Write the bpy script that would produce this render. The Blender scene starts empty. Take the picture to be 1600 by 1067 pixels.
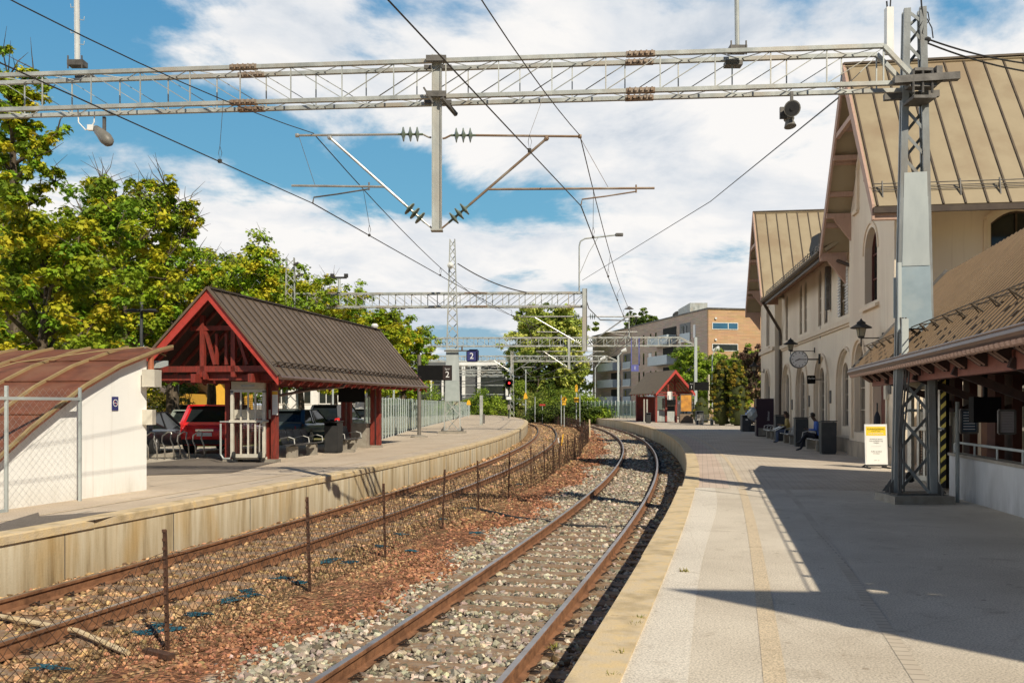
import bpy, math, random
import numpy as np
from mathutils import Vector, Matrix
from mathutils.geometry import tessellate_polygon
R = math.radians
scene = bpy.context.scene
col = scene.collection
random.seed(7)
F = 1400.0; HY = 632.0; EYE = 1.7

def at(x, y, D):
    """point seen at photo pixel x,y at depth D"""
    return Vector(((x-800)/F*D, D, EYE-(y-HY)/F*D))
def gnd(x, y, z=0.0):
    D = (EYE-z)*F/(y-HY)
    return Vector(((x-800)/F*D, D, z))

# ------------------------------------------------------------------ objects
def tag(o, label=None, cat=None, group=None, kind=None):
    if label: o['label'] = label
    if cat: o['category'] = cat
    if group: o['group'] = group
    if kind: o['kind'] = kind
    return o
def thing(name, label, cat, loc=(0,0,0), rz=0.0, group=None):
    o = bpy.data.objects.new(name, None); col.objects.link(o)
    o.location = loc; o.rotation_euler = (0,0,rz); o.empty_display_size = .3
    return tag(o, label, cat, group)
def copy_tree(o, parent=None):
    c = o.copy(); col.objects.link(c)
    if parent: c.parent = parent
    for ch in [x for x in bpy.data.objects if x.parent == o]:
        copy_tree(ch, c)
    return c
_kids = {}
def dup(root, loc=None, rz=None, label=None, group=None):
    c = copy_tree(root)
    if loc is not None: c.location = loc
    if rz is not None: c.rotation_euler = (0,0,rz)
    if label: c['label'] = label
    if group: c['group'] = group
    return c

class MB:
    def __init__(s): s.v=[]; s.f=[]; s.mi=[]; s.cuts=[]
    def add(s, vs, fs, m=0):
        n=len(s.v); s.cuts.append((n,len(s.f))); s.v += [tuple(p) for p in vs]
        s.f += [tuple(i+n for i in f) for f in fs]; s.mi += [m]*len(fs); return s
    def box(s, c, d, rz=0.0, m=0, tilt=None):
        hx,hy,hz=d[0]/2,d[1]/2,d[2]/2
        M_=Matrix.Rotation(rz,3,'Z')
        if tilt is not None: M_ = M_ @ tilt
        vs=[Vector(c)+M_@Vector((x*hx,y*hy,z*hz)) for x in(-1,1) for y in(-1,1) for z in(-1,1)]
        return s.add(vs,[(0,1,3,2),(4,6,7,5),(0,4,5,1),(2,3,7,6),(0,2,6,4),(1,5,7,3)],m)
    def b2(s, a, b, m=0):
        c=[(a[i]+b[i])/2 for i in range(3)]; d=[abs(a[i]-b[i]) for i in range(3)]
        return s.box(c,d,0,m)
    def bar(s, p, q, w, h=None, up=(0,0,1), m=0):
        h = w if h is None else h
        p=Vector(p); q=Vector(q); d=(q-p)
        if d.length<1e-6: return s
        d.normalize(); u=Vector(up)
        if abs(d.dot(u))>.98: u=Vector((0,1,0))
        a=d.cross(u).normalized(); b=a.cross(d).normalized()
        vs=[]
        for e in (p,q):
            for sx,sy in((-1,-1),(1,-1),(1,1),(-1,1)):
                vs.append(e+a*(sx*w/2)+b*(sy*h/2))
        return s.add(vs,[(0,1,2,3),(7,6,5,4),(0,4,5,1),(1,5,6,2),(2,6,7,3),(3,7,4,0)],m)
    def tube(s, pts, r, n=8, m=0, cap=True):
        pts=[Vector(p) for p in pts]
        rs = r if isinstance(r,(list,tuple)) else [r]*len(pts)
        prev=None; vs=[]; fs=[]
        for i,p in enumerate(pts):
            d=(pts[min(i+1,len(pts)-1)]-pts[max(i-1,0)]).normalized()
            if prev is None:
                u=Vector((0,0,1)) if abs(d.z)<.95 else Vector((1,0,0))
                a=d.cross(u).normalized()
            else:
                a=(prev-d*prev.dot(d)).normalized()
            prev=a; b=d.cross(a)
            for k in range(n):
                t=2*math.pi*k/n
                vs.append(p+(a*math.cos(t)+b*math.sin(t))*rs[i])
        for i in range(len(pts)-1):
            for k in range(n):
                fs.append((i*n+k,i*n+(k+1)%n,(i+1)*n+(k+1)%n,(i+1)*n+k))
        if cap and n>2:
            fs.append(tuple(range(n-1,-1,-1))); L=(len(pts)-1)*n
            fs.append(tuple(range(L,L+n)))
        return s.add(vs,fs,m)
    def lathe(s, c, prof, axis=(0,0,1), n=14, m=0):
        c=Vector(c); d=Vector(axis).normalized()
        u=Vector((0,0,1)) if abs(d.z)<.9 else Vector((1,0,0))
        a=d.cross(u).normalized(); b=d.cross(a); vs=[]; fs=[]
        for r,h in prof:
            for k in range(n):
                t=2*math.pi*k/n; vs.append(c+d*h+(a*math.cos(t)+b*math.sin(t))*r)
        for i in range(len(prof)-1):
            for k in range(n): fs.append((i*n+k,i*n+(k+1)%n,(i+1)*n+(k+1)%n,(i+1)*n+k))
        fs.append(tuple(range(n-1,-1,-1))); L=(len(prof)-1)*n; fs.append(tuple(range(L,L+n)))
        return s.add(vs,fs,m)
    def prism(s, poly, vec, m=0):
        """poly: 3d points, extruded by vec"""
        n=len(poly); vec=Vector(vec)
        vs=[Vector(p) for p in poly]+[Vector(p)+vec for p in poly]
        fs=[tuple(range(n-1,-1,-1)),tuple(range(n,2*n))]+[(i,(i+1)%n,(i+1)%n+n,i+n) for i in range(n)]
        return s.add(vs,fs,m)
    def slab(s, p0,p1,p2,p3, t, m=0):
        """quad with thickness t downwards along its normal"""
        p=[Vector(q) for q in (p0,p1,p2,p3)]
        nrm=(p[1]-p[0]).cross(p[3]-p[0]).normalized()
        if nrm.z<0: nrm=-nrm
        return s.prism(p,-nrm*t,m)
    def each(s, name, mats, parent, smooth=False):
        out=[]
        n=len(s.cuts)
        for i,(v0,f0) in enumerate(s.cuts):
            v1,f1 = s.cuts[i+1] if i+1<n else (len(s.v),len(s.f))
            q=MB(); q.v=s.v[v0:v1]; q.f=[tuple(j-v0 for j in f) for f in s.f[f0:f1]]; q.mi=s.mi[f0:f1]
            out.append(q.build(name,mats,parent,smooth))
        return out
    def quad(s,a,b,c,d,m=0): return s.add([a,b,c,d],[(0,1,2,3)],m)
    def build(s, name, mats, parent=None, smooth=False, fixn=True, bevel=0):
        me=bpy.data.meshes.new(name)
        off=Vector((0,0,0))
        if parent:
            top=parent
            while top.parent: top=top.parent
            off=Vector(top.location)
        me.from_pydata([Vector(v)-off for v in s.v],[],s.f)
        if not isinstance(mats,(list,tuple)): mats=[mats]
        for m in mats: me.materials.append(m)
        if len(mats)>1: me.polygons.foreach_set('material_index',s.mi)
        if fixn:
            import bmesh
            bm=bmesh.new(); bm.from_mesh(me); bmesh.ops.recalc_face_normals(bm,faces=bm.faces)
            if bevel: bmesh.ops.bevel(bm,geom=[e for e in bm.edges],offset=bevel,segments=2,affect='EDGES',clamp_overlap=True)
            bm.to_mesh(me); bm.free()
        if smooth:
            me.polygons.foreach_set('use_smooth',[True]*len(me.polygons))
        o=bpy.data.objects.new(name,me); col.objects.link(o)
        if parent: o.parent=parent
        return o

def mesh_np(name, verts, faces_n, nper, mat, parent=None, colors=None, smooth=False):
    """fast mesh: verts (N,3), faces (M,nper)"""
    me=bpy.data.meshes.new(name)
    off=np.zeros(3)
    if parent:
        top=parent
        while top.parent: top=top.parent
        off=np.array(top.location)
    V=(verts-off).astype(np.float32); Fc=faces_n.astype(np.int32)
    me.vertices.add(len(V)); me.vertices.foreach_set('co',V.ravel())
    me.loops.add(Fc.size); me.loops.foreach_set('vertex_index',Fc.ravel())
    me.polygons.add(len(Fc)); me.polygons.foreach_set('loop_start',np.arange(0,Fc.size,nper,dtype=np.int32))
    me.polygons.foreach_set('loop_total',np.full(len(Fc),nper,dtype=np.int32))
    me.polygons.foreach_set('use_smooth',np.full(len(Fc),smooth))
    me.update(calc_edges=True)
    if colors is not None:
        at_=me.color_attributes.new('Col','FLOAT_COLOR','POINT')
        c=np.ones((len(V),4),np.float32); c[:,:3]=colors
        at_.data.foreach_set('color',c.ravel())
    me.materials.append(mat)
    o=bpy.data.objects.new(name,me); col.objects.link(o)
    if parent: o.parent=parent
    return o

# ------------------------------------------------------------------ materials
def _nt(name):
    m=bpy.data.materials.new(name); m.use_nodes=True
    nt=m.node_tree; b=nt.nodes['Principled BSDF']
    return m,nt,b
def nd(nt,t,**k):
    n=nt.nodes.new(t)
    for a,v in k.items():
        if a in n.inputs: n.inputs[a].default_value=v
        else: setattr(n,a,v)
    return n
def c4(c): return (c[0],c[1],c[2],1)
def mat(name, c1, c2=None, rough=.6, metal=0.0, scale=4.0, stretch=(1,1,1), bump=0.0, bscale=40.0, lo=.35, hi=.65, c3=None, s3=.7, coat=0.0, spec=.5, world=False):
    m,nt,b=_nt(name); L=nt.links
    b.inputs['Roughness'].default_value=rough; b.inputs['Metallic'].default_value=metal
    b.inputs['Specular IOR Level'].default_value=spec
    if coat: b.inputs['Coat Weight'].default_value=coat; b.inputs['Coat Roughness'].default_value=.08
    if world: tc=nd(nt,'ShaderNodeNewGeometry').outputs['Position']
    else: tc=nd(nt,'ShaderNodeTexCoord').outputs['Object']
    mp=nd(nt,'ShaderNodeMapping'); mp.inputs['Scale'].default_value=stretch; L.new(tc,mp.inputs['Vector'])
    c2=c2 or tuple(x*.8 for x in c1)
    n1=nd(nt,'ShaderNodeTexNoise',Scale=scale,Detail=6.0,Roughness=.6); L.new(mp.outputs[0],n1.inputs['Vector'])
    r=nd(nt,'ShaderNodeValToRGB'); r.color_ramp.elements[0].position=lo; r.color_ramp.elements[1].position=hi
    r.color_ramp.elements[0].color=c4(c1); r.color_ramp.elements[1].color=c4(c2)
    L.new(n1.outputs['Fac'],r.inputs['Fac']); out=r.outputs['Color']
    if c3:
        n3=nd(nt,'ShaderNodeTexNoise',Scale=s3,Detail=4.0,Roughness=.55); L.new(mp.outputs[0],n3.inputs['Vector'])
        r3=nd(nt,'ShaderNodeValToRGB'); r3.color_ramp.elements[0].position=.48; r3.color_ramp.elements[1].position=.68
        L.new(n3.outputs['Fac'],r3.inputs['Fac'])
        mx=nd(nt,'ShaderNodeMix',data_type='RGBA'); L.new(r3.outputs['Color'],mx.inputs['Factor'])
        L.new(out,mx.inputs['A']); mx.inputs['B'].default_value=c4(c3); out=mx.outputs['Result']
    L.new(out,b.inputs['Base Color'])
    if bump:
        nb=nd(nt,'ShaderNodeTexNoise',Scale=bscale,Detail=5.0); L.new(tc,nb.inputs['Vector'])
        bp=nd(nt,'ShaderNodeBump',Strength=bump,Distance=.02); L.new(nb.outputs['Fac'],bp.inputs['Height'])
        L.new(bp.outputs[0],b.inputs['Normal'])
    return m

T={}
T['galv']=mat('galvanised_steel',(.50,.52,.50),(.30,.32,.31),.55,.25,3,(1,1,.4),.1,30,c3=(.40,.36,.30),s3=1.2)
T['galvdark']=mat('weathered_steel',(.17,.16,.15),(.08,.075,.07),.6,.3,4,bump=.1)
T['galvlight']=mat('light_galvanised_sheet',(.52,.56,.55),(.42,.46,.46),.5,.15,2.5,(1,1,.3),.05,20,c3=(.36,.40,.41),s3=.8)
T['galvmast']=mat('mast_steel',(.34,.36,.36),(.20,.21,.21),.5,.35,3,(1,1,.4),.1,30,c3=(.26,.24,.21),s3=1.5)
T['galvsheet']=mat('mast_sheet_pale',(.42,.47,.46),(.36,.41,.40),.5,.15,3)
T['postgrey']=mat('post_grey',(.20,.18,.16),(.15,.14,.12),.5,.3)
T['chromedull']=mat('dull_chrome',(.42,.40,.37),(.34,.32,.3),.35,.7)
T['brownroof2']=mat('small_roof_brown',(.20,.145,.08),(.16,.115,.065),.6)
T['paneblue']=mat('blue_grey_sheet',(.36,.45,.50),(.30,.38,.43),.45,.1,3,c3=(.42,.48,.50),s3=2)
T['black']=mat('black_paint',(.005,.005,.0055),(.008,.008,.008),.6,spec=.15)
T['scr']=mat('screen_glass',(.004,.004,.005),(.006,.006,.007),.35,spec=.2)
T['blackmatte']=mat('black_matt',(.02,.02,.022),(.03,.03,.03),.7)
T['darkgrey']=mat('dark_grey_paint',(.05,.055,.06),(.035,.04,.045),.5,c3=(.08,.085,.09))
T['wire']=mat('wire_dark',(.05,.045,.04),(.09,.08,.07),.5,.4)
T['ins']=mat('insulator_glass',(.16,.20,.15),(.10,.12,.09),.25)
T['tuberust']=mat('rusty_tube',(.28,.20,.14),(.20,.13,.08),.55,.3,6,c3=(.36,.31,.26),s3=3)
T['tube']=mat('cantilever_tube',(.46,.47,.46),(.32,.31,.29),.4,.5,5)
T['railside']=mat('rail_rust',(.31,.15,.075),(.20,.095,.05),.75,.1,8,bump=.25,bscale=60,c3=(.13,.06,.03),s3=5)
T['railtop']=mat('rail_polished',(.45,.42,.42),(.34,.28,.25),.28,.85,3,(1,1,1),c3=(.30,.2,.15),s3=2)
T['clip']=mat('clip_steel',(.07,.045,.03),(.035,.025,.02),.6,.3)
T['sleeper']=mat('sleeper_wood',(.34,.22,.13),(.20,.125,.08),.95,0,6,(4,4,4),.5,25,c3=(.32,.26,.2),s3=3)
T['coping']=mat('coping_stone',(.70,.53,.29),(.62,.51,.36),.9,0,7,(1,1,1),.5,50,c3=(.44,.34,.20),s3=2.6,world=True)
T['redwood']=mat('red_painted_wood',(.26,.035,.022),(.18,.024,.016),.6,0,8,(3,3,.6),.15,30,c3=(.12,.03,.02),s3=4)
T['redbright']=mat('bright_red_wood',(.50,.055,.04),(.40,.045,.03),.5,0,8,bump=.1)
T['darkwood']=mat('dark_stained_wood',(.05,.022,.016),(.03,.015,.012),.7,0,6,bump=.1)
T['brownroof']=mat('brown_metal_roof',(.16,.115,.078),(.13,.095,.065),.5,.1,1.5,c3=(.19,.14,.10),s3=.6,bump=.05,bscale=15)
T['tanroof']=mat('tan_metal_roof',(.37,.30,.195),(.33,.265,.17),.5,.05,1.2,(1,1,1),c3=(.30,.225,.14),s3=.6,bump=.06,bscale=8)
T['canroof']=mat('canopy_metal_roof',(.40,.29,.175),(.34,.24,.145),.45,.15,2,c3=(.46,.32,.19),s3=1,bump=.06,bscale=12)
T['plaster']=mat('cream_plaster',(.84,.73,.58),(.80,.69,.54),.85,0,1.2,(1,1,.4),.15,70,c3=(.70,.58,.45),s3=.35)
T['plastertrim']=mat('plaster_trim',(.80,.67,.51),(.74,.61,.46),.8,0,3,bump=.1)
T['plasterdirt']=mat('plaster_plinth',(.44,.36,.27),(.26,.22,.18),.9,0,2,(1,1,.4),.2,50)
T['eavewood']=mat('pinkish_eave_wood',(.50,.33,.25),(.44,.28,.21),.65,0,5,(4,4,.5),.1,30)
T['gutter']=mat('dark_gutter',(.10,.075,.055),(.07,.05,.04),.4,.4)
T['windark']=mat('window_dark_glass',(.02,.025,.025),(.035,.04,.035),.08,0,1.5)
T['winshade']=mat('window_shaded_glass',(.26,.22,.175),(.19,.16,.13),.25,0,2)
T['frame']=mat('window_frame_tan',(.50,.42,.33),(.44,.37,.29),.6)
T['framered']=mat('window_frame_red',(.16,.05,.04),(.11,.04,.03),.5)
T['whitewall']=mat('white_render_wall',(.90,.90,.88),(.87,.87,.85),.8,0,1.5,bump=.12,bscale=60,c3=(.82,.81,.77),s3=.5)
T['whitepaint']=mat('white_paint',(.78,.78,.76),(.7,.7,.68),.5)
def grime(m, z0, z1, colr, amt=.75):
    nt=m.node_tree; L=nt.links; b=nt.nodes['Principled BSDF']; src=b.inputs['Base Color'].links[0].from_socket
    pos=nd(nt,'ShaderNodeNewGeometry').outputs['Position']; sp=nd(nt,'ShaderNodeSeparateXYZ'); L.new(pos,sp.inputs[0])
    mr=nd(nt,'ShaderNodeMapRange'); mr.inputs['From Min'].default_value=z0; mr.inputs['From Max'].default_value=z1; mr.inputs['To Min'].default_value=1; mr.inputs['To Max'].default_value=0; L.new(sp.outputs[2],mr.inputs['Value'])
    mp=nd(nt,'ShaderNodeMapping'); mp.inputs['Scale'].default_value=(2.5,2.5,.5); L.new(pos,mp.inputs[0])
    n=nd(nt,'ShaderNodeTexNoise',Scale=1.6,Detail=8.0,Roughness=.7); L.new(mp.outputs[0],n.inputs['Vector'])
    mm=nd(nt,'ShaderNodeMath',operation='MULTIPLY_ADD'); L.new(n.outputs['Fac'],mm.inputs[0]); mm.inputs[1].default_value=1.6; mm.inputs[2].default_value=-.45
    m2=nd(nt,'ShaderNodeMath',operation='MULTIPLY'); m2.use_clamp=True; L.new(mm.outputs[0],m2.inputs[0]); L.new(mr.outputs[0],m2.inputs[1])
    m3=nd(nt,'ShaderNodeMath',operation='MULTIPLY'); m3.use_clamp=True; L.new(m2.outputs[0],m3.inputs[0]); m3.inputs[1].default_value=amt*2
    mx=nd(nt,'ShaderNodeMix',data_type='RGBA'); L.new(m3.outputs[0],mx.inputs['Factor']); L.new(src,mx.inputs['A']); mx.inputs['B'].default_value=c4(colr); L.new(mx.outputs['Result'],b.inputs['Base Color'])
    # thin rain streaks over the whole height
    mp2=nd(nt,'ShaderNodeMapping'); mp2.inputs['Scale'].default_value=(7,7,.25); L.new(pos,mp2.inputs[0]); n2=nd(nt,'ShaderNodeTexNoise',Scale=1.2,Detail=6.0,Roughness=.6); L.new(mp2.outputs[0],n2.inputs['Vector'])
    r2=nd(nt,'ShaderNodeValToRGB'); r2.color_ramp.elements[0].position=.56; r2.color_ramp.elements[0].color=(1,1,1,1); r2.color_ramp.elements[1].position=.80; r2.color_ramp.elements[1].color=(.74,.70,.66,1); L.new(n2.outputs['Fac'],r2.inputs['Fac'])
    mq=nd(nt,'ShaderNodeMix',data_type='RGBA',blend_type='MULTIPLY'); mq.inputs['Factor'].default_value=.6; L.new(mx.outputs['Result'],mq.inputs['A']); L.new(r2.outputs[0],mq.inputs['B']); L.new(mq.outputs['Result'],b.inputs['Base Color'])
grime(T['whitewall'],0,.45,(.48,.44,.36),.4); grime(T['plaster'],0,2.2,(.40,.33,.25),.45)
T['snowbrown']=mat('snow_guard_brown',(.11,.08,.05),(.08,.06,.04),.6)
T['greywall']=mat('pale_grey_ramp_wall',(.55,.56,.57),(.48,.49,.50),.85,0,2,(1,1,.5),.15,40,c3=(.40,.40,.40),s3=1.2)
grime(T['greywall'],0,.8,(.26,.25,.25),.7)
T['cream']=mat('cream_paint',(.62,.56,.42),(.52,.47,.36),.6)
T['creambar']=mat('lift_frame_paint',(.74,.70,.60),(.62,.58,.49),.45,.3)
T['rustroof']=mat('rusty_sheet_roof',(.24,.085,.045),(.15,.055,.03),.65,.2,3,(1,1,1),.15,40,c3=(.25,.115,.065),s3=1.0)
T['batten']=mat('roof_batten',(.36,.27,.13),(.28,.20,.10),.7)
T['seat']=mat('seat_metal_dark',(.12,.12,.125),(.07,.07,.075),.4,.4)
T['seatlight']=mat('seat_metal_light',(.62,.62,.60),(.50,.50,.48),.45,.2)
T['concrete']=mat('concrete_block',(.34,.31,.26),(.26,.23,.19),.9,0,5,bump=.3)
T['yellow']=mat('yellow_sign',(.80,.45,.03),(.74,.40,.02),.5)
T['boardyellow']=mat('poster_yellow',(.85,.62,.02),(.82,.58,.02),.5)
T['boardwhite']=mat('poster_white',(.82,.82,.78),(.80,.80,.77),.5)
T['textgrey']=mat('print_grey',(.25,.24,.22),(.22,.2,.2),.6)
T['textlight']=mat('print_light',(.62,.62,.62),(.6,.6,.6),.6)
T['textdark']=mat('print_dark',(.08,.05,.01),(.06,.05,.02),.6)
T['blue']=mat('sign_blue',(.035,.04,.17),(.03,.035,.15),.5)
T['signwhite']=mat('sign_white',(.80,.80,.80),(.78,.78,.78),.5)
T['bluelight']=mat('sign_blue_light',(.12,.13,.38),(.1,.11,.33),.5)
T['redsign']=mat('red_sign',(.45,.03,.03),(.4,.03,.03),.5)
T['orangebox']=mat('orange_board',(.72,.34,.05),(.60,.26,.04),.6,0,3,(1,1,1),c3=(.34,.15,.04),s3=1.6)
T['skin']=mat('skin_tone',(.30,.17,.11),(.27,.15,.1),.5)
T['skindark']=mat('skin_dark',(.09,.05,.035),(.08,.045,.03),.5)
T['hair']=mat('dark_hair',(.012,.009,.008),(.02,.014,.01),.6)
T['hairbrown']=mat('brown_hair',(.035,.018,.012),(.05,.028,.018),.6)
T['shirtyellow']=mat('yellow_top',(.42,.31,.10),(.34,.25,.08),.8)
T['shirtblue']=mat('blue_shirt',(.05,.13,.45),(.04,.10,.36),.8)
T['jeans']=mat('blue_jeans',(.10,.13,.20),(.07,.09,.15),.85)
T['darkjeans']=mat('dark_trousers',(.018,.022,.035),(.012,.014,.022),.85)
T['shoe']=mat('dark_shoe',(.015,.015,.016),(.02,.02,.02),.6)
T['tyre']=mat('tyre_rubber',(.018,.018,.018),(.025,.025,.025),.85)
T['alloy']=mat('wheel_alloy',(.5,.5,.5),(.4,.4,.4),.3,.8)
T['carglass']=mat('car_glass',(.012,.016,.018),(.02,.025,.028),.05,0,2)
T['tail']=mat('tail_light',(.85,.04,.04),(.65,.03,.03),.2)
T['chrome']=mat('chrome_trim',(.6,.6,.6),(.5,.5,.5),.15,.9)
T['bark']=mat('tree_bark',(.10,.075,.05),(.05,.037,.026),.95,0,5,(3,3,.6),.9,14,c3=(.17,.135,.10),s3=3)
T['yellowhouse']=mat('yellow_house_wall',(.72,.40,.04),(.66,.36,.035),.8,0,3,(1,1,1))
T['greyroof']=mat('grey_roof_tiles',(.16,.12,.10),(.10,.08,.07),.7,0,6)
T['slat']=mat('dark_facade',(.13,.135,.14),(.09,.095,.10),.5)
T['balcony']=mat('balcony_panel',(.48,.55,.60),(.42,.49,.54),.4,0,2)
T['blueglass']=mat('blue_reflecting_glass',(.05,.16,.27),(.04,.10,.18),.1,0,.3)
T['rope']=mat('blue_rope',(.015,.12,.17),(.01,.07,.11),.7)
T['stripey']=mat('hazard_yellow',(.5,.4,.05),(.42,.33,.05),.6)
T['brownwire']=mat('rusty_wire',(.10,.055,.035),(.055,.035,.025),.75,.3,10)
T['brownpost']=mat('rusty_post',(.13,.06,.035),(.06,.032,.022),.8,.2,12,bump=.4)
T['grass']=mat('dry_grass',(.20,.19,.06),(.10,.12,.03),.95,0,1.5,bump=.6,bscale=30,c3=(.28,.24,.11),s3=.4)
T['weed']=mat('weed_green',(.22,.24,.04),(.30,.24,.06),.8)
def paint(name,c): return mat(name,c,tuple(x*.9 for x in c),.3,.25,2,coat=.8)

def mat_asphalt(name, base, dark, patch, joints=False):
    m,nt,b=_nt(name); L=nt.links
    pos=nd(nt,'ShaderNodeNewGeometry').outputs['Position']
    n=nd(nt,'ShaderNodeTexNoise',Scale=62.0,Detail=4.0,Roughness=.75); L.new(pos,n.inputs['Vector'])
    r=nd(nt,'ShaderNodeValToRGB'); e=r.color_ramp.elements
    e[0].position=.38; e[0].color=c4(dark); e[1].position=.50; e[1].color=c4(base)
    x=r.color_ramp.elements.new(.70); x.color=c4(tuple(min(1,v*1.35) for v in base))
    L.new(n.outputs['Fac'],r.inputs['Fac'])
    n2=nd(nt,'ShaderNodeTexNoise',Scale=.55,Detail=7.0,Roughness=.62,Distortion=.3); L.new(pos,n2.inputs['Vector'])
    r2=nd(nt,'ShaderNodeValToRGB'); r2.color_ramp.elements[0].position=.38; r2.color_ramp.elements[1].position=.66
    r2.color_ramp.elements[0].color=(1,1,1,1); r2.color_ramp.elements[1].color=c4(patch)
    L.new(n2.outputs['Fac'],r2.inputs['Fac'])
    mx=nd(nt,'ShaderNodeMix',data_type='RGBA',blend_type='MULTIPLY'); mx.inputs['Factor'].default_value=1
    L.new(r.outputs[0],mx.inputs['A']); L.new(r2.outputs[0],mx.inputs['B'])
    out=mx.outputs['Result']
    # damp and oily blotches, gum spots
    nb2=nd(nt,'ShaderNodeTexNoise',Scale=2.6,Detail=9.0,Roughness=.7,Distortion=.6); L.new(pos,nb2.inputs['Vector'])
    rb=nd(nt,'ShaderNodeValToRGB'); rb.color_ramp.elements[0].position=.56; rb.color_ramp.elements[0].color=(1,1,1,1); rb.color_ramp.elements[1].position=.74; rb.color_ramp.elements[1].color=(.70,.66,.62,1); L.new(nb2.outputs['Fac'],rb.inputs['Fac'])
    mb2=nd(nt,'ShaderNodeMix',data_type='RGBA',blend_type='MULTIPLY'); mb2.inputs['Factor'].default_value=1; L.new(out,mb2.inputs['A']); L.new(rb.outputs[0],mb2.inputs['B']); out=mb2.outputs['Result']
    vg=nd(nt,'ShaderNodeTexVoronoi',Scale=2.2); vg.inputs['Randomness'].default_value=1; L.new(pos,vg.inputs['Vector'])
    rg=nd(nt,'ShaderNodeValToRGB'); rg.color_ramp.elements[0].position=.045; rg.color_ramp.elements[0].color=(.62,.58,.54,1); rg.color_ramp.elements[1].position=.07; rg.color_ramp.elements[1].color=(1,1,1,1); L.new(vg.outputs['Distance'],rg.inputs['Fac'])
    mg=nd(nt,'ShaderNodeMix',data_type='RGBA',blend_type='MULTIPLY'); mg.inputs['Factor'].default_value=.8; L.new(out,mg.inputs['A']); L.new(rg.outputs[0],mg.inputs['B']); out=mg.outputs['Result']
    # hairline cracks
    vo=nd(nt,'ShaderNodeTexVoronoi',Scale=.42,feature='DISTANCE_TO_EDGE'); 
    wv=nd(nt,'ShaderNodeTexNoise',Scale=3.0,Detail=5.0); L.new(pos,wv.inputs['Vector'])
    ad=nd(nt,'ShaderNodeMix',data_type='VECTOR'); ad.inputs['Factor'].default_value=.12
    L.new(pos,ad.inputs['A']); L.new(wv.outputs['Color'],ad.inputs['B']); L.new(ad.outputs['Result'],vo.inputs['Vector'])
    rc=nd(nt,'ShaderNodeValToRGB'); rc.color_ramp.elements[0].position=0; rc.color_ramp.elements[0].color=(.68,.63,.58,1)
    rc.color_ramp.elements[1].position=.004; rc.color_ramp.elements[1].color=(1,1,1,1)
    L.new(vo.outputs['Distance'],rc.inputs['Fac'])
    m2=nd(nt,'ShaderNodeMix',data_type='RGBA',blend_type='MULTIPLY'); m2.inputs['Factor'].default_value=.3
    L.new(out,m2.inputs['A']); L.new(rc.outputs[0],m2.inputs['B']); out=m2.outputs['Result']
    L.new(out,b.inputs['Base Color']); b.inputs['Roughness'].default_value=.9; b.inputs['Specular IOR Level'].default_value=.25
    bp=nd(nt,'ShaderNodeBump',Strength=.5,Distance=.01); L.new(n.outputs['Fac'],bp.inputs['Height']); L.new(bp.outputs[0],b.inputs['Normal'])
    return m
T['asphalt']=mat_asphalt('platform_asphalt',(.67,.60,.50),(.42,.37,.30),(.80,.78,.76))
T['asphaltlight']=mat_asphalt('platform_asphalt_pale',(.73,.67,.58),(.48,.44,.38),(.86,.85,.84))
T['lot']=mat_asphalt('car_park_asphalt',(.56,.50,.42),(.34,.30,.25),(.75,.74,.72))
T['darkpatch']=mat_asphalt('dark_patch_surface',(.20,.17,.145),(.11,.10,.09),(.8,.8,.8))
T['faded']=mat_asphalt('faded_yellow_line',(.66,.54,.385),(.40,.325,.235),(.9,.9,.9))
T['fadedwhite']=mat_asphalt('faded_white_line',(.62,.56,.48),(.38,.34,.29),(.9,.9,.9))

def mat_pavers(name,c1,c2,mort,rz,sc=1.0,bw=.28,rh=.14):
    m,nt,b=_nt(name); L=nt.links
    pos=nd(nt,'ShaderNodeNewGeometry').outputs['Position']
    mp=nd(nt,'ShaderNodeMapping'); mp.inputs['Rotation'].default_value=(0,0,rz); L.new(pos,mp.inputs['Vector'])
    br=nd(nt,'ShaderNodeTexBrick'); br.inputs['Scale'].default_value=sc; br.inputs['Color1'].default_value=c4(c1); br.inputs['Color2'].default_value=c4(c2)
    br.inputs['Mortar'].default_value=c4(mort); br.inputs['Mortar Size'].default_value=.008; br.inputs['Brick Width'].default_value=bw; br.inputs['Row Height'].default_value=rh
    L.new(mp.outputs[0],br.inputs['Vector'])
    n2=nd(nt,'ShaderNodeTexNoise',Scale=.8,Detail=6.0); L.new(pos,n2.inputs['Vector'])
    r2=nd(nt,'ShaderNodeValToRGB'); r2.color_ramp.elements[0].position=.35; r2.color_ramp.elements[1].position=.7
    r2.color_ramp.elements[0].color=(1,1,1,1); r2.color_ramp.elements[1].color=(.8,.76,.72,1); L.new(n2.outputs['Fac'],r2.inputs['Fac'])
    mx=nd(nt,'ShaderNodeMix',data_type='RGBA',blend_type='MULTIPLY'); mx.inputs['Factor'].default_value=1
    L.new(br.outputs['Color'],mx.inputs['A']); L.new(r2.outputs[0],mx.inputs['B']); L.new(mx.outputs['Result'],b.inputs['Base Color'])
    b.inputs['Roughness'].default_value=.9; b.inputs['Specular IOR Level'].default_value=.25
    bp=nd(nt,'ShaderNodeBump',Strength=.4,Distance=.01); L.new(br.outputs['Fac'],bp.inputs['Height']); bp.invert=True; L.new(bp.outputs[0],b.inputs['Normal'])
    return m
T['pavers']=mat_pavers('platform_pavers',(.66,.58,.48),(.59,.52,.43),(.36,.30,.25),R(12))
T['pavered']=mat_pavers('platform_pavers_pink',(.67,.54,.45),(.61,.49,.41),(.36,.29,.24),R(12))
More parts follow.
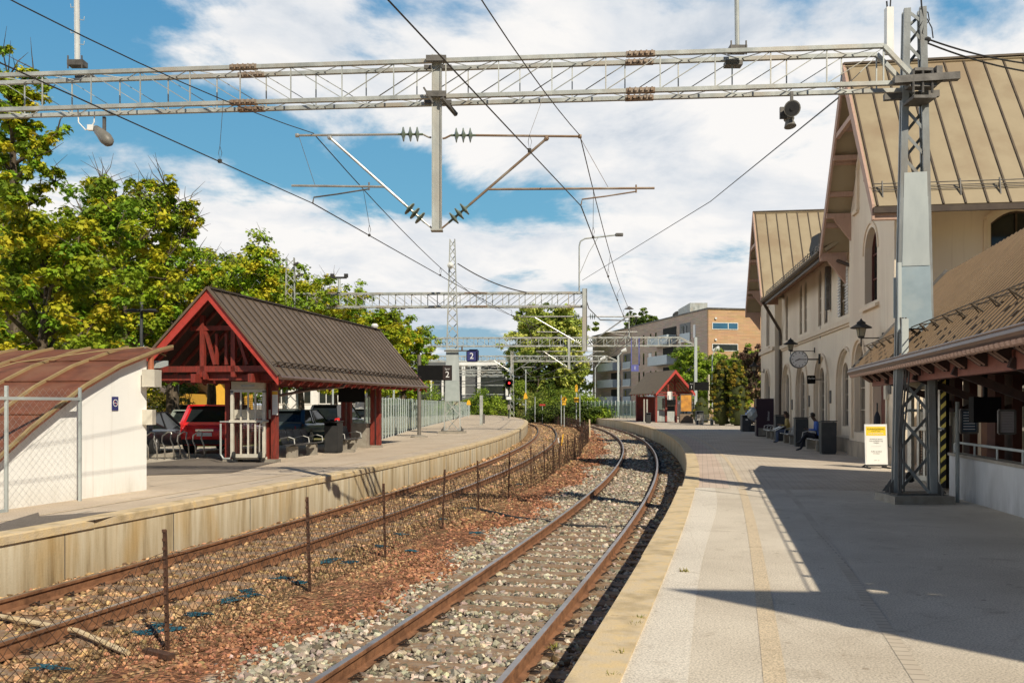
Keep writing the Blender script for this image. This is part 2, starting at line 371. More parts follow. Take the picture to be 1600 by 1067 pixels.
def mat_brick(name,c1,c2,mort):
    m,nt,b=_nt(name); L=nt.links
    tc=nd(nt,'ShaderNodeTexCoord').outputs['Object']
    sep=nd(nt,'ShaderNodeSeparateXYZ'); L.new(tc,sep.inputs[0])
    ad=nd(nt,'ShaderNodeMath',operation='ADD'); L.new(sep.outputs[0],ad.inputs[0]); L.new(sep.outputs[1],ad.inputs[1])
    cb=nd(nt,'ShaderNodeCombineXYZ'); L.new(ad.outputs[0],cb.inputs[0]); L.new(sep.outputs[2],cb.inputs[1])
    br=nd(nt,'ShaderNodeTexBrick'); br.inputs['Scale'].default_value=1.0; br.inputs['Color1'].default_value=c4(c1); br.inputs['Color2'].default_value=c4(c2)
    br.inputs['Mortar'].default_value=c4(mort); br.inputs['Mortar Size'].default_value=.012; br.inputs['Brick Width'].default_value=1.1; br.inputs['Row Height'].default_value=.22
    L.new(cb.outputs[0],br.inputs['Vector'])
    n2=nd(nt,'ShaderNodeTexNoise',Scale=2.0,Detail=8.0,Roughness=.7); mp=nd(nt,'ShaderNodeMapping'); mp.inputs['Scale'].default_value=(.25,.25,1.4)
    L.new(tc,mp.inputs[0]); L.new(mp.outputs[0],n2.inputs['Vector'])
    mx=nd(nt,'ShaderNodeMix',data_type='RGBA',blend_type='OVERLAY'); mx.inputs['Factor'].default_value=.6
    L.new(br.outputs['Color'],mx.inputs['A']); L.new(n2.outputs['Color'],mx.inputs['B'])
    hs=nd(nt,'ShaderNodeMix',data_type='RGBA'); hs.inputs['Factor'].default_value=.55; L.new(mx.outputs['Result'],hs.inputs['A']); L.new(br.outputs['Color'],hs.inputs['B'])
    L.new(hs.outputs['Result'],b.inputs['Base Color']); b.inputs['Roughness'].default_value=.9
    return m
T['annexwood']=mat('annex_timber',(.10,.05,.035),(.07,.035,.025),.7)
T['winpale']=mat('pale_curtained_pane',(.30,.28,.22),(.24,.22,.18),.3,0,2)
T['gutterbrown']=mat('brown_gutter',(.16,.095,.07),(.12,.07,.055),.35,.3)
T['brick']=mat_brick('yellow_brown_brick',(.55,.35,.20),(.46,.28,.155),(.36,.25,.17))
T['brickdark']=mat_brick('shaded_brown_brick',(.50,.40,.32),(.42,.33,.265),(.28,.20,.16))

def mat_streak():
    m,nt,b=_nt('stained_platform_concrete'); L=nt.links
    pos=nd(nt,'ShaderNodeNewGeometry').outputs['Position']
    mp=nd(nt,'ShaderNodeMapping'); mp.inputs['Scale'].default_value=(2.6,2.6,.22); L.new(pos,mp.inputs['Vector'])
    n=nd(nt,'ShaderNodeTexNoise',Scale=1.3,Detail=7.0,Roughness=.65); L.new(mp.outputs[0],n.inputs['Vector'])
    r=nd(nt,'ShaderNodeValToRGB'); e=r.color_ramp.elements
    e[0].position=.30; e[0].color=(.30,.22,.12,1); e[1].position=.62; e[1].color=(.74,.66,.50,1)
    x=r.color_ramp.elements.new(.44); x.color=(.56,.46,.30,1)
    x=r.color_ramp.elements.new(.72); x.color=(.82,.76,.62,1)
    L.new(n.outputs['Fac'],r.inputs['Fac'])
    mp2=nd(nt,'ShaderNodeMapping'); mp2.inputs['Scale'].default_value=(1.6,1.6,.5); L.new(pos,mp2.inputs['Vector'])
    n2=nd(nt,'ShaderNodeTexNoise',Scale=1.0,Detail=5.0); L.new(mp2.outputs[0],n2.inputs['Vector'])
    r2=nd(nt,'ShaderNodeValToRGB'); r2.color_ramp.elements[0].position=.50; r2.color_ramp.elements[1].position=.70
    L.new(n2.outputs['Fac'],r2.inputs['Fac'])
    mx=nd(nt,'ShaderNodeMix',data_type='RGBA'); L.new(r2.outputs[0],mx.inputs['Factor']); L.new(r.outputs[0],mx.inputs['A']); mx.inputs['B'].default_value=(.60,.36,.09,1)
    hs=nd(nt,'ShaderNodeMix',data_type='RGBA'); hs.inputs['Factor'].default_value=.45; L.new(r.outputs[0],hs.inputs['A']); L.new(mx.outputs['Result'],hs.inputs['B'])
    # darker towards the bottom
    sp=nd(nt,'ShaderNodeSeparateXYZ'); L.new(pos,sp.inputs[0])
    mr=nd(nt,'ShaderNodeMapRange'); mr.inputs['From Min'].default_value=-.85; mr.inputs['From Max'].default_value=-.1; mr.inputs['To Min'].default_value=.72; mr.inputs['To Max'].default_value=1.0
    L.new(sp.outputs[2],mr.inputs['Value'])
    ml=nd(nt,'ShaderNodeVectorMath',operation='SCALE'); L.new(hs.outputs['Result'],ml.inputs[0]); L.new(mr.outputs[0],ml.inputs['Scale'])
    L.new(ml.outputs[0],b.inputs['Base Color']); b.inputs['Roughness'].default_value=.9
    nb=nd(nt,'ShaderNodeTexNoise',Scale=35.0,Detail=6.0); L.new(pos,nb.inputs['Vector'])
    bp=nd(nt,'ShaderNodeBump',Strength=.3,Distance=.015); L.new(nb.outputs['Fac'],bp.inputs['Height']); L.new(bp.outputs[0],b.inputs['Normal'])
    return m
T['streak']=mat_streak()

def mat_attr(name, rough=.85, trans=0.0, bump=0.0):
    m,nt,b=_nt(name); L=nt.links
    a=nd(nt,'ShaderNodeVertexColor',layer_name='Col'); out=a.outputs['Color']
    if bump or not trans:
        n=nd(nt,'ShaderNodeTexNoise',Scale=70.0,Detail=3.0); L.new(nd(nt,'ShaderNodeNewGeometry').outputs['Position'],n.inputs['Vector'])
        r=nd(nt,'ShaderNodeMapRange'); r.inputs['To Min'].default_value=.6; r.inputs['To Max'].default_value=1.4; L.new(n.outputs['Fac'],r.inputs['Value'])
        v=nd(nt,'ShaderNodeVectorMath',operation='SCALE'); L.new(out,v.inputs[0]); L.new(r.outputs[0],v.inputs['Scale']); out=v.outputs[0]
    L.new(out,b.inputs['Base Color']); b.inputs['Roughness'].default_value=rough; b.inputs['Specular IOR Level'].default_value=.2
    if trans:
        tr=nd(nt,'ShaderNodeBsdfTranslucent'); L.new(out,tr.inputs['Color'])
        ms=nd(nt,'ShaderNodeMixShader'); ms.inputs[0].default_value=trans
        L.new(b.outputs[0],ms.inputs[1]); L.new(tr.outputs[0],ms.inputs[2])
        L.new(ms.outputs[0],nt.nodes['Material Output'].inputs['Surface'])
    return m
T['stone']=mat_attr('ballast_stone',.9)
T['leaf']=mat_attr('leaf_surface',.55,.28)
def mat_bed():
    m,nt,b=_nt('ballast_bed'); L=nt.links
    a=nd(nt,'ShaderNodeVertexColor',layer_name='Col')
    pos=nd(nt,'ShaderNodeNewGeometry').outputs['Position']
    vo=nd(nt,'ShaderNodeTexVoronoi',Scale=16.0); L.new(pos,vo.inputs['Vector'])
    sp=nd(nt,'ShaderNodeSeparateColor'); L.new(vo.outputs['Color'],sp.inputs[0])
    r=nd(nt,'ShaderNodeMapRange'); r.inputs['To Min'].default_value=.35; r.inputs['To Max'].default_value=1.35; L.new(sp.outputs[0],r.inputs['Value'])
    v=nd(nt,'ShaderNodeVectorMath',operation='SCALE'); L.new(a.outputs['Color'],v.inputs[0]); L.new(r.outputs[0],v.inputs['Scale'])
    L.new(v.outputs[0],b.inputs['Base Color']); b.inputs['Roughness'].default_value=.95; b.inputs['Specular IOR Level'].default_value=.1
    bp=nd(nt,'ShaderNodeBump',Strength=1.0,Distance=.05); L.new(vo.outputs['Distance'],bp.inputs['Height']); bp.invert=True; L.new(bp.outputs[0],b.inputs['Normal'])
    return m
T['bed']=mat_bed()
def mat_glass():
    m,nt,b=_nt('green_tinted_glass'); L=nt.links
    g=nd(nt,'ShaderNodeBsdfGlossy'); g.inputs['Roughness'].default_value=.05; g.inputs['Color'].default_value=(.8,.9,.88,1)
    t=nd(nt,'ShaderNodeBsdfTransparent'); t.inputs['Color'].default_value=(.62,.74,.70,1)
    d=nd(nt,'ShaderNodeBsdfDiffuse'); d.inputs['Color'].default_value=(.36,.47,.43,1)
    fr=nd(nt,'ShaderNodeFresnel'); fr.inputs['IOR'].default_value=1.4
    a=nd(nt,'ShaderNodeMixShader'); a.inputs[0].default_value=.30; L.new(t.outputs[0],a.inputs[1]); L.new(d.outputs[0],a.inputs[2])
    c=nd(nt,'ShaderNodeMixShader'); L.new(fr.outputs[0],c.inputs[0]); L.new(a.outputs[0],c.inputs[1]); L.new(g.outputs[0],c.inputs[2])
    L.new(c.outputs[0],nt.nodes['Material Output'].inputs['Surface'])
    return m
T['glass']=mat_glass()
def mat_emit(name,c,s):
    m,nt,b=_nt(name); b.inputs['Base Color'].default_value=c4(c); b.inputs['Emission Color'].default_value=c4(c); b.inputs['Emission Strength'].default_value=s
    return m
T['redlamp']=mat_emit('signal_red_lamp',(.9,.03,.03),1.5)

def text(s, name, size, loc, rot, m, parent, ext=.002, align='CENTER'):
    """rot: 3x3 matrix columns = right, up, normal (in parent frame)"""
    cu=bpy.data.curves.new(name,'FONT'); cu.body=s; cu.size=size; cu.align_x=align; cu.align_y='CENTER'; cu.extrude=ext; cu.resolution_u=3
    o=bpy.data.objects.new(name+'_tmp',cu); col.objects.link(o)
    dg=bpy.context.evaluated_depsgraph_get(); me=bpy.data.meshes.new_from_object(o.evaluated_get(dg))
    bpy.data.objects.remove(o); bpy.data.curves.remove(cu)
    M4=Matrix.Translation(Vector(loc))@rot.to_4x4(); me.transform(M4); me.materials.clear(); me.materials.append(m); me.name=name
    top=parent
    while top.parent: top=top.parent
    me.transform(Matrix.Translation(-Vector(top.location)))
    ob=bpy.data.objects.new(name,me); col.objects.link(ob); ob.parent=parent
    return ob
FACE_CAM=Matrix(((1,0,0),(0,0,-1),(0,1,0)))   # text readable from -Y: right=+X, up=+Z, normal=-Y
# ------------------------------------------------------------------ track geometry
_hx=[-60,0,8,15,22,31,46,67,90,120,150,230,300,420]
_hy=[.285,.262,.25,.235,.21,.175,.125,.065,.01,-.09,-.19,-.45,-.70,-1.1]
DS=.25; _N=int(480/DS)
_s=np.arange(_N)*DS-60.0
_th=np.arctan(np.interp(_s,_hx,_hy))
_X=np.cumsum(np.sin(_th))*DS; _Y=np.cumsum(np.cos(_th))*DS
_i0=int(65.47/DS)                       # edge passes (0.37, 5.47)
_X+= .37-_X[_i0]; _Y+=5.47-_Y[_i0]
def curve(s,o,z=0.0):
    x=np.interp(s,_s,_X); y=np.interp(s,_s,_Y); t=np.interp(s,_s,_th)
    return Vector((x-o*math.cos(t), y+o*math.sin(t), z))
def sm(s): 
    t=min(1,max(0,(s-8)/75.)); return t*t*(3-2*t)
def o2(s): return 6.72+.95*sm(s)            # centre line of the second track
def oe2(s): return o2(s)+1.5+.25*sm(s)      # edge of the opposite platform
O1=1.70; OF=4.6
_sxy=np.stack([_X,_Y],1)
def to_so(P):
    """(n,2) points -> (s,o)"""
    P=np.asarray(P,float); best=np.zeros(len(P),int); bd=np.full(len(P),1e9)
    for k in range(0,_N,4):
        d=(P[:,0]-_X[k])**2+(P[:,1]-_Y[k])**2; m=d<bd; bd[m]=d[m]; best[m]=k
    t=_th[best]; dx=P[:,0]-_X[best]; dy=P[:,1]-_Y[best]
    return _s[best]+dx*np.sin(t)+dy*np.cos(t), -(dx*np.cos(t)-dy*np.sin(t))

def ribbon(name, s0, s1, ofa, ofb, z, m, parent=None, step=1.0, zb=None, kind=None, thick=0):
    fa=ofa if callable(ofa) else (lambda s:ofa); fb=ofb if callable(ofb) else (lambda s:ofb)
    n=max(2,int((s1-s0)/step)+1); b=MB(); vs=[]
    for i in range(n):
        s=s0+(s1-s0)*i/(n-1)
        vs+= [curve(s,fa(s),z), curve(s,fb(s),z if zb is None else zb)]
    fs=[(2*i,2*i+1,2*i+3,2*i+2) for i in range(n-1)]
    b.add(vs,fs); o=b.build(name,m,parent,fixn=False)
    me=o.data
    if me.polygons[0].normal.z<0: me.flip_normals()
    if kind: o['kind']=kind
    return o
def sweep(name, prof, s0, s1, m, parent=None, step=1.0, smooth=False):
    """prof: list of (offset,z) closed"""
    n=max(2,int((s1-s0)/step)+1); k=len(prof); b=MB(); vs=[]; fs=[]
    for i in range(n):
        s=s0+(s1-s0)*i/(n-1)
        for (o_,z) in prof: vs.append(curve(s,o_(s) if callable(o_) else o_,z))
    for i in range(n-1):
        for j in range(k): fs.append((i*k+j,i*k+(j+1)%k,(i+1)*k+(j+1)%k,(i+1)*k+j))
    fs.append(tuple(range(k))); fs.append(tuple(range((n-1)*k,n*k))[::-1])
    b.add(vs,fs); return b.build(name,m,parent,smooth)

# ground sheet to the horizon
tag(MB().quad((-1500,-60,-1.0),(1500,-60,-1.0),(1500,2500,-1.0),(-1500,2500,-1.0)).build('ground',T['grass'],fixn=False),kind='structure')
# land on both sides (platform level)
def land(name, edge, side, z, m, s0=-40, s1=300, far=900, step=2.0):
    pts=[curve(s,edge(s),z) for s in np.arange(s0,s1,step)]
    b=MB(); vs=[];fs=[]
    for p in pts: vs += [p, Vector((side*far if side>0 else min(-far,p.x-10), p.y, z))]
    fs=[(2*i,2*i+1,2*i+3,2*i+2) for i in range(len(pts)-1)]
    e=pts[-1]
    n=len(vs); vs+=[Vector((e.x,2300,z)),Vector((vs[-1].x,2300,z))]; fs.append((n-2,n-1,n+1,n))
    b.add(vs,fs); o=b.build(name,m,fixn=False)
    if o.data.polygons[0].normal.z<0: o.data.flip_normals()
    tag(o,kind='structure'); return o
land('car_park', lambda s:oe2(s)+.3, -1, -.012, T['lot'], s1=200)
land('grass_bank', lambda s:-13.0, 1, -.03, T['grass'], s1=200)

# right platform
JOG=18.6
T['platleft']=mat_asphalt('platform_asphalt_warm',(.62,.52,.41),(.34,.28,.22),(.86,.84,.82))
ribbon('platform',-40,JOG,0.0,lambda s:-14.0,0.0,T['asphalt'],kind='structure')
ribbon('platform',JOG,160,0.0,lambda s:-14.0,0.0,T['pavers'],kind='structure',step=2)
ribbon('asphalt_strip',-6,JOG,-.28,lambda s:-.66-.05*math.sin(s*.5),.002,T['asphaltlight'],kind='structure',step=.5)
ribbon('paved_strip',JOG,150,-.25,-.95,.004,T['pavered'],kind='structure',step=2)
ribbon('faded_line',-6,JOG,lambda s:-1.13,lambda s:-1.27,.003,T['faded'],kind='structure',step=.5)
ribbon('faded_line',JOG+.3,60,-1.18,-1.28,.005,T['faded'],kind='structure',step=2)
# drain course of laid stones
T['drain']=mat_pavers('drain_stones',(.64,.57,.47),(.60,.53,.44),(.38,.33,.27),R(12),1,.6,.11)
ribbon('drain_strip',2,26,-2.02,-2.12,.003,T['drain'],kind='structure',step=.5)
ribbon('dark_patch',3.5,9.5,lambda s:-5.2-.5*math.sin(s*1.3),lambda s:-7.2-.6*math.sin(s*.9),.005,T['darkpatch'],kind='structure',step=.3)
# wall + coping of right platform
pw=thing('platform_wall','stained concrete edge of the station side platform with yellowish coping stones','platform edge',curve(5,0))
def wall_face(parent,off,sgn,s0,s1,gap):
    sweep('retaining_wall',[(lambda s:off(s)+sgn*.03,-1.0),(lambda s:off(s)+sgn*.03,-.11),(lambda s:off(s)-sgn*.30,-.11),(lambda s:off(s)-sgn*.30,-1.0)],s0,s1,T['streak'],parent,.75)
    s=s0
    b=MB(); k=0
    rnd=random.Random(3)
    while s<s1:
        e=min(s+gap-.02,s1); n=max(1,int((e-s)/.7)); w=.0+rnd.uniform(-.006,.006)
        pr=[(sgn*.06+w,-.105),(sgn*.06+w,.0),(sgn*.045+w,.02),(-sgn*.28,.02),(-sgn*.28,-.105)]
        vs=[];fs=[]
        for i in range(n+1):
            q=s+(e-s)*i/n
            for (o_,z) in pr: vs.append(curve(q,off(q)+o_,z))
        for i in range(n):
            for j in range(5): fs.append((i*5+j,i*5+(j+1)%5,(i+1)*5+(j+1)%5,(i+1)*5+j))
        fs.append((0,1,2,3,4)); fs.append((n*5+4,n*5+3,n*5+2,n*5+1,n*5))
        b.add(vs,fs); s+=gap
    b.build('coping',T['coping'],parent)
wall_face(pw,lambda s:0.0,1,-20,JOG,3.0)
pwb=thing('platform_wall','curving concrete edge of the far paved part of the station side platform','platform edge',curve(30,0))
wall_face(pwb,lambda s:-.06,1,JOG+.02,150,2.0)

# left platform
E2=152
def oo2(s):
    x=np.interp(s,_s,_X); t=np.interp(s,_s,_th)
    far=(x+6.9)/math.cos(t)
    if s<30: return oe2(s)+6.5
    if s<40: k=(s-30)/10.; return (oe2(s)+6.5)*(1-k)+max(oe2(s)+.3,far)*k
    return max(oe2(s)+.3,far)
ribbon('platform',-30,E2,oe2,oo2,0.0,T['platleft'],kind='structure')
ribbon('faded_line',-5,E2-2,lambda s:oe2(s)+1.12,lambda s:oe2(s)+1.2,.006,T['faded'],kind='structure',step=1)
for s in np.arange(8,70,3.1):
    ribbon('painted_dash',s,s+1.1,lambda q:oe2(q)+.75,lambda q:oe2(q)+.81,.007,T['fadedwhite'],kind='structure',step=1)
pw2=thing('platform_wall','sunlit rust streaked concrete edge of the opposite platform','platform edge',curve(12,oe2(12)))
wall_face(pw2,oe2,-1,-20,E2,2.6)
b=MB()
for s in np.arange(-18,E2,2.6):            # vertical joints of the wall
    p=curve(s,oe2(s)-.034,-.55); q=curve(s+.5,oe2(s)-.034,-.55); b.bar(p+Vector((0,0,-.42)),p+Vector((0,0,.43)),.012,.008,up=(q-p))
b.build('wall_joint',T['galvdark'],pw2)

# ballast bed sheet with colours by zone
GREY=np.array((.42,.365,.285)); RED=np.array((.36,.175,.10)); TAN=np.array((.44,.28,.15)); DUST=np.array((.38,.24,.13))
def zone(s,o,rng):
    j=rng.normal(0,.16,len(s)); oo=o+j+.25*np.sin(s*.7)+.15*np.sin(s*2.1)
    c=np.where((oo<3.35)[:,None],GREY,np.where((oo<4.75)[:,None],RED,TAN))
    c=np.where(((oo>4.1)&(oo<5.6)&(rng.random(len(s))<.5))[:,None],DUST,c)
    c=np.where(((oo<.55)&(rng.random(len(s))<.6))[:,None],DUST,c)
    return c
rng=np.random.default_rng(4)
svals=np.concatenate([np.arange(-2,40,.22),np.arange(40,150,1.0),np.arange(150,420,4)])
ovals=np.linspace(-.2,9.6,70)
SS,OO=np.meshgrid(svals,ovals,indexing='ij')
xs=np.interp(SS,_s,_X); ys=np.interp(SS,_s,_Y); tt=np.interp(SS,_s,_th)
VX=xs-OO*np.cos(tt); VY=ys+OO*np.sin(tt)
VZ=-.805+rng.normal(0,.006,SS.shape)
VZ+= np.where((OO>3.5)&(OO<4.9),.015*np.sin(SS*1.3)+.02,0)
V=np.stack([VX,VY,VZ],-1).reshape(-1,3)
ni,nj=SS.shape; I=np.arange(ni-1)[:,None]*nj+np.arange(nj-1)[None]; I=I.ravel()
Fq=np.stack([I,I+nj,I+nj+1,I+1],1)
cz=zone(SS.ravel(),OO.ravel(),rng)*.85*rng.uniform(.75,1.15,SS.size)[:,None]
o=mesh_np('ballast_bed',V,Fq,4,T['bed'],colors=cz)
if o.data.polygons[0].normal.z<0: o.data.flip_normals()
tag(o,kind='structure')

# loose stones
ico_v=[];g=(1+5**.5)/2
for a in(-1,1):
    for b_ in(-g,g): ico_v+= [(0,a,b_),(a,b_,0),(b_,0,a)]
ico_v=np.array(ico_v)/math.sqrt(1+g*g)
import itertools
ico_f=[]
dmat=np.linalg.norm(ico_v[:,None]-ico_v[None],axis=2)
for t3 in itertools.combinations(range(12),3):
    if all(abs(dmat[i,j]-1.0515)<.02 for i,j in ((t3[0],t3[1]),(t3[1],t3[2]),(t3[0],t3[2]))):
        p=ico_v[list(t3)]
        if np.dot(np.cross(p[1]-p[0],p[2]-p[0]),p.mean(0))<0: t3=(t3[0],t3[2],t3[1])
        ico_f.append(t3)
ico_f=np.array(ico_f)
RO=[O1-.75,O1+.75]
def stones(P, size, colr, rng, jit=.28):
    n=len(P); k=12
    v=ico_v[None]*(1+rng.normal(0,jit,(n,k,1)))*rng.uniform(.6,1.25,(n,1,3))
    # random rotation
    q=rng.normal(size=(n,4)); q/=np.linalg.norm(q,axis=1,keepdims=True); w,x,y,z=q.T
    Rm=np.stack([1-2*(y*y+z*z),2*(x*y-z*w),2*(x*z+y*w),2*(x*y+z*w),1-2*(x*x+z*z),2*(y*z-x*w),2*(x*z-y*w),2*(y*z+x*w),1-2*(x*x+y*y)],1).reshape(n,3,3)
    v=np.einsum('nij,nkj->nki',Rm,v); v[:,:,2]*=.8
    v=v*size[:,None,None]+P[:,None,:]
    f=ico_f[None]+(np.arange(n)*k)[:,None,None]
    c=np.repeat(colr[:,None,:],k,1)
    return v.reshape(-1,3),f.reshape(-1,3),c.reshape(-1,3)
def scatter(s0,s1,o0,o1,dens,smin,smax,rng,sel=None,zoff=0):
    A=(s1-s0)*(o1-o0); n=int(A*dens)
    s=rng.uniform(s0,s1,n); o_=rng.uniform(o0,o1,n)
    x=np.interp(s,_s,_X); y=np.interp(s,_s,_Y); t=np.interp(s,_s,_th)
    X=x-o_*np.cos(t); Y=y+o_*np.sin(t)
    keep=(Y>4.6)&(np.abs(X)/np.maximum(Y,.1)<.62)
    oc=o_-np.interp(s,[8,83],[6.72,7.67])
    for c,dc in ((O1,o_-O1),(0,oc)):
        for r_ in (-.755,.755): keep&=~(np.abs(dc-r_)<.095)
    s,o_,X,Y=s[keep],o_[keep],X[keep],Y[keep]
    size=rng.uniform(smin,smax,len(s))*rng.choice([.7,1,1,1.35],len(s))
    c=zone(s,o_,rng)
    br=rng.choice([.38,.62,.9,1.15,1.6],len(s),p=[.2,.22,.26,.20,.12])
    c=c*br[:,None]*rng.uniform(.9,1.1,(len(s),3))
    z=-.80+size*.35+rng.uniform(-.01,.018,len(s))+zoff
    # sleeper band: fewer stones right on the sleepers
    on=((s%.6)<.25)&((np.abs(o_-O1)<1.25))
    kp=~(on&(rng.random(len(s))<np.where((s>10.5)&(s<17.5),.965,np.where(s<10.5,.55,.72))))
    return np.stack([X,Y,z],1)[kp],size[kp],c[kp]
parts=[]
parts.append(scatter(4,15,.06,3.5,430,.021,.036,rng))
parts.append(scatter(4,15,3.2,5.0,900,.010,.024,rng))
parts.append(scatter(4,18,4.7,8.5,330,.019,.034,rng))
parts.append(scatter(15,30,.06,3.5,240,.026,.042,rng))
parts.append(scatter(15,30,3.2,5.0,260,.014,.032,rng))
parts.append(scatter(18,32,4.7,9.0,150,.024,.04,rng))
parts.append(scatter(30,60,.06,3.5,70,.035,.055,rng))
parts.append(scatter(30,60,3.4,9.0,38,.03,.05,rng))
parts.append(scatter(60,120,.3,8.8,10,.04,.07,rng))
P=np.concatenate([p[0] for p in parts]); S_=np.concatenate([p[1] for p in parts]); C_=np.concatenate([p[2] for p in parts])
v,f,c=stones(P,S_,C_,rng)
o=mesh_np('ballast_stones',v,f,3,T['stone'],colors=c); tag(o,kind='stuff',label='loose grey and reddish ballast stones between and beside the rails',cat='gravel')
print('stones',len(P))

# ------------------------------------------------------------------ tracks
def rail_prof(c):
    P_=[(-.07,-.77),(-.07,-.76),(-.012,-.742),(-.010,-.645),(-.036,-.635),(-.036,-.606),(-.030,-.600),(.030,-.600),(.036,-.606),(.036,-.635),(.010,-.645),(.012,-.742),(.07,-.76),(.07,-.77)]
    return P_
def track(off,label,s1,nsl,first):
    t=thing('railway_track',label,'railway track',curve(first,off(first),-.8))
    for sg in (-1,1):
        n=int((s1+10)/1.0); b=MB(); vs=[]; fs=[]; pr=rail_prof(0); k=len(pr); mi=[]
        ss=np.concatenate([np.arange(-8,60,.75),np.arange(60,s1,2.0)])
        for s in ss:
            for (o_,z) in pr: vs.append(curve(s,off(s)+sg*.7535-o_*1.0,z))
        for i in range(len(ss)-1):
            for j in range(k):
                fs.append((i*k+j,i*k+(j+1)%k,(i+1)*k+(j+1)%k,(i+1)*k+j)); mi.append(1 if j==6 else 0)
        b.v=[tuple(v) for v in vs]; b.f=fs; b.mi=mi
        b.build('rail',[T['railside'],T['railtop']],t)
    rnd=random.Random(5)
    rest=MB(); restc=MB()
    def clip(mb,s,c,sd):
        # small bow shaped spring clip on the rail foot
        p0=curve(s-.05,c+sd*.05,-.752); p1=curve(s-.03,c+sd*.12,-.715); p2=curve(s+.0,c+sd*.155,-.735); p3=curve(s+.04,c+sd*.12,-.715); p4=curve(s+.05,c+sd*.06,-.75)
        mb.tube([p0,p1,p2,p3,p4],.009,5)
        mb.bar(curve(s-.055,c+sd*.115,-.768),curve(s+.055,c+sd*.115,-.768),.09,.014)
    k=0; s=first
    s=math.floor(first/.6)*.6+.12
    while s<s1-4:
        c=off(s); tw=rnd.uniform(-.01,.01)
        def slp(mb):
            zs=-.803 if 10<s<18 else -.815; p=curve(s+tw,c-1.28,zs); q=curve(s-tw,c+1.28,zs); mb.bar(p,q,.24,.09)
        if k<nsl:
            mb=MB(); slp(mb); so=mb.build('sleeper',T['sleeper'],t)
            if k<24:
                for sg in(-1,1):
                    for sd in(-1,1):
                        cb=MB(); clip(cb,s,c+sg*.7535,sd); cb.build('rail_clip',T['clip'],so)
            else:
                for sg in(-1,1):
                    for sd in(-1,1): clip(restc,s,c+sg*.7535,sd) if s<50 else None
        elif s<170:
            slp(rest)
        k+=1; s+=.6
    tag(rest.build('sleeper',T['sleeper'],t),kind='stuff')
    if restc.v: tag(restc.build('rail_clip',T['clip'],t),kind='stuff')
    return t
track(lambda s:O1,'nearer railway track with shiny rust brown rails beside the station platform','track' and 260,95,5.4)
track(o2,'farther railway track with rusty rails along the opposite platform',260,95,6.0)

# ------------------------------------------------------------------ rusty mesh fence between the tracks
fr=thing('mesh_fence','rusty sagging wire mesh fence on thin posts between the two tracks','fence',curve(8,OF,-.8))
rnd=random.Random(11)
posts=[]; s=6.0-3*1
base0=gnd(264,1015,-.8)
def offs(s): return OF+.10*math.sin(s*.4)
FP=[4.9,7.78,10.75,13.5,17.0,20.1,23.1,26.0,28.8,31.6]; k=1
while True:
    s=31.6+k*2.75+rnd.uniform(-.12,.12)
    if s>180: break
    FP.append(s); k+=1
tops=[]
for i,s in enumerate(FP):
    p=curve(s,offs(s),-.82); lean=Vector((rnd.uniform(-.05,.05),rnd.uniform(-.06,.06),0)) if i>1 else Vector((-.03,0,0))
    h=1.27+rnd.uniform(-.06,.05)
    q=p+Vector((0,0,h))+lean; tops.append(q)
    b=MB()
    b.bar(p,q,.038,.006); b.bar(p+Vector((.016,.0,0)),q+Vector((.016,.0,0)),.006,.036)
    if s<40:
        for z in np.arange(.08,h,.09): b.box(p+(q-p)*(z/h)+Vector((0,-.01,0)),(.042,.012,.03),.5)
    b.build('post',T['brownpost'],fr)
def meshpanel(a,b_,za,zb,cell,r,sag,droop,seed):
    """wires of a hexagonal/diamond mesh between two posts"""
    rr=random.Random(seed); A=Vector(a); B=Vector(b_); L=(B-A).length; d=(B-A)/L; nrm=Vector((d.y,-d.x,0))
    nx=max(4,int(L/cell)); nz=max(3,int(.98/cell*.8)); H=.98
    ph=rr.uniform(0,6)
    def P(i,j):
        u=i/nx; w=j/nz
        top=H-sag*4*u*(1-u)*(.6+.4*math.sin(ph+u*5))-droop*u*(1-u)*2*max(0,math.sin(ph+u*9))
        z=w*top+.04
        y=.05*math.sin(ph+u*7)*w+.012*math.sin(i*2.1+j*1.7)
        return A+d*(L*u)+nrm*y+Vector((0,0,z))
    vs=[];es=[]
    idx={}
    for i in range(nx+1):
        for j in range(nz+1):
            idx[i,j]=len(vs); vs.append(P(i,j))
    for i in range(nx):
        for j in range(nz):
            if (i+j)%2==0: es.append((idx[i,j],idx[i+1,j+1]))
            else: es.append((idx[i+1,j],idx[i,j+1]))
    for i in range(nx): es.append((idx[i,nz],idx[i+1,nz]))
    return vs,es
def wires_np(VS,ES,r):
    V=np.array([tuple(v) for v in VS]); E=np.array(ES); a=V[E[:,0]]; b_=V[E[:,1]]; d=b_-a; d/=np.maximum(np.linalg.norm(d,axis=1,keepdims=True),1e-9)
    u=np.cross(d,np.array((.3,.9,.2))); u/=np.linalg.norm(u,axis=1,keepdims=True); w=np.cross(d,u)
    vv=[]
    for e in (a,b_):
        for t in (0,2.094,4.189): vv.append(e+(u*math.cos(t)+w*math.sin(t))*r)
    vv=np.stack(vv,1).reshape(-1,3); n=len(E)
    f=np.array([(0,1,4,3),(1,2,5,4),(2,0,3,5)])[None]+(np.arange(n)*6)[:,None,None]
    return vv,f.reshape(-1,4)
for i in range(len(FP)-1):
    s=FP[i]
    cell=.062 if s<20 else (.085 if s<35 else (.14 if s<70 else .22))
    r=.0034 if s<20 else (.0048 if s<35 else (.010 if s<70 else .018))
    a=curve(FP[i],offs(FP[i]),-.80); b_=curve(FP[i+1],offs(FP[i+1]),-.80)
    vs,es=meshpanel(a,b_,0,0,cell,r,(.30 if i==0 else .16 if i in(1,4) else .05+.06*rnd.random()),.0,i)
    v,f=wires_np(vs,es,r); mesh_np('wire_mesh',v,f,4,T['brownwire'],fr)
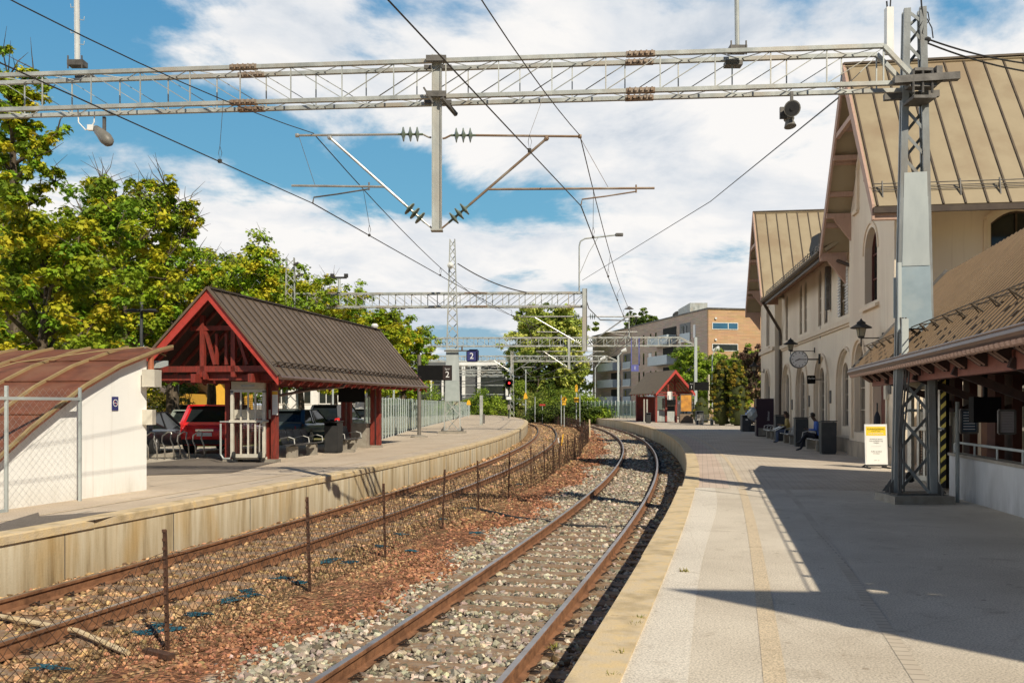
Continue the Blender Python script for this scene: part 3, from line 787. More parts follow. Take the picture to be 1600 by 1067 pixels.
# fallen posts / timber at the bottom left
o=MB().tube([gnd(-40,955,-.72),gnd(120,985,-.70),gnd(200,1020,-.74)],.03,8).build('fallen_post',T['coping']); tag(o,'pale wooden pole lying across the rusty rail behind the nearest fence post','pole')
o=MB().bar(gnd(228,1016,-.76),gnd(268,1026,-.76),.09,.05).build('timber_offcut',T['brownpost']); tag(o,'short rusty brown plank by the foot of the nearest fence post','plank')
# blue rope scraps
bl=[(80,1046,1),(228,990,1),(243,980,1.2),(275,985,.6),(303,962,.6),(385,925,1.1),(395,932,1),(445,905,1),(470,912,.6),(360,940,.6),(513,880,1),(520,876,.8),(548,880,.5),(625,836,.8),(640,862,.5),(735,795,.7),(813,757,.8),(742,834,.5),(590,855,.6),(690,812,.6)]
for (x,y,k) in bl:
    p=gnd(x,y,-.77); rr=random.Random(x); pts=[]
    for i in range(30):
        pts.append(p+Vector((rr.gauss(0,.075),rr.gauss(0,.05),.01+abs(rr.gauss(0,.016))))*1.0)
    o=MB().tube(pts,.006,5).build('rope_scrap',T['rope']); tag(o,'tangled scrap of blue rope lying in the gravel along the rusty fence','rope scrap','blue rope scraps in the gravel')
o=MB().tube([gnd(x,y,-.775) for x,y in ((752,797),(780,803),(803,809),(828,812),(852,813.5),(871,820),(918,823.5),(964,824),(985,823),(1022,825.5))],.045,8).build('crossing_cable',T['blackmatte']); tag(o,'thick black cable lying across the ballast and under the rails','cable')
jp=[gnd(x,y,.011) for x,y in ((1076,763),(1110,766.5),(1150,771),(1180,775),(1210,779.5))]
b=MB()
for i in range(4): b.add([jp[i]+Vector((0,.0,0)),jp[i+1],jp[i+1]+Vector((0,.05,0)),jp[i]+Vector((0,.05,0))],[(0,1,2,3)])
tag(b.build('joint_strip',T['blackmatte'],fixn=False),kind='structure')
# weeds
for (x,y,z) in [(1000,968,.0),(993,978,.0),(968,1022,.0),(955,1058,.0),(858,1015,-.77),(866,1010,-.77),(1068,893,0)]:
    p=gnd(x,y,z); rr=random.Random(x); b=MB()
    for i in range(26):
        a=rr.uniform(0,6.28); l=rr.uniform(.02,.05); q=p+Vector((rr.gauss(0,.02),rr.gauss(0,.02),0))
        t=q+Vector((math.cos(a)*l,math.sin(a)*l,rr.uniform(.01,.05))); w=Vector((-math.sin(a),math.cos(a),0))*.008
        b.add([q-w,q+w,t],[(0,1,2)])
    o=b.build('weed',T['weed'],fixn=False)
    tag(o,'small yellowish weed tuft growing at the edge of the coping' if z==0 else 'small green weed growing in the ballast beside the rail','weed','weed tufts by the coping' if z==0 else 'weeds by the right rail')
# ------------------------------------------------------------------ walls with real openings
def arch(a0,a1,z0,z1,seg=10,pointed=False):
    """opening outline, arched top (z1 = crown)"""
    w=(a1-a0)/2; c=(a0+a1)/2; zr=z1-w
    pts=[(a0,z0),(a1,z0)]
    for i in range(seg+1):
        t=math.pi*i/seg; pts.append((c+w*math.cos(t),zr+w*math.sin(t)))
    return pts
def segarch(a0,a1,z0,z1,rise=.25,seg=8):
    pts=[(a0,z0),(a1,z0)]
    for i in range(seg+1):
        t=i/seg; a=a1+(a0-a1)*t; pts.append((a,z1-rise+rise*4*t*(1-t)*.999))
    return pts
def wall(name, outer, holes, f, m, parent, depth=.22, dvec=None, mrev=None):
    """f maps (a,z)->3d; dvec: inward vector for reveals"""
    loops=[[Vector((p[0],p[1],0)) for p in outer]]+[[Vector((p[0],p[1],0)) for p in h] for h in holes]
    flat=[p for l in loops for p in l]
    tris=tessellate_polygon(loops)
    b=MB(); b.add([f(p.x,p.y) for p in flat],[tuple(t) for t in tris])
    dv=Vector(dvec)
    for h in holes:
        n=len(h); vs=[f(*p) for p in h]+[Vector(f(*p))+dv*depth for p in h]
        b.add(vs,[(i,(i+1)%n,(i+1)%n+n,i+n) for i in range(n)])
    return b.build(name,m,parent,fixn=True)
def polyface(b, pts, f, off, m=0):
    vs=[Vector(f(*p))+Vector(off) for p in pts]; b.add(vs,[tuple(range(len(vs)))],m)

# ------------------------------------------------------------------ station building
SB=thing('station_building','old cream plastered station building with steep tan metal gable roofs beside the track','building')
ang=-math.atan(.1434)
def fr_(b0):          # facade plane x=b0 ; (a,z) -> (x=b, y=a, z)
    return lambda a,z: Vector((b0,a,z))
def window_set(parent, outline, f, inn, depth, bars=2, label=None, mp='winshade', mf='frame', fw=.07):
    """frame + pane set back in the opening"""
    inn=Vector(inn); b=MB(); n=len(outline)
    a0=min(p[0] for p in outline); a1=max(p[0] for p in outline); z0=min(p[1] for p in outline); z1=max(p[1] for p in outline)
    for i in range(n):
        p,q=outline[i],outline[(i+1)%n]
        b.bar(Vector(f(*p))+inn*(depth-.03),Vector(f(*q))+inn*(depth-.03),fw,fw,up=inn)
    c=(a0+a1)/2
    if bars and a1-a0>.5: b.bar(Vector(f(c,z0))+inn*(depth-.02),Vector(f(c,z1))+inn*(depth-.02),.05,.05,up=inn)
    for k in range(1,bars+1):
        z=z0+(z1-z0)*k/(bars+1)
        b.bar(Vector(f(a0,z))+inn*(depth-.022),Vector(f(a1,z))+inn*(depth-.022),.045,.045,up=inn)
    w=b.build('window',T[mf],parent)
    pb=MB(); polyface(pb,outline,f,inn*(depth+.02)); pb.build('pane',T[mp],w)
    if label: w['label']=label
    return w
INN=(1,0,0)
# main range wall (set back), with relief arches
fw=fr_(.35)
arches=[(6.35,8.9),(10.55,13.3),(15.0,17.8),(19.5,22.0)]
holes=[arch(a0,a1,.55,3.68) for a0,a1 in arches]
up=[(7.4,8.6),(10.75,11.45),(12.0,12.7),(15.3,15.95),(16.5,17.15),(20.5,21.2)]
holes2=[arch(a0,a1,4.95,7.28) for a0,a1 in up]
wall('wall',[(5.4,0),(22.6,0),(22.6,7.9),(5.4,7.9)],holes+holes2,fw,T['plaster'],SB,.12,INN)
for (a0,a1) in arches:
    # inner plane of the relief with two lancets
    w=(a1-a0); g=.28; l1=(a0+g*.8,a0+w/2-.12); l2=(a0+w/2+.12,a1-g*.8)
    h=[arch(l1[0],l1[1],.9,3.25),arch(l2[0],l2[1],.9,3.25)]
    wall('wall_recess',arch(a0-.01,a1+.01,.53,3.7),h,fr_(.47),T['plaster'],SB,.22,INN)
    for hh in h: window_set(SB,hh,fr_(.47),INN,.16,3)
    b=MB(); ol=arch(a0-.09,a1+.09,.55,3.77,14); n=len(ol)
    for i in range(1,n-1): b.bar(fw(*ol[i])+Vector((-.02,0,0)),fw(*ol[i+1])+Vector((-.02,0,0)),.09,.1,up=(1,0,0))
    b.bar(fw(*ol[0])-Vector((.02,0,0)),fw(*ol[-1])-Vector((.02,0,0)),.09,.1,up=(1,0,0))
    b.build('arch_moulding',T['plastertrim'],SB)
for hh in holes2: window_set(SB,hh,fw,INN,.11,3)
# shutters on the first upper window
for sd in (7.35,8.55):
    b=MB()
    for z in np.arange(5.0,6.9,.11): b.box((.31,sd+.0,z),(.05,.26,.05),tilt=Matrix.Rotation(.5,3,'Y'))
    b.b2((.33,sd-.13,4.95),(.345,sd+.13,6.9)); b.build('shutter',T['whitepaint'],SB)
# string course / plinth
b=MB(); b.b2((.20,5.4,4.58),(.36,22.6,4.76)); b.b2((.27,5.4,4.50),(.36,22.6,4.58)); b.b2((-.12,22.55,4.58),(.02,28.1,4.76)); b.build('string_course',T['plastertrim'],SB)
b=MB(); b.b2((.26,5.4,0),(.37,22.6,.5)); b.b2((-.08,22.55,0),(.02,28.0,.5)); b.b2((-.08,-.06,0),(.02,.9,.5)); b.b2((-.08,2.5,0),(.02,5.45,.5)); b.build('plinth',T['plasterdirt'],SB)

# near gable wing (projects), peak over a=2.75
PK=12.2; EV=7.05; AC=2.65; OV=3.6; TG=(PK-EV)/OV
f0=fr_(0.0)
def gz(a): return PK-abs(a-AC)*TG-.28
door_arch=arch(.95,2.35,.0,3.5)
gw=[arch(1.85,3.35,4.85,7.15)]
attic=[arch(2.0,2.45,9.0,10.2),arch(2.85,3.3,9.0,10.2)]
low2=arch(3.3,4.75,.8,3.7)
wall('wall',[(0,0),(5.45,0),(5.45,gz(5.45)),(AC,gz(AC)),(0,gz(0))],[door_arch,low2]+gw+attic,f0,T['plaster'],SB,.3,INN)
window_set(SB,gw[0],f0,INN,.28,2,mf='framered',mp='windark')
for h in attic: window_set(SB,h,f0,INN,.2,2)
window_set(SB,low2,f0,INN,.25,3)
d=MB(); d.b2((.24,.98,0.02),(.30,2.32,2.5)); dd=d.build('door',T['redwood'],SB)
d=MB(); 
for (y0,y1) in ((1.05,1.6),(1.7,2.25)):
    d.b2((.225,y0,.25),(.245,y1,1.0)); d.b2((.225,y0,1.15),(.245,y1,2.35))
d.build('door_panel',T['framered'],dd)
MB().tube([(.2,1.66,1.0),(.15,1.66,1.0),(.15,1.6,1.15),(.2,1.6,1.15)],.015,6).build('handle',T['chrome'],dd)
d=MB(); polyface(d,arch(.98,2.32,2.6,3.46),f0,(.28,0,0)); d.build('fanlight',T['windark'],SB)
# mouldings of the gable wing
b=MB()
ol=arch(.80,2.5,.3,3.66,14)
for i in range(1,len(ol)-1): b.bar(f0(*ol[i])-Vector((.02,0,0)),f0(*ol[i+1])-Vector((.02,0,0)),.11,.1,up=(1,0,0))
b.build('arch_moulding',T['plastertrim'],SB); b=MB()
ol=arch(1.70,3.5,4.85,7.3,14)
for i in range(2,len(ol)-1): b.bar(f0(*ol[i])-Vector((.01,0,0)),f0(*ol[i+1])-Vector((.01,0,0)),.07,.06,up=(1,0,0))
b.build('arch_moulding',T['plastertrim'],SB); b=MB()
ol=arch(3.15,4.9,.6,3.85,14)
for i in range(1,len(ol)-1): b.bar(f0(*ol[i])-Vector((.02,0,0)),f0(*ol[i+1])-Vector((.02,0,0)),.11,.1,up=(1,0,0))
b.build('arch_moulding',T['plastertrim'],SB)
b=MB(); b.prism([(-.12,1.6,4.62),(-.12,3.6,4.62),(-.12,3.6,4.72),(-.12,1.6,4.72)],(.13,0,.06)); b.build('window_sill',T['plastertrim'],SB)
b=MB() # stepped label moulding around the attic pair
for p,q in (((.55,8.0),(1.2,8.0)),((1.2,8.0),(1.2,9.3)),((1.2,9.3),(1.7,10.0)),((1.7,10.0),(AC,10.9)),((AC,10.9),(3.6,10.0)),((3.6,10.0),(4.1,9.3)),((4.1,9.3),(4.1,8.0)),((4.1,8.0),(4.75,8.0)),((.55,8.0),(.55,7.75))):
    b.bar(f0(*p)-Vector((.04,0,0)),f0(*q)-Vector((.04,0,0)),.13,.1,up=(1,0,0))
b.build('relief_moulding',T['plastertrim'],SB)
# near side wall (towards the camera), set back 0.9 m behind the corner pier
fs_=lambda x,z: Vector((x,.9,z))
sw=segarch(2.85,4.3,5.0,7.2,.35)
sh=[sw,segarch(5.4,6.9,5.0,7.2,.35)]
wall('wall',[(.35,0),(13,0),(13,9.4),(.35,9.4)],sh,fs_,T['plaster'],SB,.2,(0,1,0))
window_set(SB,sw,fs_,(0,1,0),.16,1,mp='windark',mf='gutter',fw=.10); window_set(SB,sh[1],fs_,(0,1,0),.16,1,mp='windark',mf='gutter',fw=.10)
b=MB(); ol=segarch(2.7,4.45,5.0,7.34,.35)
for i in range(1,len(ol)-1): b.bar(fs_(*ol[i])-Vector((0,.01,0)),fs_(*ol[i+1])-Vector((0,.01,0)),.10,.08,up=(0,1,0))
b.bar((2.7,.88,5.0),(2.7,.88,6.95),.10,.08); b.build('arch_moulding',T['plastertrim'],SB)
b=MB(); b.b2((.002,0,0),(.35,.92,8.2)); b.build('corner_pier',T['plaster'],SB)
# inner side wall beyond
wall('wall',[(0,0),(6,0),(6,8.5),(0,8.5)],[],lambda x,z:Vector((x,5.45,z)),T['plaster'],SB,.1,(0,-1,0))

def gable_roof(ac,half,ev,pk,x0,x1,near=True,seamstep=.56,label=None):
    th=.14; b=MB()
    for sg in (-1,1):
        b.slab((x0,ac+sg*half,ev),(x1,ac+sg*half,ev),(x1,ac,pk),(x0,ac,pk),th)
    rf=b.build('roof',T['tanroof'],SB)
    s=MB(); x=x0+.12
    while x<x1:
        for sg in (-1,1):
            nrm=Vector((0,sg*(pk-ev),half)).normalized()*.018
            s.bar(Vector((x,ac+sg*half,ev))+nrm,Vector((x,ac,pk))+nrm,.028,.045,up=(1,0,0))
        x+=seamstep
    s.bar((x0,ac,pk+.03),(x1,ac,pk+.03),.16,.06)
    s.build('roof_seam',T['seam'],rf)
    # verge boards
    v=MB()
    for sg in (-1,1):
        e=Vector((x0-.03,ac+sg*(half+.02),ev-.10)); p=Vector((x0-.03,ac,pk-.10))
        v.bar(e,p,.07,.34,up=(1,0,0)) if False else v.prism([e+Vector((0,0,.14)),p+Vector((0,0,.16)),p-Vector((0,0,.40)),e-Vector((0,0,.26))],(.07,0,0))
    v.build('bargeboard',T['eavewood'],rf)
    # soffit purlins & brackets between wall and bargeboard
    pu=MB()
    for k in np.linspace(.1,.98,6):
        for sg in(-1,1):
            y=ac+sg*half*k; z=pk-(pk-ev)*k-.26
            pu.b2((x0+.04,y-.07,z-.08),(.05,y+.07,z+.08))
    for sg in (-1,1):
        for k in (.40,.72,.97):
            y=ac+sg*half*k; z=pk-(pk-ev)*k-.36
            pu.b2((x0-.0,y-.08,z-.16),(.06,y+.08,z))
            pu.prism([(0.02,y-.07,z-.16),(0.02,y-.07,z-.95),(x0+.22,y-.07,z-.16)],(0,.14,0)) if (k>.5 and not (k>.9 and sg<0)) else None
        y0=ac+sg*half*.22; 
    # collar + king strut of the open gable
    k=.30; z=pk-(pk-ev)*k-.36
    pu.bar((x0+.05,ac-half*k,z),(x0+.05,ac+half*k,z),.12,.16)
    pu.each('eave_bracket',T['eavewood'],rf)
    sf=MB()
    for sg in (-1,1):
        sf.slab((x0+.02,ac+sg*half,ev-.16),(.02,ac+sg*half,ev-.16),(.02,ac,pk-.16),(x0+.02,ac,pk-.16),.03)
    sf.build('soffit',T['eavewood'],rf)
    return rf
T['seam']=mat('roof_seam',(.11,.08,.05),(.07,.05,.035),.6,.1,3)
rf=gable_roof(AC,OV,EV,PK,-.80,12.5)
# soffit along the near eave and snow guard
b=MB(); b.slab((-.5,AC-OV+.03,EV-.12),(12,AC-OV+.03,EV-.12),(12,.9,EV+(.9-(AC-OV))*TG-.2),(-.5,.9,EV+(.9-(AC-OV))*TG-.2),.04); b.build('soffit',T['eavewood'],rf)
b=MB(); e=AC-OV
b.bar((-.8,e-.02,EV-.12),(12.5,e-.02,EV-.12),.12,.16); b.build('gutter',T['gutter'],rf)
b=MB(); zz=.32
for k in range(3): b.tube([(-.75,e+.28,EV+.30*TG+.05+.09*k),(12.4,e+.28,EV+.30*TG+.05+.09*k)],.014,5)
x=-.5
while x<12: b.bar((x,e+.2,EV+.2*TG-.02),(x,e+.28,EV+.30*TG+.30),.03,.05); b.bar((x,e+.34,EV+.34*TG),(x,e+.28,EV+.3*TG+.28),.02,.02); x+=1.0
b.build('snow_guard',T['galvdark'],rf)
# far gable
wall('wall',[(22.5,0),(28.0,0),(28.0,PK+.2-abs(28.0-25.1)*1.42-.3),(25.1,PK-.1),(22.5,PK+.2-abs(22.5-25.1)*1.42-.3)],
     [arch(24.3,25.9,.9,3.5),arch(24.5,25.7,4.95,7.2)],f0,T['plaster'],SB,.25,INN)
window_set(SB,arch(24.3,25.9,.9,3.5),f0,INN,.2,3); window_set(SB,arch(24.5,25.7,4.95,7.2),f0,INN,.2,3)
b=MB(); ol=arch(24.15,26.05,.7,3.65,14)
for i in range(1,len(ol)-1): b.bar(f0(*ol[i])-Vector((.02,0,0)),f0(*ol[i+1])-Vector((.02,0,0)),.1,.09,up=(1,0,0))
b.prism([(-.1,24.3,4.74),(-.1,25.9,4.74),(-.1,25.9,4.84),(-.1,24.3,4.84)],(.11,0,.04)); b.build('arch_moulding',T['plastertrim'],SB)
wall('wall',[(0,0),(.36,0),(.36,7.2),(0,7.2)],[],lambda x,z:Vector((x,22.5,z)),T['plaster'],SB,.1,(0,1,0))
wall('wall',[(0,0),(9,0),(9,8),(0,8)],[],lambda x,z:Vector((x,28.0,z)),T['plaster'],SB,.1,(0,-1,0))
gable_roof(25.1,3.5,7.25,PK+.2,-.80,9.0)
# main range roof (36 deg), gutter, snow guards
b=MB(); b.slab((-.72,5.9,7.10),(-.72,21.7,7.10),(5.2,21.7,11.2),(5.2,5.9,11.2),.12); b.slab((11,5.9,7.10),(11,21.7,7.10),(5.2,21.7,11.2),(5.2,5.9,11.2),.12)
mr=b.build('roof',T['tanroof'],SB)
b=MB()
for y in np.arange(6.0,21.6,.56): b.bar((-.72,y,7.13),(5.2,y,11.23),.028,.045,up=(0,1,0))
b.build('roof_seam',T['seam'],mr)
b=MB(); n=10
prof=[(math.cos(t)*.09,math.sin(t)*.09) for t in np.linspace(math.pi,2*math.pi,n)]
b.prism([(-.80+p[0],6.3,7.07+p[1]) for p in prof],(0,15.2,0)); b.b2((-.66,6.3,6.86),(-.60,21.5,7.05)); b.build('gutter',T['gutter'],mr)
b=MB(); b.slab((-.62,6,6.98),(-.62,21.6,6.98),(.36,21.6,7.66),(.36,6,7.66),.03); 
for y in np.arange(6.6,21.5,.9): b.bar((-.6,y,6.9),(.35,y,7.5),.09,.12)
b.build('soffit',T['eavewood'],mr)
b=MB(); b.tube([(-.60,6.4,7.38),(-.60,21.4,7.38)],.015,5); b.tube([(-.60,6.4,7.48),(-.60,21.4,7.48)],.015,5)
for y in np.arange(6.5,21.4,.55): b.bar((-.66,y,7.12),(-.58,y,7.55),.03,.03)
b.build('snow_guard',T['galvdark'],mr)
b=MB(); b.prism([(-.50,8.1,7.30),(-.50,9.6,7.30),(-.50,10.0,7.72),(-.50,9.4,8.12),(-.50,8.1,8.02)],(1.6,0,.5)); b.build('roof_hatch',T['blackmatte'],mr)
# drainpipes
b=MB(); b.tube([(-.72,21.55,7.0),(-.55,21.7,6.75),(.22,22.28,5.6),(.25,22.3,5.4),(.25,22.3,.15)],.075,8); b.build('drainpipe',T['gutter'],SB)
b=MB(); b.tube([(-.72,6.6,7.0),(-.5,6.4,6.85),(.15,5.6,6.4),(.22,5.55,6.3)],.06,8); b.build('drainpipe',T['gutter'],SB)
b=MB(); b.tube([(-.04,.62,3.1),(-.04,.62,.1)],.03,6); b.b2((-.10,.52,1.85),(-.005,.74,2.5)); b.build('junction_box',T['creambar'],SB)
b=MB(); b.bar((.28,11.9,4.95),(.28,11.9,4.4),.02,.02); b.b2((.16,10.1,5.4),(.3,10.35,7.1)); b.tube([(.2,10.2,5.4),(.15,10.0,5.0),(.2,10.4,4.95),(.22,10.3,5.35)],.02,5); b.build('wall_fixture',T['galvdark'],SB)
# small wall plates
for (y,z) in ((18.7,1.45),(14.2,1.6),(9.75,1.75),(-.0,2.0)):
    MB().b2((.315 if y>5 else -.03,y+.3,z),(.345 if y>5 else -.002,y+.55,z+.5)).build('wall_plate',T['galvdark'],SB)
# unseen cross wing shaped to cast the platform shadow, and low annex behind the canopy
SB.location=(10.67,25.0,0); SB.rotation_euler=(0,0,ang)
for o_ in [x for x in bpy.data.objects if x.parent==SB]: pass

NW=thing('station_building','unseen pointed station wing shaped to cast the shadow tip on the platform','building',(9,-1,0))
P_=Vector((6.8,-.9,9.0)); Fa=P_+Vector((.511,3.56,-4)); Qa=P_+Vector((1.15,-.16,-4)); Ra=Vector((14,-1.5,9.0)); Fb=Fa+Vector((8,-1.1,0)); 
b=MB(); b.add([P_,Fa,Qa,Ra,Fb,Qa+Vector((7,-2,0))],[(0,1,2),(0,3,4,1),(0,2,5,3)]); b.build('roof',T['tanroof'],NW,fixn=False)
b=MB(); b.prism([Fa,Fb,Qa+Vector((7,-2,0)),Qa],(0,0,-5)); b.build('wall',T['plaster'],NW)

# annex wall behind canopy: line X=9.35+.1434*D
AN=thing('station_annex','low annex with orange brown panels and cream door frames behind the canopy','building',(12,15,0))
u_=Vector((.142,.990,0)); r_=Vector((.990,-.142,0))
A0=Vector((9.35+.1434*5,5,0))
def fa(t,z): return A0+u_*t+Vector((0,0,z))
op=[(1.0,3.0),(3.5,5.5),(6.0,8.0),(8.5,10.4),(10.9,12.8),(13.3,15.2),(15.6,17.4)]
hl=[[(a,.1),(c,.1),(c,3.1),(a,3.1)] for a,c in op]
wall('wall',[(0,0),(19.8,0),(19.8,3.3),(0,3.3)],hl,fa,T['annexwood'] if 'annexwood' in T else T['orangewood'] if 'orangewood' in T else T['redwood'],AN,.15,r_)
T['annexpanel']=mat('orange_brown_panel',(.40,.13,.06),(.32,.10,.05),.6)
for a,c in op:
    b=MB()
    for (x,w) in ((a+.05,.1),(c-.05,.1),((a+c)/2,.12)):
        b.bar(fa(x,.1)+r_*.05,fa(x,3.1)+r_*.05,w,.08)
    for z in (.15,1.1,1.9,2.15,2.6,3.05): b.bar(fa(a,z)+r_*.06,fa(c,z)+r_*.06,.06,.09)
    fo=b.build('door',T['cream'],AN)
    b=MB(); polyface(b,[(a,.1),(c,.1),(c,2.2),(a,2.2)],fa,r_*.12); polyface(b,[(a,2.6),(c,2.6),(c,3.1),(a,3.1)],fa,r_*.12); b.build('pane',T['winpale'] if 'winpale' in T else T['winshade'],fo)
    b=MB(); polyface(b,[(a,2.2),(c,2.2),(c,2.6),(a,2.6)],fa,r_*.04); b.build('panel',T['annexpanel'],fo)
b=MB(); b.slab(fa(-.3,3.3)+r_*.02,fa(19.8,3.3)+r_*.02,fa(19.8,3.5)+r_*5,fa(-.3,3.5)+r_*5,.12); b.build('roof',T['tanroof'],AN)

# ------------------------------------------------------------------ canopy on the right
hu=math.atan(.2285); CU=Vector((math.sin(hu),math.cos(hu),0)); CR=Vector((CU.y,-CU.x,0))
CE=Vector((7.84,20.56,2.50))                       # far eave corner
CN=thing('platform_canopy','long canopy of ribbed tan metal roof on dark wooden posts beside the lattice mast','canopy',(8,14,0))
LEN=16.6; Wd=2.0; RZ=2.15
e0=CE; e1=CE-CU*LEN; r0=CE+CR*Wd+Vector((0,0,RZ)); r1=r0-CU*LEN; b0=CE+CR*(Wd*2.0); b1=b0-CU*LEN
b=MB(); b.slab(e0,e1,r1,r0,.10); b.slab(b0,b1,r1,r0,.10); cr=b.build('roof',T['canroof'],CN)
b=MB()
nn=int(LEN/.225)
for i in range(nn):
    q=CU*(-.06-i*.225)
    up_=(CR*(-RZ)+Vector((0,0,Wd))).normalized()*.012
    b.bar(e0+q+up_,r0+q+up_,.05,.04,up=CU)
b.build('roof_rib',mat('canopy_rib_dark',(.26,.175,.10),(.21,.14,.08),.5,.1),cr)  # rib colour darkened to carry the shadow lines of the ribs
b=MB(); b.tube([r0+Vector((0,0,-.03))+CU*.05,r1+Vector((0,0,-.03))],.045,6); b.bar(e0+CU*.03+Vector((0,0,.02)),r0+CU*.03+Vector((0,0,.05)),.05,.12)
b.build('ridge_cap',T['galvdark'],cr)
# gutter: half round with tile-like scalloped edge
b=MB(); 
g0=e0-CR*.08+Vector((0,0,-.07)); g1=e1-CR*.08+Vector((0,0,-.07))
b.tube([g0,g1],.065,10); b.tube([g0+Vector((0,0,.07))-CR*.02,g1+Vector((0,0,.07))-CR*.02],.02,6); gt=b.build('gutter',T['gutterbrown'] if 'gutterbrown' in T else T['gutter'],CN)
b=MB()
for i in range(int(LEN/.19)):
    q=CU*(-.09-i*.19); b.lathe(g0+q+CR*.03+Vector((0,0,-.075)),[(.01,-.088),(.052,-.06),(.052,.06),(.01,.088)],CU,8)
b.build('gutter_scallop',T['eavewood'],gt)
# snow guard brackets and rods
b=MB(); slope=(CR*Wd+Vector((0,0,RZ))).normalized(); nr=(CR*(-RZ)+Vector((0,0,Wd))).normalized()
base=e0+slope*.55
for i in range(int(LEN/.78)+1):
    q=base-CU*(.25+i*.78)
    b.bar(q-CU*.11,q+nr*.20,.03,.012,up=CR); b.bar(q+CU*.11,q+nr*.20,.03,.012,up=CR); b.bar(q+nr*.2,q+slope*.2,.05,.012)
for h,sl in ((.2,0),(.12,.06)): b.tube([base+nr*h+slope*sl,base-CU*LEN+nr*h+slope*sl],.010,5)
b.build('snow_guard',T['snowbrown'],cr)
Z=Vector((0,0,1))
T['darkpost']=mat('dark_red_post',(.075,.022,.016),(.05,.016,.012),.6)
T['rib']=mat('canopy_rib',(.20,.13,.075),(.16,.10,.06),.5,.1)
# timber structure
T['fasciared']=mat('pinkish_red_fascia',(.26,.09,.065),(.20,.07,.05),.6,0,6)
b=MB(); f0_=e0+CR*.42-Vector((0,0,.27)); b.bar(f0_-CU*.3,f0_-CU*LEN,.14,.24); b.build('beam',T['fasciared'],CN)
f2=e0+CR*(2*Wd-.42)-Vector((0,0,.27)); b=MB(); b.bar(f2-CU*.3,f2-CU*LEN,.14,.24); b.build('beam',T['redwood'],CN)
for i in range(17):
    q=e0-CU*(.35+i*.97)
    b=MB()
    # rafter tail with chevron cut
    c=q+CR*.12-Vector((0,0,.17))
    pts=[c-CR*.02,c+CR*.16+Vector((0,0,.10)),c+CR*.75+Vector((0,0,.13)),c+CR*.75-Vector((0,0,.16)),c+CR*.16-Vector((0,0,.13))]
    b.prism([p-CU*.06 for p in pts],CU*.12); rt=b.build('rafter_tail',T['darkwood'],CN)
    b=MB()
    for k in (0,1):
        o_=CR*(.05*k+.0)-CU*.066
        b.bar(c+o_-CR*.02,c+o_+CR*.14+Vector((0,0,.09)),.012,.022); b.bar(c+o_-CR*.02,c+o_+CR*.14-Vector((0,0,.12)),.012,.022)
    b.build('painted_chevron',T['eavewood'],rt)
for i in range(12):
    # truss ties across and pendants
    q=e0-CU*(.6+i*1.2)
    b=MB(); b.bar(q+CR*.35-Vector((0,0,.22)),q+CR*(2*Wd-.35)-Vector((0,0,.22)),.10,.16); b.bar(q+CR*Wd+Vector((0,0,RZ-.15)),q+CR*Wd-Vector((0,0,.2)),.12,.12)
    b.bar(q+CR*.3+Vector((0,0,.05)),q+CR*Wd+Vector((0,0,RZ-.15)),.09,.12); b.bar(q+CR*(2*Wd-.3)+Vector((0,0,.05)),q+CR*Wd+Vector((0,0,RZ-.15)),.09,.12)
    b.build('truss',T['darkwood'],CN)
for i,dd0 in enumerate((17.95,15.35,12.75,10.2,7.7)):
    q=Vector((4.83+.2285*dd0+.10,dd0,0)); z1=3.9
    for sx in(-.15,.15):
        b=MB(); b.b2((q.x+sx-.08,q.y-.13,0),(q.x+sx+.08,q.y+.13,z1)); b.build('post',T['darkpost'],CN)
    b=MB(); b.bar((q.x,q.y,1.6),q-CR*1.45+Z*2.2,.10,.12); b.bar((q.x,q.y,1.6),q+CR*1.2+Z*2.2,.10,.12); b.build('brace',T['darkwood'],CN)
b=MB(); q0=CE-CU*.6+CR*(2*Wd-.35); 
for t in (1.0,4.5,8.0,11.5): q=q0-CU*t; b=MB(); b.b2((q.x-.09,q.y-.09,0),(q.x+.09,q.y+.09,2.2)); b.build('post',T['darkpost'],CN)

# ramp wall + handrail
RW=thing('ramp_wall','pale rendered low wall with a steel handrail in front of the canopy','wall',(8.1,15,0))
w0=Vector((8.15,16.7,0)); w1=w0-Vector((.142,.99,0))*7; wr=Vector((.99,-.142,0))
b=MB(); b.prism([w0,w1,w1+Vector((0,0,.72)),w0+Vector((0,0,.76))],wr*.18); b.build('wall',T['greywall'],RW)
b=MB(); b.prism([w0-wr*.03+Vector((0,0,.76)),w1-wr*.03+Vector((0,0,.72)),w1-wr*.03+Vector((0,0,.77)),w0-wr*.03+Vector((0,0,.81))],wr*.26); b.build('coping',T['concrete'],RW)
b=MB(); b.tube([w0+Vector((0,0,.76))+wr*.1,w0+Vector((0,0,.97))+wr*.1,w0+(w1-w0)*.02+Vector((0,0,1.0))+wr*.1,w1+Vector((0,0,.97))+wr*.1],.024,8)
for k in range(1,7): p=w0+(w1-w0)*(k/7.)+wr*.1; b.tube([p+Vector((0,0,.78)),p+Vector((0,0,1.0))],.018,6)
b.build('handrail',T['galvlight'],RW)
tag(ribbon('dark_patch',9,17.2,-5.9,-7.6,.012,T['darkpatch']),kind='structure')
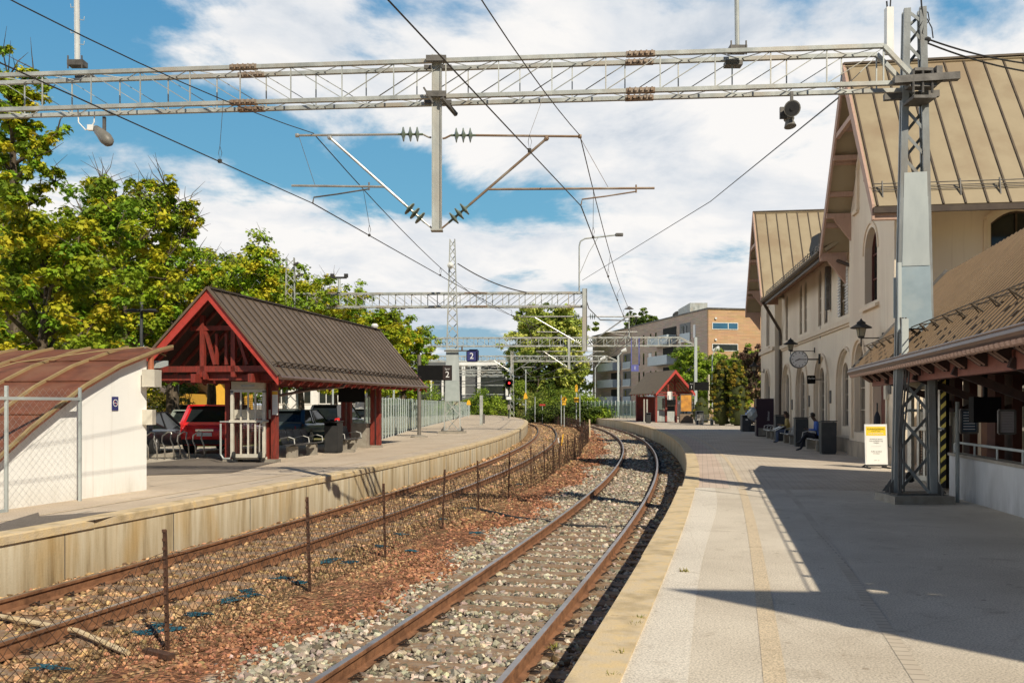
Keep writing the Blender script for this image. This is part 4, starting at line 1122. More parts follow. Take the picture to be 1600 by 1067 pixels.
# ------------------------------------------------------------------ catenary gantries
Z=Vector((0,0,1))
def lerp(a,b,t): return Vector(a)+(Vector(b)-Vector(a))*t
def lattice_mast(parent, base, h, w0, w1, u, v, sheet=None, z0=0.0, step=.62, foot=True, m='galv', darkbelow=None):
    """two-channel lattice mast: channels separated along u, lacing seen along v"""
    u=Vector(u).normalized(); v=Vector(v).normalized(); base=Vector(base)
    b=MB()
    def wz(z): return w0+(w1-w0)*((z-z0)/(h-z0))
    for sg in (-1,1):
        for sv_ in (-1,1):
            p=base+Z*z0+u*sg*wz(z0)/2+v*sv_*.11; q=base+Z*h+u*sg*wz(h)/2+v*sv_*.09
            b.bar(p,q,.06 if w0!=.60 else .09,.06 if w0!=.60 else .11,up=u)
        p=base+Z*z0+u*sg*(wz(z0)/2+.02); q=base+Z*h+u*sg*(wz(h)/2+.02)
        b.bar(p,q,.20,.012,up=u)
    mt=b.build('mast',T[m],parent)
    b=MB(); z=z0+.08; k=0
    while z<h-.1:
        zn=min(h-.05,z+step*max(.45,wz(z)/w0))
        for sv_ in (-1,1):
            a=base+Z*z-u*wz(z)/2+v*sv_*.12; c=base+Z*zn+u*wz(zn)/2+v*sv_*.12
            d=base+Z*z+u*wz(z)/2+v*sv_*.12; e=base+Z*zn-u*wz(zn)/2+v*sv_*.12
            if sv_>0: b.bar(a,c,.05,.01,up=v)
            else: b.bar(d,e,.05,.01,up=v)
        z=zn
    b.build('lacing',T[m],mt)
    if foot:
        b=MB(); b.b2(base-Vector((w0*.85,.42,0)),base+Vector((w0*.85,.42,.14))); b.build('footing',T['concrete'],parent)
        b=MB()
        b.b2(base-Vector((w0*.66,.26,-.14)),base+Vector((w0*.66,.26,.17)))
        for sg in(-1,1):
            for sv_ in(-1,1):
                p=base+u*sg*w0/2+Z*.17; b.prism([p+v*sv_*.13,p+v*sv_*.13+u*sg*.2,p+v*sv_*.13+Z*.3],v*.015)
                b.tube([p+u*sg*.12+v*sv_*.2-Z*.02,p+u*sg*.12+v*sv_*.2+Z*.1],.018,6)
        b.build('base_plate',T['galvdark'],parent)
    if sheet:
        for (za,zb,mm,ex) in sheet:
            b=MB()
            for sv_ in (-1,1):
                p0=base+Z*za-u*(wz(za)/2+ex)+v*sv_*.145; p1=base+Z*za+u*(wz(za)/2+ex)+v*sv_*.145
                p2=base+Z*zb+u*(wz(zb)/2+ex)+v*sv_*.135; p3=base+Z*zb-u*(wz(zb)/2+ex)+v*sv_*.135
                b.prism([p0,p1,p2,p3],v*sv_*.012)
            for sg in(-1,1):
                p0=base+Z*za+u*sg*(wz(za)/2+ex)-v*.15; p1=base+Z*za+u*sg*(wz(za)/2+ex)+v*.15
                p2=base+Z*zb+u*sg*(wz(zb)/2+ex)+v*.14; p3=base+Z*zb+u*sg*(wz(zb)/2+ex)-v*.14
                b.prism([p0,p1,p2,p3],u*sg*.01)
            b.build('cover_plate',T[mm],parent)
    return mt
def beam(parent, A, B, zb, zt, dep, n, slopeA=0.0, slopeB=0.0, ch=.085, th=.022, flip=.4, mchord='galv', ends=True, double=True, darktop=False):
    """4-chord truss from A to B (xy), depth dep along the normal"""
    A=Vector((A[0],A[1],0)); B=Vector((B[0],B[1],0)); d=(B-A).normalized(); nrm=Vector((-d.y,d.x,0))
    if nrm.y<0: nrm=-nrm
    L=(B-A).length
    sides=(0,1) if double else (0,)
    b=MB()
    for s in sides:
        o=nrm*dep*s
        b.bar(A+o+Z*zb,B+o+Z*zb,ch,ch*.9); b.bar(A+o+d*slopeA+Z*zt,B+o-d*slopeB+Z*zt,ch,ch*.9)
        if slopeA: b.bar(A+o+Z*(zb+.02),A+o+d*slopeA+Z*zt,ch,ch*.9)
        if slopeB: b.bar(B+o+Z*(zb+.02),B+o-d*slopeB+Z*zt,ch,ch*.9)
    bm_=b.build('beam',T[mchord],parent)
    b=MB(); x0=slopeA; x1=L-slopeB
    for s in sides:
        o=nrm*dep*s; sh=.35*s
        for i in range(n+1):
            t=x0+(x1-x0)*i/n+ (sh if 0<i<n else 0)
            b.bar(A+o+d*t+Z*zb,A+o+d*t+Z*zt,th,th)
            if i<n:
                t2=x0+(x1-x0)*(i+1)/n + (sh if i+1<n else 0)
                if i/n<flip: b.bar(A+o+d*t+Z*(zt-.03),A+o+d*t2+Z*(zb+.03),th*1.15,th*.6)
                else: b.bar(A+o+d*t+Z*(zb+.03),A+o+d*t2+Z*(zt-.03),th*1.15,th*.6)
    if double:
        for z in (zb,zt):
            m=int(n*1.0)
            for i in range(m):
                t=x0+(x1-x0)*i/m; t2=x0+(x1-x0)*(i+1)/m; tm=(t+t2)/2
                b.bar(A+d*t+Z*z,A+nrm*dep+d*tm+Z*z,th*.8,th*.5); b.bar(A+nrm*dep+d*tm+Z*z,A+d*t2+Z*z,th*.8,th*.5)
    b.build('lacing',T[mchord],bm_)
    return A,B,d,nrm,bm_
def splice(parent,p,d,w=.62,m='tuberust'):
    b=MB(); d=Vector(d); b.bar(p-d*w/2,p+d*w/2,.10,.082)
    for i in range(5):
        q=p+d*(w*(i-2)/5.2); b.tube([q-Z*.045+Vector((0,-.06,0)),q+Z*.045+Vector((0,-.06,0))],.016,6); b.box(q+Vector((0,-.07,.0)),(.045,.04,.05))
    b.build('splice_plate',T[m],parent)
def insulator(parent,p,q,n=3,r=.115,gap=.115,m='ins',segs=14):
    """string of discs from p towards q"""
    p=Vector(p); q=Vector(q); d=(q-p).normalized(); b=MB(); L=(q-p).length
    b.tube([p,q],.022,8)
    c=(p+q)/2
    for i in range(n):
        o=c+d*((i-(n-1)/2)*gap)
        b.lathe(o,[(.025,-.035),(r*.6,-.02),(r,-.008),(r,.008),(r*.55,.022),(.03,.04)],d,segs)
    b.build('insulator',T[m],parent,smooth=False)
def drop_post(parent,p,ztop,zbot,w=.19,m='galv'):
    b=MB(); b.b2((p.x-w/2,p.y-w/2,zbot),(p.x-w/2+.014,p.y+w/2,ztop)); b.b2((p.x+w/2-.014,p.y-w/2,zbot),(p.x+w/2,p.y+w/2,ztop)); b.b2((p.x-w/2+.015,p.y-w*.30,zbot),(p.x+w/2-.015,p.y-w*.2,ztop))
    b.b2((p.x-w*.62,p.y-w*.62,zbot-.03),(p.x+w*.62,p.y+w*.62,zbot)); 
    return b.build('drop_post',T[m],parent)
def cantilever(parent,p,sg,ztop,zlow,Lt,zst,Ls,contact,m1='tube',m2='tube',rr=.022,det=True,attach=.76,steady0=.45,sz=1.0,yoff=0):
    """p: post point; sg side; top tube length Lt at ztop; strut from zlow; steady tube at zst out to Ls; contact=(x offset,z)"""
    c=MB(); a=p+Vector((sg*.10,0,ztop)); i1=p+Vector((sg*.25,0,ztop)); i2=p+Vector((sg*.70,0,ztop)); e=p+Vector((sg*Lt,0,ztop-.02))
    c.tube([a-Z*.06,a+Vector((sg*.05,0,-.05)),i1],.018,6)
    c.tube([i2,e],rr,8); c.lathe(e-Vector((sg*.02,0,0)),[(.035,-.03),(.04,0),(.035,.03)],(1,0,0),8)
    lo=p+Vector((sg*.12,0,zlow)); at_=p+Vector((sg*Lt*attach,0,ztop-.06)); dd=(at_-lo).normalized()
    c.tube([p+Vector((sg*.08,0,zlow-.03)),lo+dd*.12],.018,6); c.tube([lo+dd*.62,at_],rr*1.1,8)
    c.lathe(at_,[(.03,-.04),(.045,0),(.03,.04)],dd,8)
    tt=(zst-lo.z)/(at_.z-lo.z); st=lo+(at_-lo)*tt
    en=p+Vector((sg*Ls,0,zst+.02)); c.tube([st+Vector((sg*.02,0,0)),en],rr*.95,8)
    root=c.build('cantilever',T[m1],parent,smooth=False)
    insulator(root,i1,i2,3,.128*sz,.125,segs=14 if det else 8); insulator(root,lo+dd*.12,lo+dd*.62,3,.128*sz,.125,segs=12 if det else 8)
    b=MB(); hx=p+Vector((contact[2],0,zst+.02)); cp_=p+Vector((contact[0],0,contact[1]))
    b.tube([hx+Z*.06,hx-Z*.08],.016,6); s_=1 if cp_.x>hx.x else -1
    b.tube([hx-Z*.06,lerp(hx,cp_,.55)-Z*-.02,cp_+Vector((-s_*.02,0,.10)),cp_],.014,6)
    b.tube([p+Vector((sg*Lt*.985,0,ztop)),p+Vector((contact[3],0,zst+.03))],.0045,4)
    b.build('registration_arm',T[m2],root)
    return root
W=lambda x,y,D:at(x,y,D)

KG=.905
def kz(z): return 1.7+(z-1.7)*KG
# ---- gantry 1 (near)
G1=thing('catenary_gantry','large grey lattice gantry spanning both tracks just before the station gable','gantry',(7.0,15.4,0))
mb_=Vector((7.02,15.65,0))
lattice_mast(G1,mb_,8.58,.60,.25,(.97,-.235,0),(.235,.97,0),sheet=[(3.02,4.10,'paneblue',.02),(4.10,5.72,'galvlight',.0)],m='galvmast',step=.74)
b=MB(); b.bar(Vector((6.50,14.82,2.36)),Vector((6.50,14.82,3.12)),.11,.03,up=(0,1,0)); b.bar(Vector((6.50,14.84,3.0)),Vector((6.75,15.5,3.0)),.05,.05); b.bar(mb_+Vector((-.33,-.17,2.95)),mb_+Vector((-.33,-.17,4.15)),.06,.06); b.bar(mb_+Vector((-.26,-.165,2.3)),mb_+Vector((-.26,-.165,3.1)),.11,.02,up=(0,1,0)); b.bar(mb_+Vector((-.38,-.1,3.2)),mb_+Vector((-.38,-.1,3.9)),.04,.02); b.build('cover_plate',T['galvlight'],G1)
b=MB()
for dx in (-.30,-.26,-.21):
    b.tube([mb_+Vector((dx-.02,-.2,3.2)),mb_+Vector((dx+.03,-.21,2.2)),mb_+Vector((dx-.05,-.21,1.2)),mb_+Vector((dx-.06,-.22,.2))],.016,6)
b.tube([mb_+Vector((.30,-.17,2.8)),mb_+Vector((.31,-.17,.2))],.03,6)
b.build('cable',T['galvdark'],G1)
A1=(-14.9,17.2); B1=(6.93,15.32)
A,B,d1,n1_,bm1=beam(G1,A1,B1,kz(7.78),kz(8.49),.38,22,slopeA=.5,slopeB=.56,flip=.52,ch=.077,th=.020)
for (x,zz_) in ((375,kz(8.49)),(375,kz(7.78)),(996,kz(8.49)),(996,kz(7.78))):
    t=((x-800)/86.9-A.x)/d1.x; splice(bm1,A+d1*t+Z*zz_,d1,.50); splice(bm1,A+d1*t+n1_*.38+Z*zz_,d1,.50)
# heavy bracket at the mast head
b=MB()
b.bar(Vector((6.5,15.26,7.21)),Vector((7.56,15.16,7.25)),.14,.12); b.bar(Vector((6.5,15.66,7.06)),Vector((7.42,15.58,7.10)),.09,.11); b.box((6.98,15.3,7.14),(.46,.2,.09)); b.box((6.98,15.35,6.9),(.38,.45,.05)); b.box((6.98,15.4,7.38),(.31,.45,.05)); b.box((7.24,15.3,7.3),(.1,.27,.27))
for x in (6.8,6.96,7.12):
    b.tube([(x,15.18,6.98),(x,15.18,7.35)],.02,6)
b.build('mast_bracket',T['galvdark'],G1)
pd=Vector((-1.35,16.1,0))
drop_post(G1,pd,kz(8.62),kz(5.17),.17)
b=MB(); 
for z in (kz(8.5),kz(7.8)): b.box((pd.x,pd.y-.16,z),(.36,.06,.10)); b.box((pd.x,pd.y+.2,z-.02),(.5,.05,.07))
b.bar(pd+Vector((-.22,-.18,kz(7.92))),pd+Vector((-.05,-.18,kz(7.62))),.03,.03); b.bar(pd+Vector((.1,-.18,kz(7.72))),pd+Vector((.34,.15,kz(7.5))),.06,.06)
b.each('clamp',T['galvdark'],G1)
cantilever(G1,pd,1,kz(7.04),kz(5.22),2.59,kz(5.97),3.91,(2.59,kz(5.66),3.58,3.08),'tuberust','tuberust')
cantilever(G1,pd,-1,kz(7.06),kz(5.22),2.53,kz(6.02),2.61,(-2.23,kz(5.70),-1.22,-2.19),'tube','galvdark')
# left mast of gantry 1 outside the frame
lattice_mast(G1,Vector((-15.1,17.4,0)),8.5,.6,.3,(1,0,0),(0,1,0))

# things hanging on / standing on gantry 1
def horn_speaker(loc, label, az, tiltdown, s=1.0):
    t=thing('loudspeaker',label,'loudspeaker',loc); d=Vector((math.sin(az)*math.cos(tiltdown),-math.cos(az)*math.cos(tiltdown),-math.sin(tiltdown))); c=Vector(loc)-Z*.36*s
    b=MB(); b.lathe(c,[(.045*s,-.22*s),(.10*s,-.20*s),(.12*s,-.02*s),(.09*s,.02*s),(.12*s,.10*s),(.19*s,.24*s),(.20*s,.27*s)],d,18); b.build('horn',T['speakergrey'],t,smooth=False)
    b=MB(); b.lathe(c,[(.17*s,.262*s),(.17*s,.278*s)],d,18); b.lathe(c,[(.045*s,.27*s),(.05*s,.295*s)],d,12); b.build('mouth',T['blackmatte'],t)
    c2=c+Vector((-.03,.05,-.23*s)); d2=Vector((-d.x*.3,-.2,-.9)).normalized()
    b=MB(); b.lathe(c2,[(.05*s,-.22*s),(.11*s,-.20*s),(.13*s,.0),(.10*s,.05*s),(.15*s,.2*s)],d2,16); b.build('second_horn',T['speakergrey'],t)
    b=MB(); b.bar(Vector(loc)+Z*.05,c+Z*.05,.05,.03); b.box(c-Vector((.22*s,0,.1*s)),(.10,.05,.2)); b.bar(c-Vector((.22*s,0,0)),c,.03,.03); b.build('bracket',T['galvdark'],t)
    return t
T['speakergrey']=mat('speaker_grey',(.20,.19,.17),(.13,.125,.11),.5)
horn_speaker(at(1237,148,15.5),'grey double horn loudspeaker hanging under the big gantry near the blue grey panelled mast',-.25,.25,.70)
# lamp under the left end
lp=at(163,183,16.7); t=thing('gantry_lamp','grey oval lamp hanging under the big gantry below the pale climbing pole','lamp',lp)
b=MB(); b.bar(lp,lp-Z*.26,.05,.05); b.build('bracket',T['galvdark'],t)
b=MB(); dd_=Vector((.55,-.25,-.55)).normalized(); c=lp-Z*.22+Vector((-.16,0,.02)); b.tube([c,c+dd_*.16,c+dd_*.34,c+dd_*.46,c+dd_*.53],[.05,.09,.12,.10,.04],14); b.build('shade',T['speakergrey'],t,smooth=True)
jb=at(142,200,16.7); o=MB().box(jb,(.11,.07,.10)).tube([jb,jb+Vector((-.1,0,-.04)),jb+Vector((-.23,0,.1)),jb+Vector((-.24,0,.33))],.012,6).tube([jb,jb+Vector((.06,0,.1)),jb+Vector((.07,0,.3))],.012,6).tube([jb+Vector((.03,0,-.03)),jb+Vector((.1,0,-.14)),jb+Vector((.26,0,-.1))],.007,5).build('junction_box',T['whitepaint']); tag(o,'small white junction box with looping cables under the gantry beside the oval lamp','junction box')
# white pole and upright tubes on top of the beam
def roofpole(x,y0,top,D,r,label,m):
    p=at(x,y0,D); q=Vector((p.x-.03,p.y,p.z+top)); t=thing('mounting_pole',label,'pole',p)
    b=MB(); b.tube([p,q],r,10); b.build('tube',T[m],t)
    b=MB(); b.box(p+Vector((0,0,.02)),(.30,.2,.10)); b.box(p-Vector((0,-.3,.12)),(.30,.2,.08))
    for sx in(-.13,.13): b.tube([p+Vector((sx,-.1,-.1)),p+Vector((sx,-.1,.14))],.015,5)
    b.build('clamp',T['galvdark'],t)
    if m=='whitepole':
        b=MB()
        for k,zz2 in enumerate((.4,.62,.86,1.1)):
            sd=-1 if k%2 else 1; b.tube([p+Vector((0,0,zz2)),p+Vector((sd*.12,0,zz2-.02)),p+Vector((sd*.13,0,zz2+.05))],.008,5)
        b.each('step_rung',T['galvlight'],t)
T['whitepole']=mat('pale_pole',(.60,.62,.62),(.5,.52,.52),.4)
roofpole(121,102,3.0,16.85,.05,'pale grey climbing pole standing on the big gantry before the tall chestnut tree','whitepole')
roofpole(1152,80,2.8,15.7,.04,'slim dark grey pole standing on the gantry above the platform','galv')
p=at(1389,85,15.6); t=thing('antenna','white box antenna standing on the gantry end beside the panelled mast head','antenna',p)
b=MB(); b.b2(p+Vector((-.06,-.06,0)),p+Vector((.06,.06,.80))); b.build('housing',T['whitepaint'],t); b=MB(); b.tube([p+Vector((-.03,0,.8)),p+Vector((-.04,0,.92))],.014,6); b.tube([p+Vector((.02,0,.8)),p+Vector((.03,0,.95)),p+Vector((.0,0,.97))],.012,6); b.build('connector',T['blackmatte'],t)

# ---- farther gantries
G2=thing('catenary_gantry','second gantry down the line resting on the tall lattice mast of the opposite platform','gantry',(-3.5,52.5,0))
y2=54.6
A,B,d_,n_,bm2=beam(G2,(-13.6,y2+.6),(4.45,y2),7.70,8.52,.5,18,slopeA=.0,slopeB=0,flip=.45,ch=.12,th=.05)
for x_ in (-9.0,-.0):
    for zz_ in(7.7,8.52): splice(bm2,Vector((x_-2.2,y2+.2,zz_)),d_,1.4)
lattice_mast(G2,Vector((-3.52,52.9,0)),11.45,.95,.28,(1,0,0),(0,1,0),sheet=[(1.9,3.1,'galvsheet',.0),(3.1,5.0,'galvlight',.02)],step=1.0)
lattice_mast(G2,Vector((-13.6,y2+.4,0)),10.7,.9,.45,(1,0,0),(0,1,0),step=.9)
b=MB()
for (dx,z) in ((-.5,10.4),(.3,10.2),(-.35,9.9),(.45,9.5),(-.4,9.2)): b.tube([(-13.6+dx,y2,z),(-13.6+dx*2.0,y2-.1,z+.12)],.07,6); b.lathe((-13.6+dx*1.3,y2,z+.05),[(.04,-.1),(.13,0),(.04,.1)],(1,0,.2),8)
b.each('bracket',T['galvdark'],G2)
b=MB(); b.lathe((-3.62,52.6,9.85),[(.05,-.2),(.18,-.05),(.2,.05),(.05,.2)],(.3,-1,0),10); b.build('mast_lamp',T['whitepaint'],G2)
pd2=Vector((4.42,y2-.1,0)); drop_post(G2,pd2,8.75,5.0,.28)
cantilever(G2,pd2,1,7.05,5.3,3.3,6.1,3.2,(2.9,5.7,1.6,2.9),'tube','tube',.035,False,sz=1.5)
cantilever(G2,pd2,-1,7.05,5.3,4.0,6.1,2.9,(-1.9,5.7,-1.2,-2.2),'tube','tube',.035,False,sz=1.5)
# street lamp on the beam end
p=at(905,455,y2); t=thing('gantry_lamp','curved street lamp standing over the drop post end of the second gantry','street lamp',p)
q=at(905,385,y2); r_2=at(965,367,y2)
b=MB(); b.tube([p,q,at(907,377,y2),at(914,373,y2),at(940,370,y2),r_2],.045,8); b.tube([at(905,430,y2),at(920,395,y2),at(934,372,y2)],.02,6); b.build('arm',T['galv'],t)
b=MB(); b.box(r_2+Vector((.1,0,0)),(.45,.3,.16)); b.build('shade',T['galvdark'],t)
t=thing('double_lamp','small twin lamp on a post standing on the second gantry above the shelter roof','lamp',at(530,457,y2)); p=at(530,457,y2)
b=MB(); b.tube([p,p+Z*.95],.09,6); b.build('tube',T['galvlight'],t); b=MB(); b.b2(p+Vector((-.45,-.1,.85)),p+Vector((.45,.1,.95))); b.box(p+Vector((-.42,0,1.02)),(.22,.22,.22)); b.box(p+Vector((.42,0,1.02)),(.22,.22,.22)); b.build('shade',T['blackmatte'],t)

def far_gantry(D,xl,xr,yt,yb,label,n,mast_r=True,mast_l=True,posts=(),slopeR=1.2,lampr=False,chs=.14,mtop=0):
    zt=EYE-(yt-HY)/F*D; zb=EYE-(yb-HY)/F*D; XL=(xl-800)/F*D; XR=(xr-800)/F*D
    g=thing('catenary_gantry',label,'gantry',(XR,D,0))
    beam(g,(XL,D+1),(XR,D),zb,zt,.6,n,slopeA=1.2 if mast_l else 0,slopeB=slopeR,flip=.4,ch=chs,th=.06*D/92)
    if mast_r: b=MB(); b.bar((XR,D,0),(XR,D,zt+mtop),.28,.22); b.build('mast',T['galvlight'],g)
    if mast_l: b=MB(); b.bar((XL,D+1,0),(XL,D+1,zt),.3,.22); b.build('mast',T['galvlight'],g)
    for (xp,yb_,cs) in posts:
        pp=Vector(((xp-800)/F*D,D-.2,0)); zb2=EYE-(yb_-HY)/F*D; drop_post(g,pp,zt+.2,zb2,.26)
        for (sg,L_,st,c0,c1,c2) in cs: cantilever(g,pp,sg,zb2+1.85,zb2+.15,L_,zb2+.85,st,(c0,5.7,c1,c2),'tube','tube',.03*D/92+.01,False,sz=1.6)
    return g
far_gantry(92.5,603,1087,527,540,'third gantry with its slim pale mast behind the small red shelter',26,True,True,((889,577,((1,3.6,3.2,2.6,1.4,2.6),(-1,3.4,3.0,-2.4,-1.4,-2.6))),),1.6)
far_gantry(127,560,966,556,564.5,'fourth thin gantry with a lamp on its mast seen through the far trees',28,True,True,((800,583,((1,3.6,3.2,2.6,1.4,2.6),(-1,3.4,3.0,-2.4,-1.4,-2.6))),),1.6,chs=.16)
far_gantry(165,520,905,571,578,'fifth distant gantry crossing just above the roof edge of the white office building',26,True,False,(),1.5,chs=.18)
far_gantry(205,500,860,581,586,'sixth gantry, the most distant, crossing low before the white office windows',22,True,False,(),1.5,chs=.2)
# lamp on 4th gantry's mast, street lamps further right
def small_lamp(x0,y0,x1,y1,D,label,xb=None,yb=None):
    p=at(x0,y0,D); q=at(x1,y1,D); t=thing('street_lamp',label,'street lamp',p)
    b=MB(); b.tube(([at(xb,yb,D)] if xb else [])+[p,lerp(p,q,.6),q],.07,6); b.build('arm',T['galvlight'],t)
    b=MB(); b.tube([q-Vector((.2,0,0)),q+Vector((.5,0,.25))],[.14,.34],8); b.build('shade',T['whitepaint'],t)
small_lamp(964,558,973,549,127,'white lamp on a short arm atop the fourth gantry mast')
small_lamp(930,575,940,562,120,'white street lamp on a thin bowed pole before the dark brick block end',930,632)
small_lamp(1113,556,1117,548,100,'white street lamp before the brick end wall',1113,640)
# antenna masts on gantry 3 & lamp
p=at(983,528,92.5); t=thing('beam_lamp','small dish shaped lamp on a post standing on the third gantry','lamp',p)
b=MB(); b.tube([p,at(983,487,92.5)],.07,6); b.build('tube',T['galv'],t); b=MB(); b.lathe(at(983,483,92.5),[(.5,0),(.2,.2),(.05,.3)],(0,0,1),10); b.build('shade',T['galvdark'],t)

# ---- wires
def sagw(p,q,sag,n=14):
    return [lerp(p,q,i/n)-Z*(4*sag*(i/n)*(1-i/n)) for i in range(n+1)]
def wire(name,pts,r,label,cat='overhead wire',m='wire',parent=None):
    o=MB().tube(pts,r,5).build(name,T[m],parent)
    if parent is None: tag(o,label,cat)
    return o
def trackpt(s,off,st,z): 
    p=curve(s,off(s) if callable(off) else off,z); return p
def catenary(label,cpts,mpts,ndrop,mr=.010,cr__=.011):
    """contact and messenger support points; droppers between"""
    t=thing('overhead_line',label,'overhead line',cpts[0])
    C_=[];M_=[]
    for i in range(len(cpts)-1):
        far_=max(0,cpts[i].y); rr=max(.009,.00032*((cpts[i].y+cpts[i+1].y)/2))
        seg=sagw(cpts[i],cpts[i+1],.02,8); b=MB(); b.tube(seg,rr,5); b.build('contact_wire',T['wire'],t)
        seg2=sagw(mpts[i],mpts[i+1],.9 if i else .62,18); b=MB(); b.tube(seg2,rr*.9,5); b.build('messenger_wire',T['wire'],t)
        nd_=ndrop[i]; b=MB()
        for k in range(1,nd_+1):
            u=(k-.5)/nd_; pc=lerp(cpts[i],cpts[i+1],u); pm=lerp(mpts[i],mpts[i+1],u)-Z*(4*(.9 if i else .62)*u*(1-u))
            b.tube([pm,pc+Z*.22,pc+Vector((.03,0,.12)),pc+Z*.01,pc+Vector((-.02,0,.12)),pc+Z*.22],max(.0035,rr*.45),4)
            b.box(pc,(.05,.05,.05))
        if nd_: b.build('dropper',T['wire'],t)
    return t
# track 1
cA=[at(615,0,7.96)+ (at(615,0,7.96)-at(908,318,16.1))*1.6, pd+Vector((2.59,0,kz(5.64))), Vector((pd2.x+2.9,pd2.y,5.7)), Vector((8.6,92.3,5.7)), curve(128,1.9,5.7),curve(166,O1,5.7),curve(207,O1,5.7)]
mA=[at(762,0,9.6)+(at(762,0,9.6)-at(908,215,16.1))*2.0, pd+Vector((2.57,0,kz(7.04))), Vector((pd2.x+3.2,pd2.y,7.05)), Vector((8.6,92.3,7.1)), curve(128,1.9,7.1),curve(166,O1,7.1),curve(207,O1,7.1)]
cA[0].z=5.25; mA[0].z=6.45
catenary('overhead line of the nearer track held by the rusty brown cantilever',cA,mA,[3,6,5,4,4,4])
cB=[Vector((-8.05,-.9,5.25)), pd+Vector((-2.23,0,kz(5.69))), Vector((pd2.x-1.9,pd2.y,5.7)), curve(93,o2(93),5.7), curve(128,o2(128),5.7),curve(166,o2(166),5.7),curve(207,o2(207),5.7)]
mB=[Vector((-7.8,-.9,6.45)), pd+Vector((-2.22,0,kz(7.08))), Vector((pd2.x-3.6,pd2.y,7.05)), curve(93,o2(93),7.1), curve(128,o2(128),7.1),curve(166,o2(166),7.1),curve(207,o2(207),7.1)]
catenary('overhead line of the farther track held by the silvery cantilever',cB,mB,[3,6,5,4,4,4])
wire('stay_cable',[at(1310,153,15.5),at(1110,315,32),at(910,438,54.6)],.014,'long slanting cable from the near gantry down to the end of the second gantry','cable')
wire('feeder_cable',sagw(at(715,412,52.8),at(823,457,54.6),.25),.035,'short sagging cable from the tall mast down to the second gantry beam','cable')
wire('hanging_cable',[at(913,458,54.5),at(920,482,54.5),at(938,500,54.5),at(985,501,54.6)],.03,'thin looping cable hanging from the drop post end of the second gantry','cable')
for k,(dz,lab) in enumerate(((0,'upper of two black cables leaving the panelled mast head towards the station roof'),(.13,'lower of two black cables leaving the panelled mast head towards the station roof'))):
    wire('feeder_cable',sagw(at(1440,58+k*6,15.6),at(1640,103+k*14,16.4),.09),.016,lab,'cable','blackmatte')
o=MB().tube([at(1438,-20,15.5),at(1440,10,15.5),at(1444,35,15.5),at(1441,52,15.5),at(1446,60,15.5),at(1452,66,15.5)],.014,6).tube([at(1438,14,15.5),at(1450,20,15.5),at(1452,32,15.5),at(1443,44,15.5)],.010,6).tube([at(1428,60,15.5),at(1438,40,15.5),at(1446,25,15.5),at(1456,44,15.5),at(1458,60,15.5)],.010,6).lathe(at(1449,62,15.5),[(.03,-.05),(.05,0),(.03,.05)],(1,0,0),8).build('cable_loop',T['blackmatte']); tag(o,'tangle of black cable loops at the top of the panelled mast','cable')
T['x']=T['galv']
# ------------------------------------------------------------------ seats, bins, small furniture
def bench(label, n, loc, rz, light=False, group=None, cat='bench'):
    """row of seats along local y, facing local +x"""
    t=thing('seat_row',label,cat,(0,0,0)); m=T['seatlight'] if light else T['seat']; p=.56
    L=n*p
    b=MB(); b.bar((0,-L/2,.40),(0,L/2,.40),.08,.06); b.build('beam',T['seat'],t)
    for k in (-1,1):
        b=MB(); y=k*(L/2-.35); b.b2((-.16,y-.10,0),(.16,y+.10,.37)); b.build('leg',T['concrete'],t)
    for i in range(n):
        y=-L/2+p*(i+.5); b=MB()
        # seat pan with rolled front
        pts=[(-.20,.44),(-.05,.42),(.14,.43),(.24,.46),(.29,.44)]
        for j in range(len(pts)-1):
            b.prism([(pts[j][0],y-.22,pts[j][1]),(pts[j+1][0],y-.22,pts[j+1][1]),(pts[j+1][0],y-.22,pts[j+1][1]-.02),(pts[j][0],y-.22,pts[j][1]-.02)],(0,.44,0))
        sp=b.build('seat',m,t)
        b=MB()
        for j in range(7):
            yy=y-.20+j*.0667; b.bar((-.20,yy,.46),(-.36,yy,.88),.035,.012,up=(1,0,0))
        b.bar((-.36,y-.23,.88),(-.36,y+.23,.88),.03,.03); b.bar((-.20,y-.23,.46),(-.20,y+.23,.46),.03,.03)
        b.bar((-.20,y-.22,.46),(-.36,y-.22,.88),.03,.03); b.bar((-.20,y+.22,.46),(-.36,y+.22,.88),.03,.03)
        b.build('backrest',m,sp)
    for k in range(0,n+1,2 if n>3 else n):
        y=-L/2+p*k; b=MB(); b.tube([(-.26,y,.62),(.02,y,.68),(.22,y,.62),(.24,y,.46)],.018,6); b.build('armrest',T['seatlight'],t)
    t.location=loc; t.rotation_euler=(0,0,rz)
    if group: t['group']=group
    return t
def litter_bin(label, loc, rz, m='darkgrey', h=1.0, w=.46, sign=True):
    t=thing('litter_bin',label,'bin',(0,0,0)); b=MB()
    b.prism([(-w/2,-w/2,.06),(w/2,-w/2,.06),(w/2,w/2,.06),(-w/2,w/2,.06)],(0,0,h-.22)); b.b2((-w/2+.02,-w/2+.02,0),(w/2-.02,w/2-.02,.07)); b.build('body',T[m],t,bevel=.012)
    b=MB()
    for (x0,x1) in ((-w/2,-w/2+.03),(w/2-.03,w/2)): b.b2((x0,-w/2,h-.17),(x1,w/2,h-.05))
    b.b2((-w/2,w/2-.03,h-.17),(w/2,w/2,h-.05)); b.prism([(-w/2-.02,-w/2-.02,h-.05),(w/2+.02,-w/2-.02,h-.05),(w/2+.02,w/2+.02,h-.02),(-w/2-.02,w/2+.02,h-.02)],(0,0,.03)); b.build('lid',T[m],t)
    if sign: b=MB(); b.b2((-.07,-w/2-.012,h-.34),(.07,-w/2-.002,h-.26)); b.build('label_plate',T['signwhite'],t)
    t.location=loc; t.rotation_euler=(0,0,rz); return t

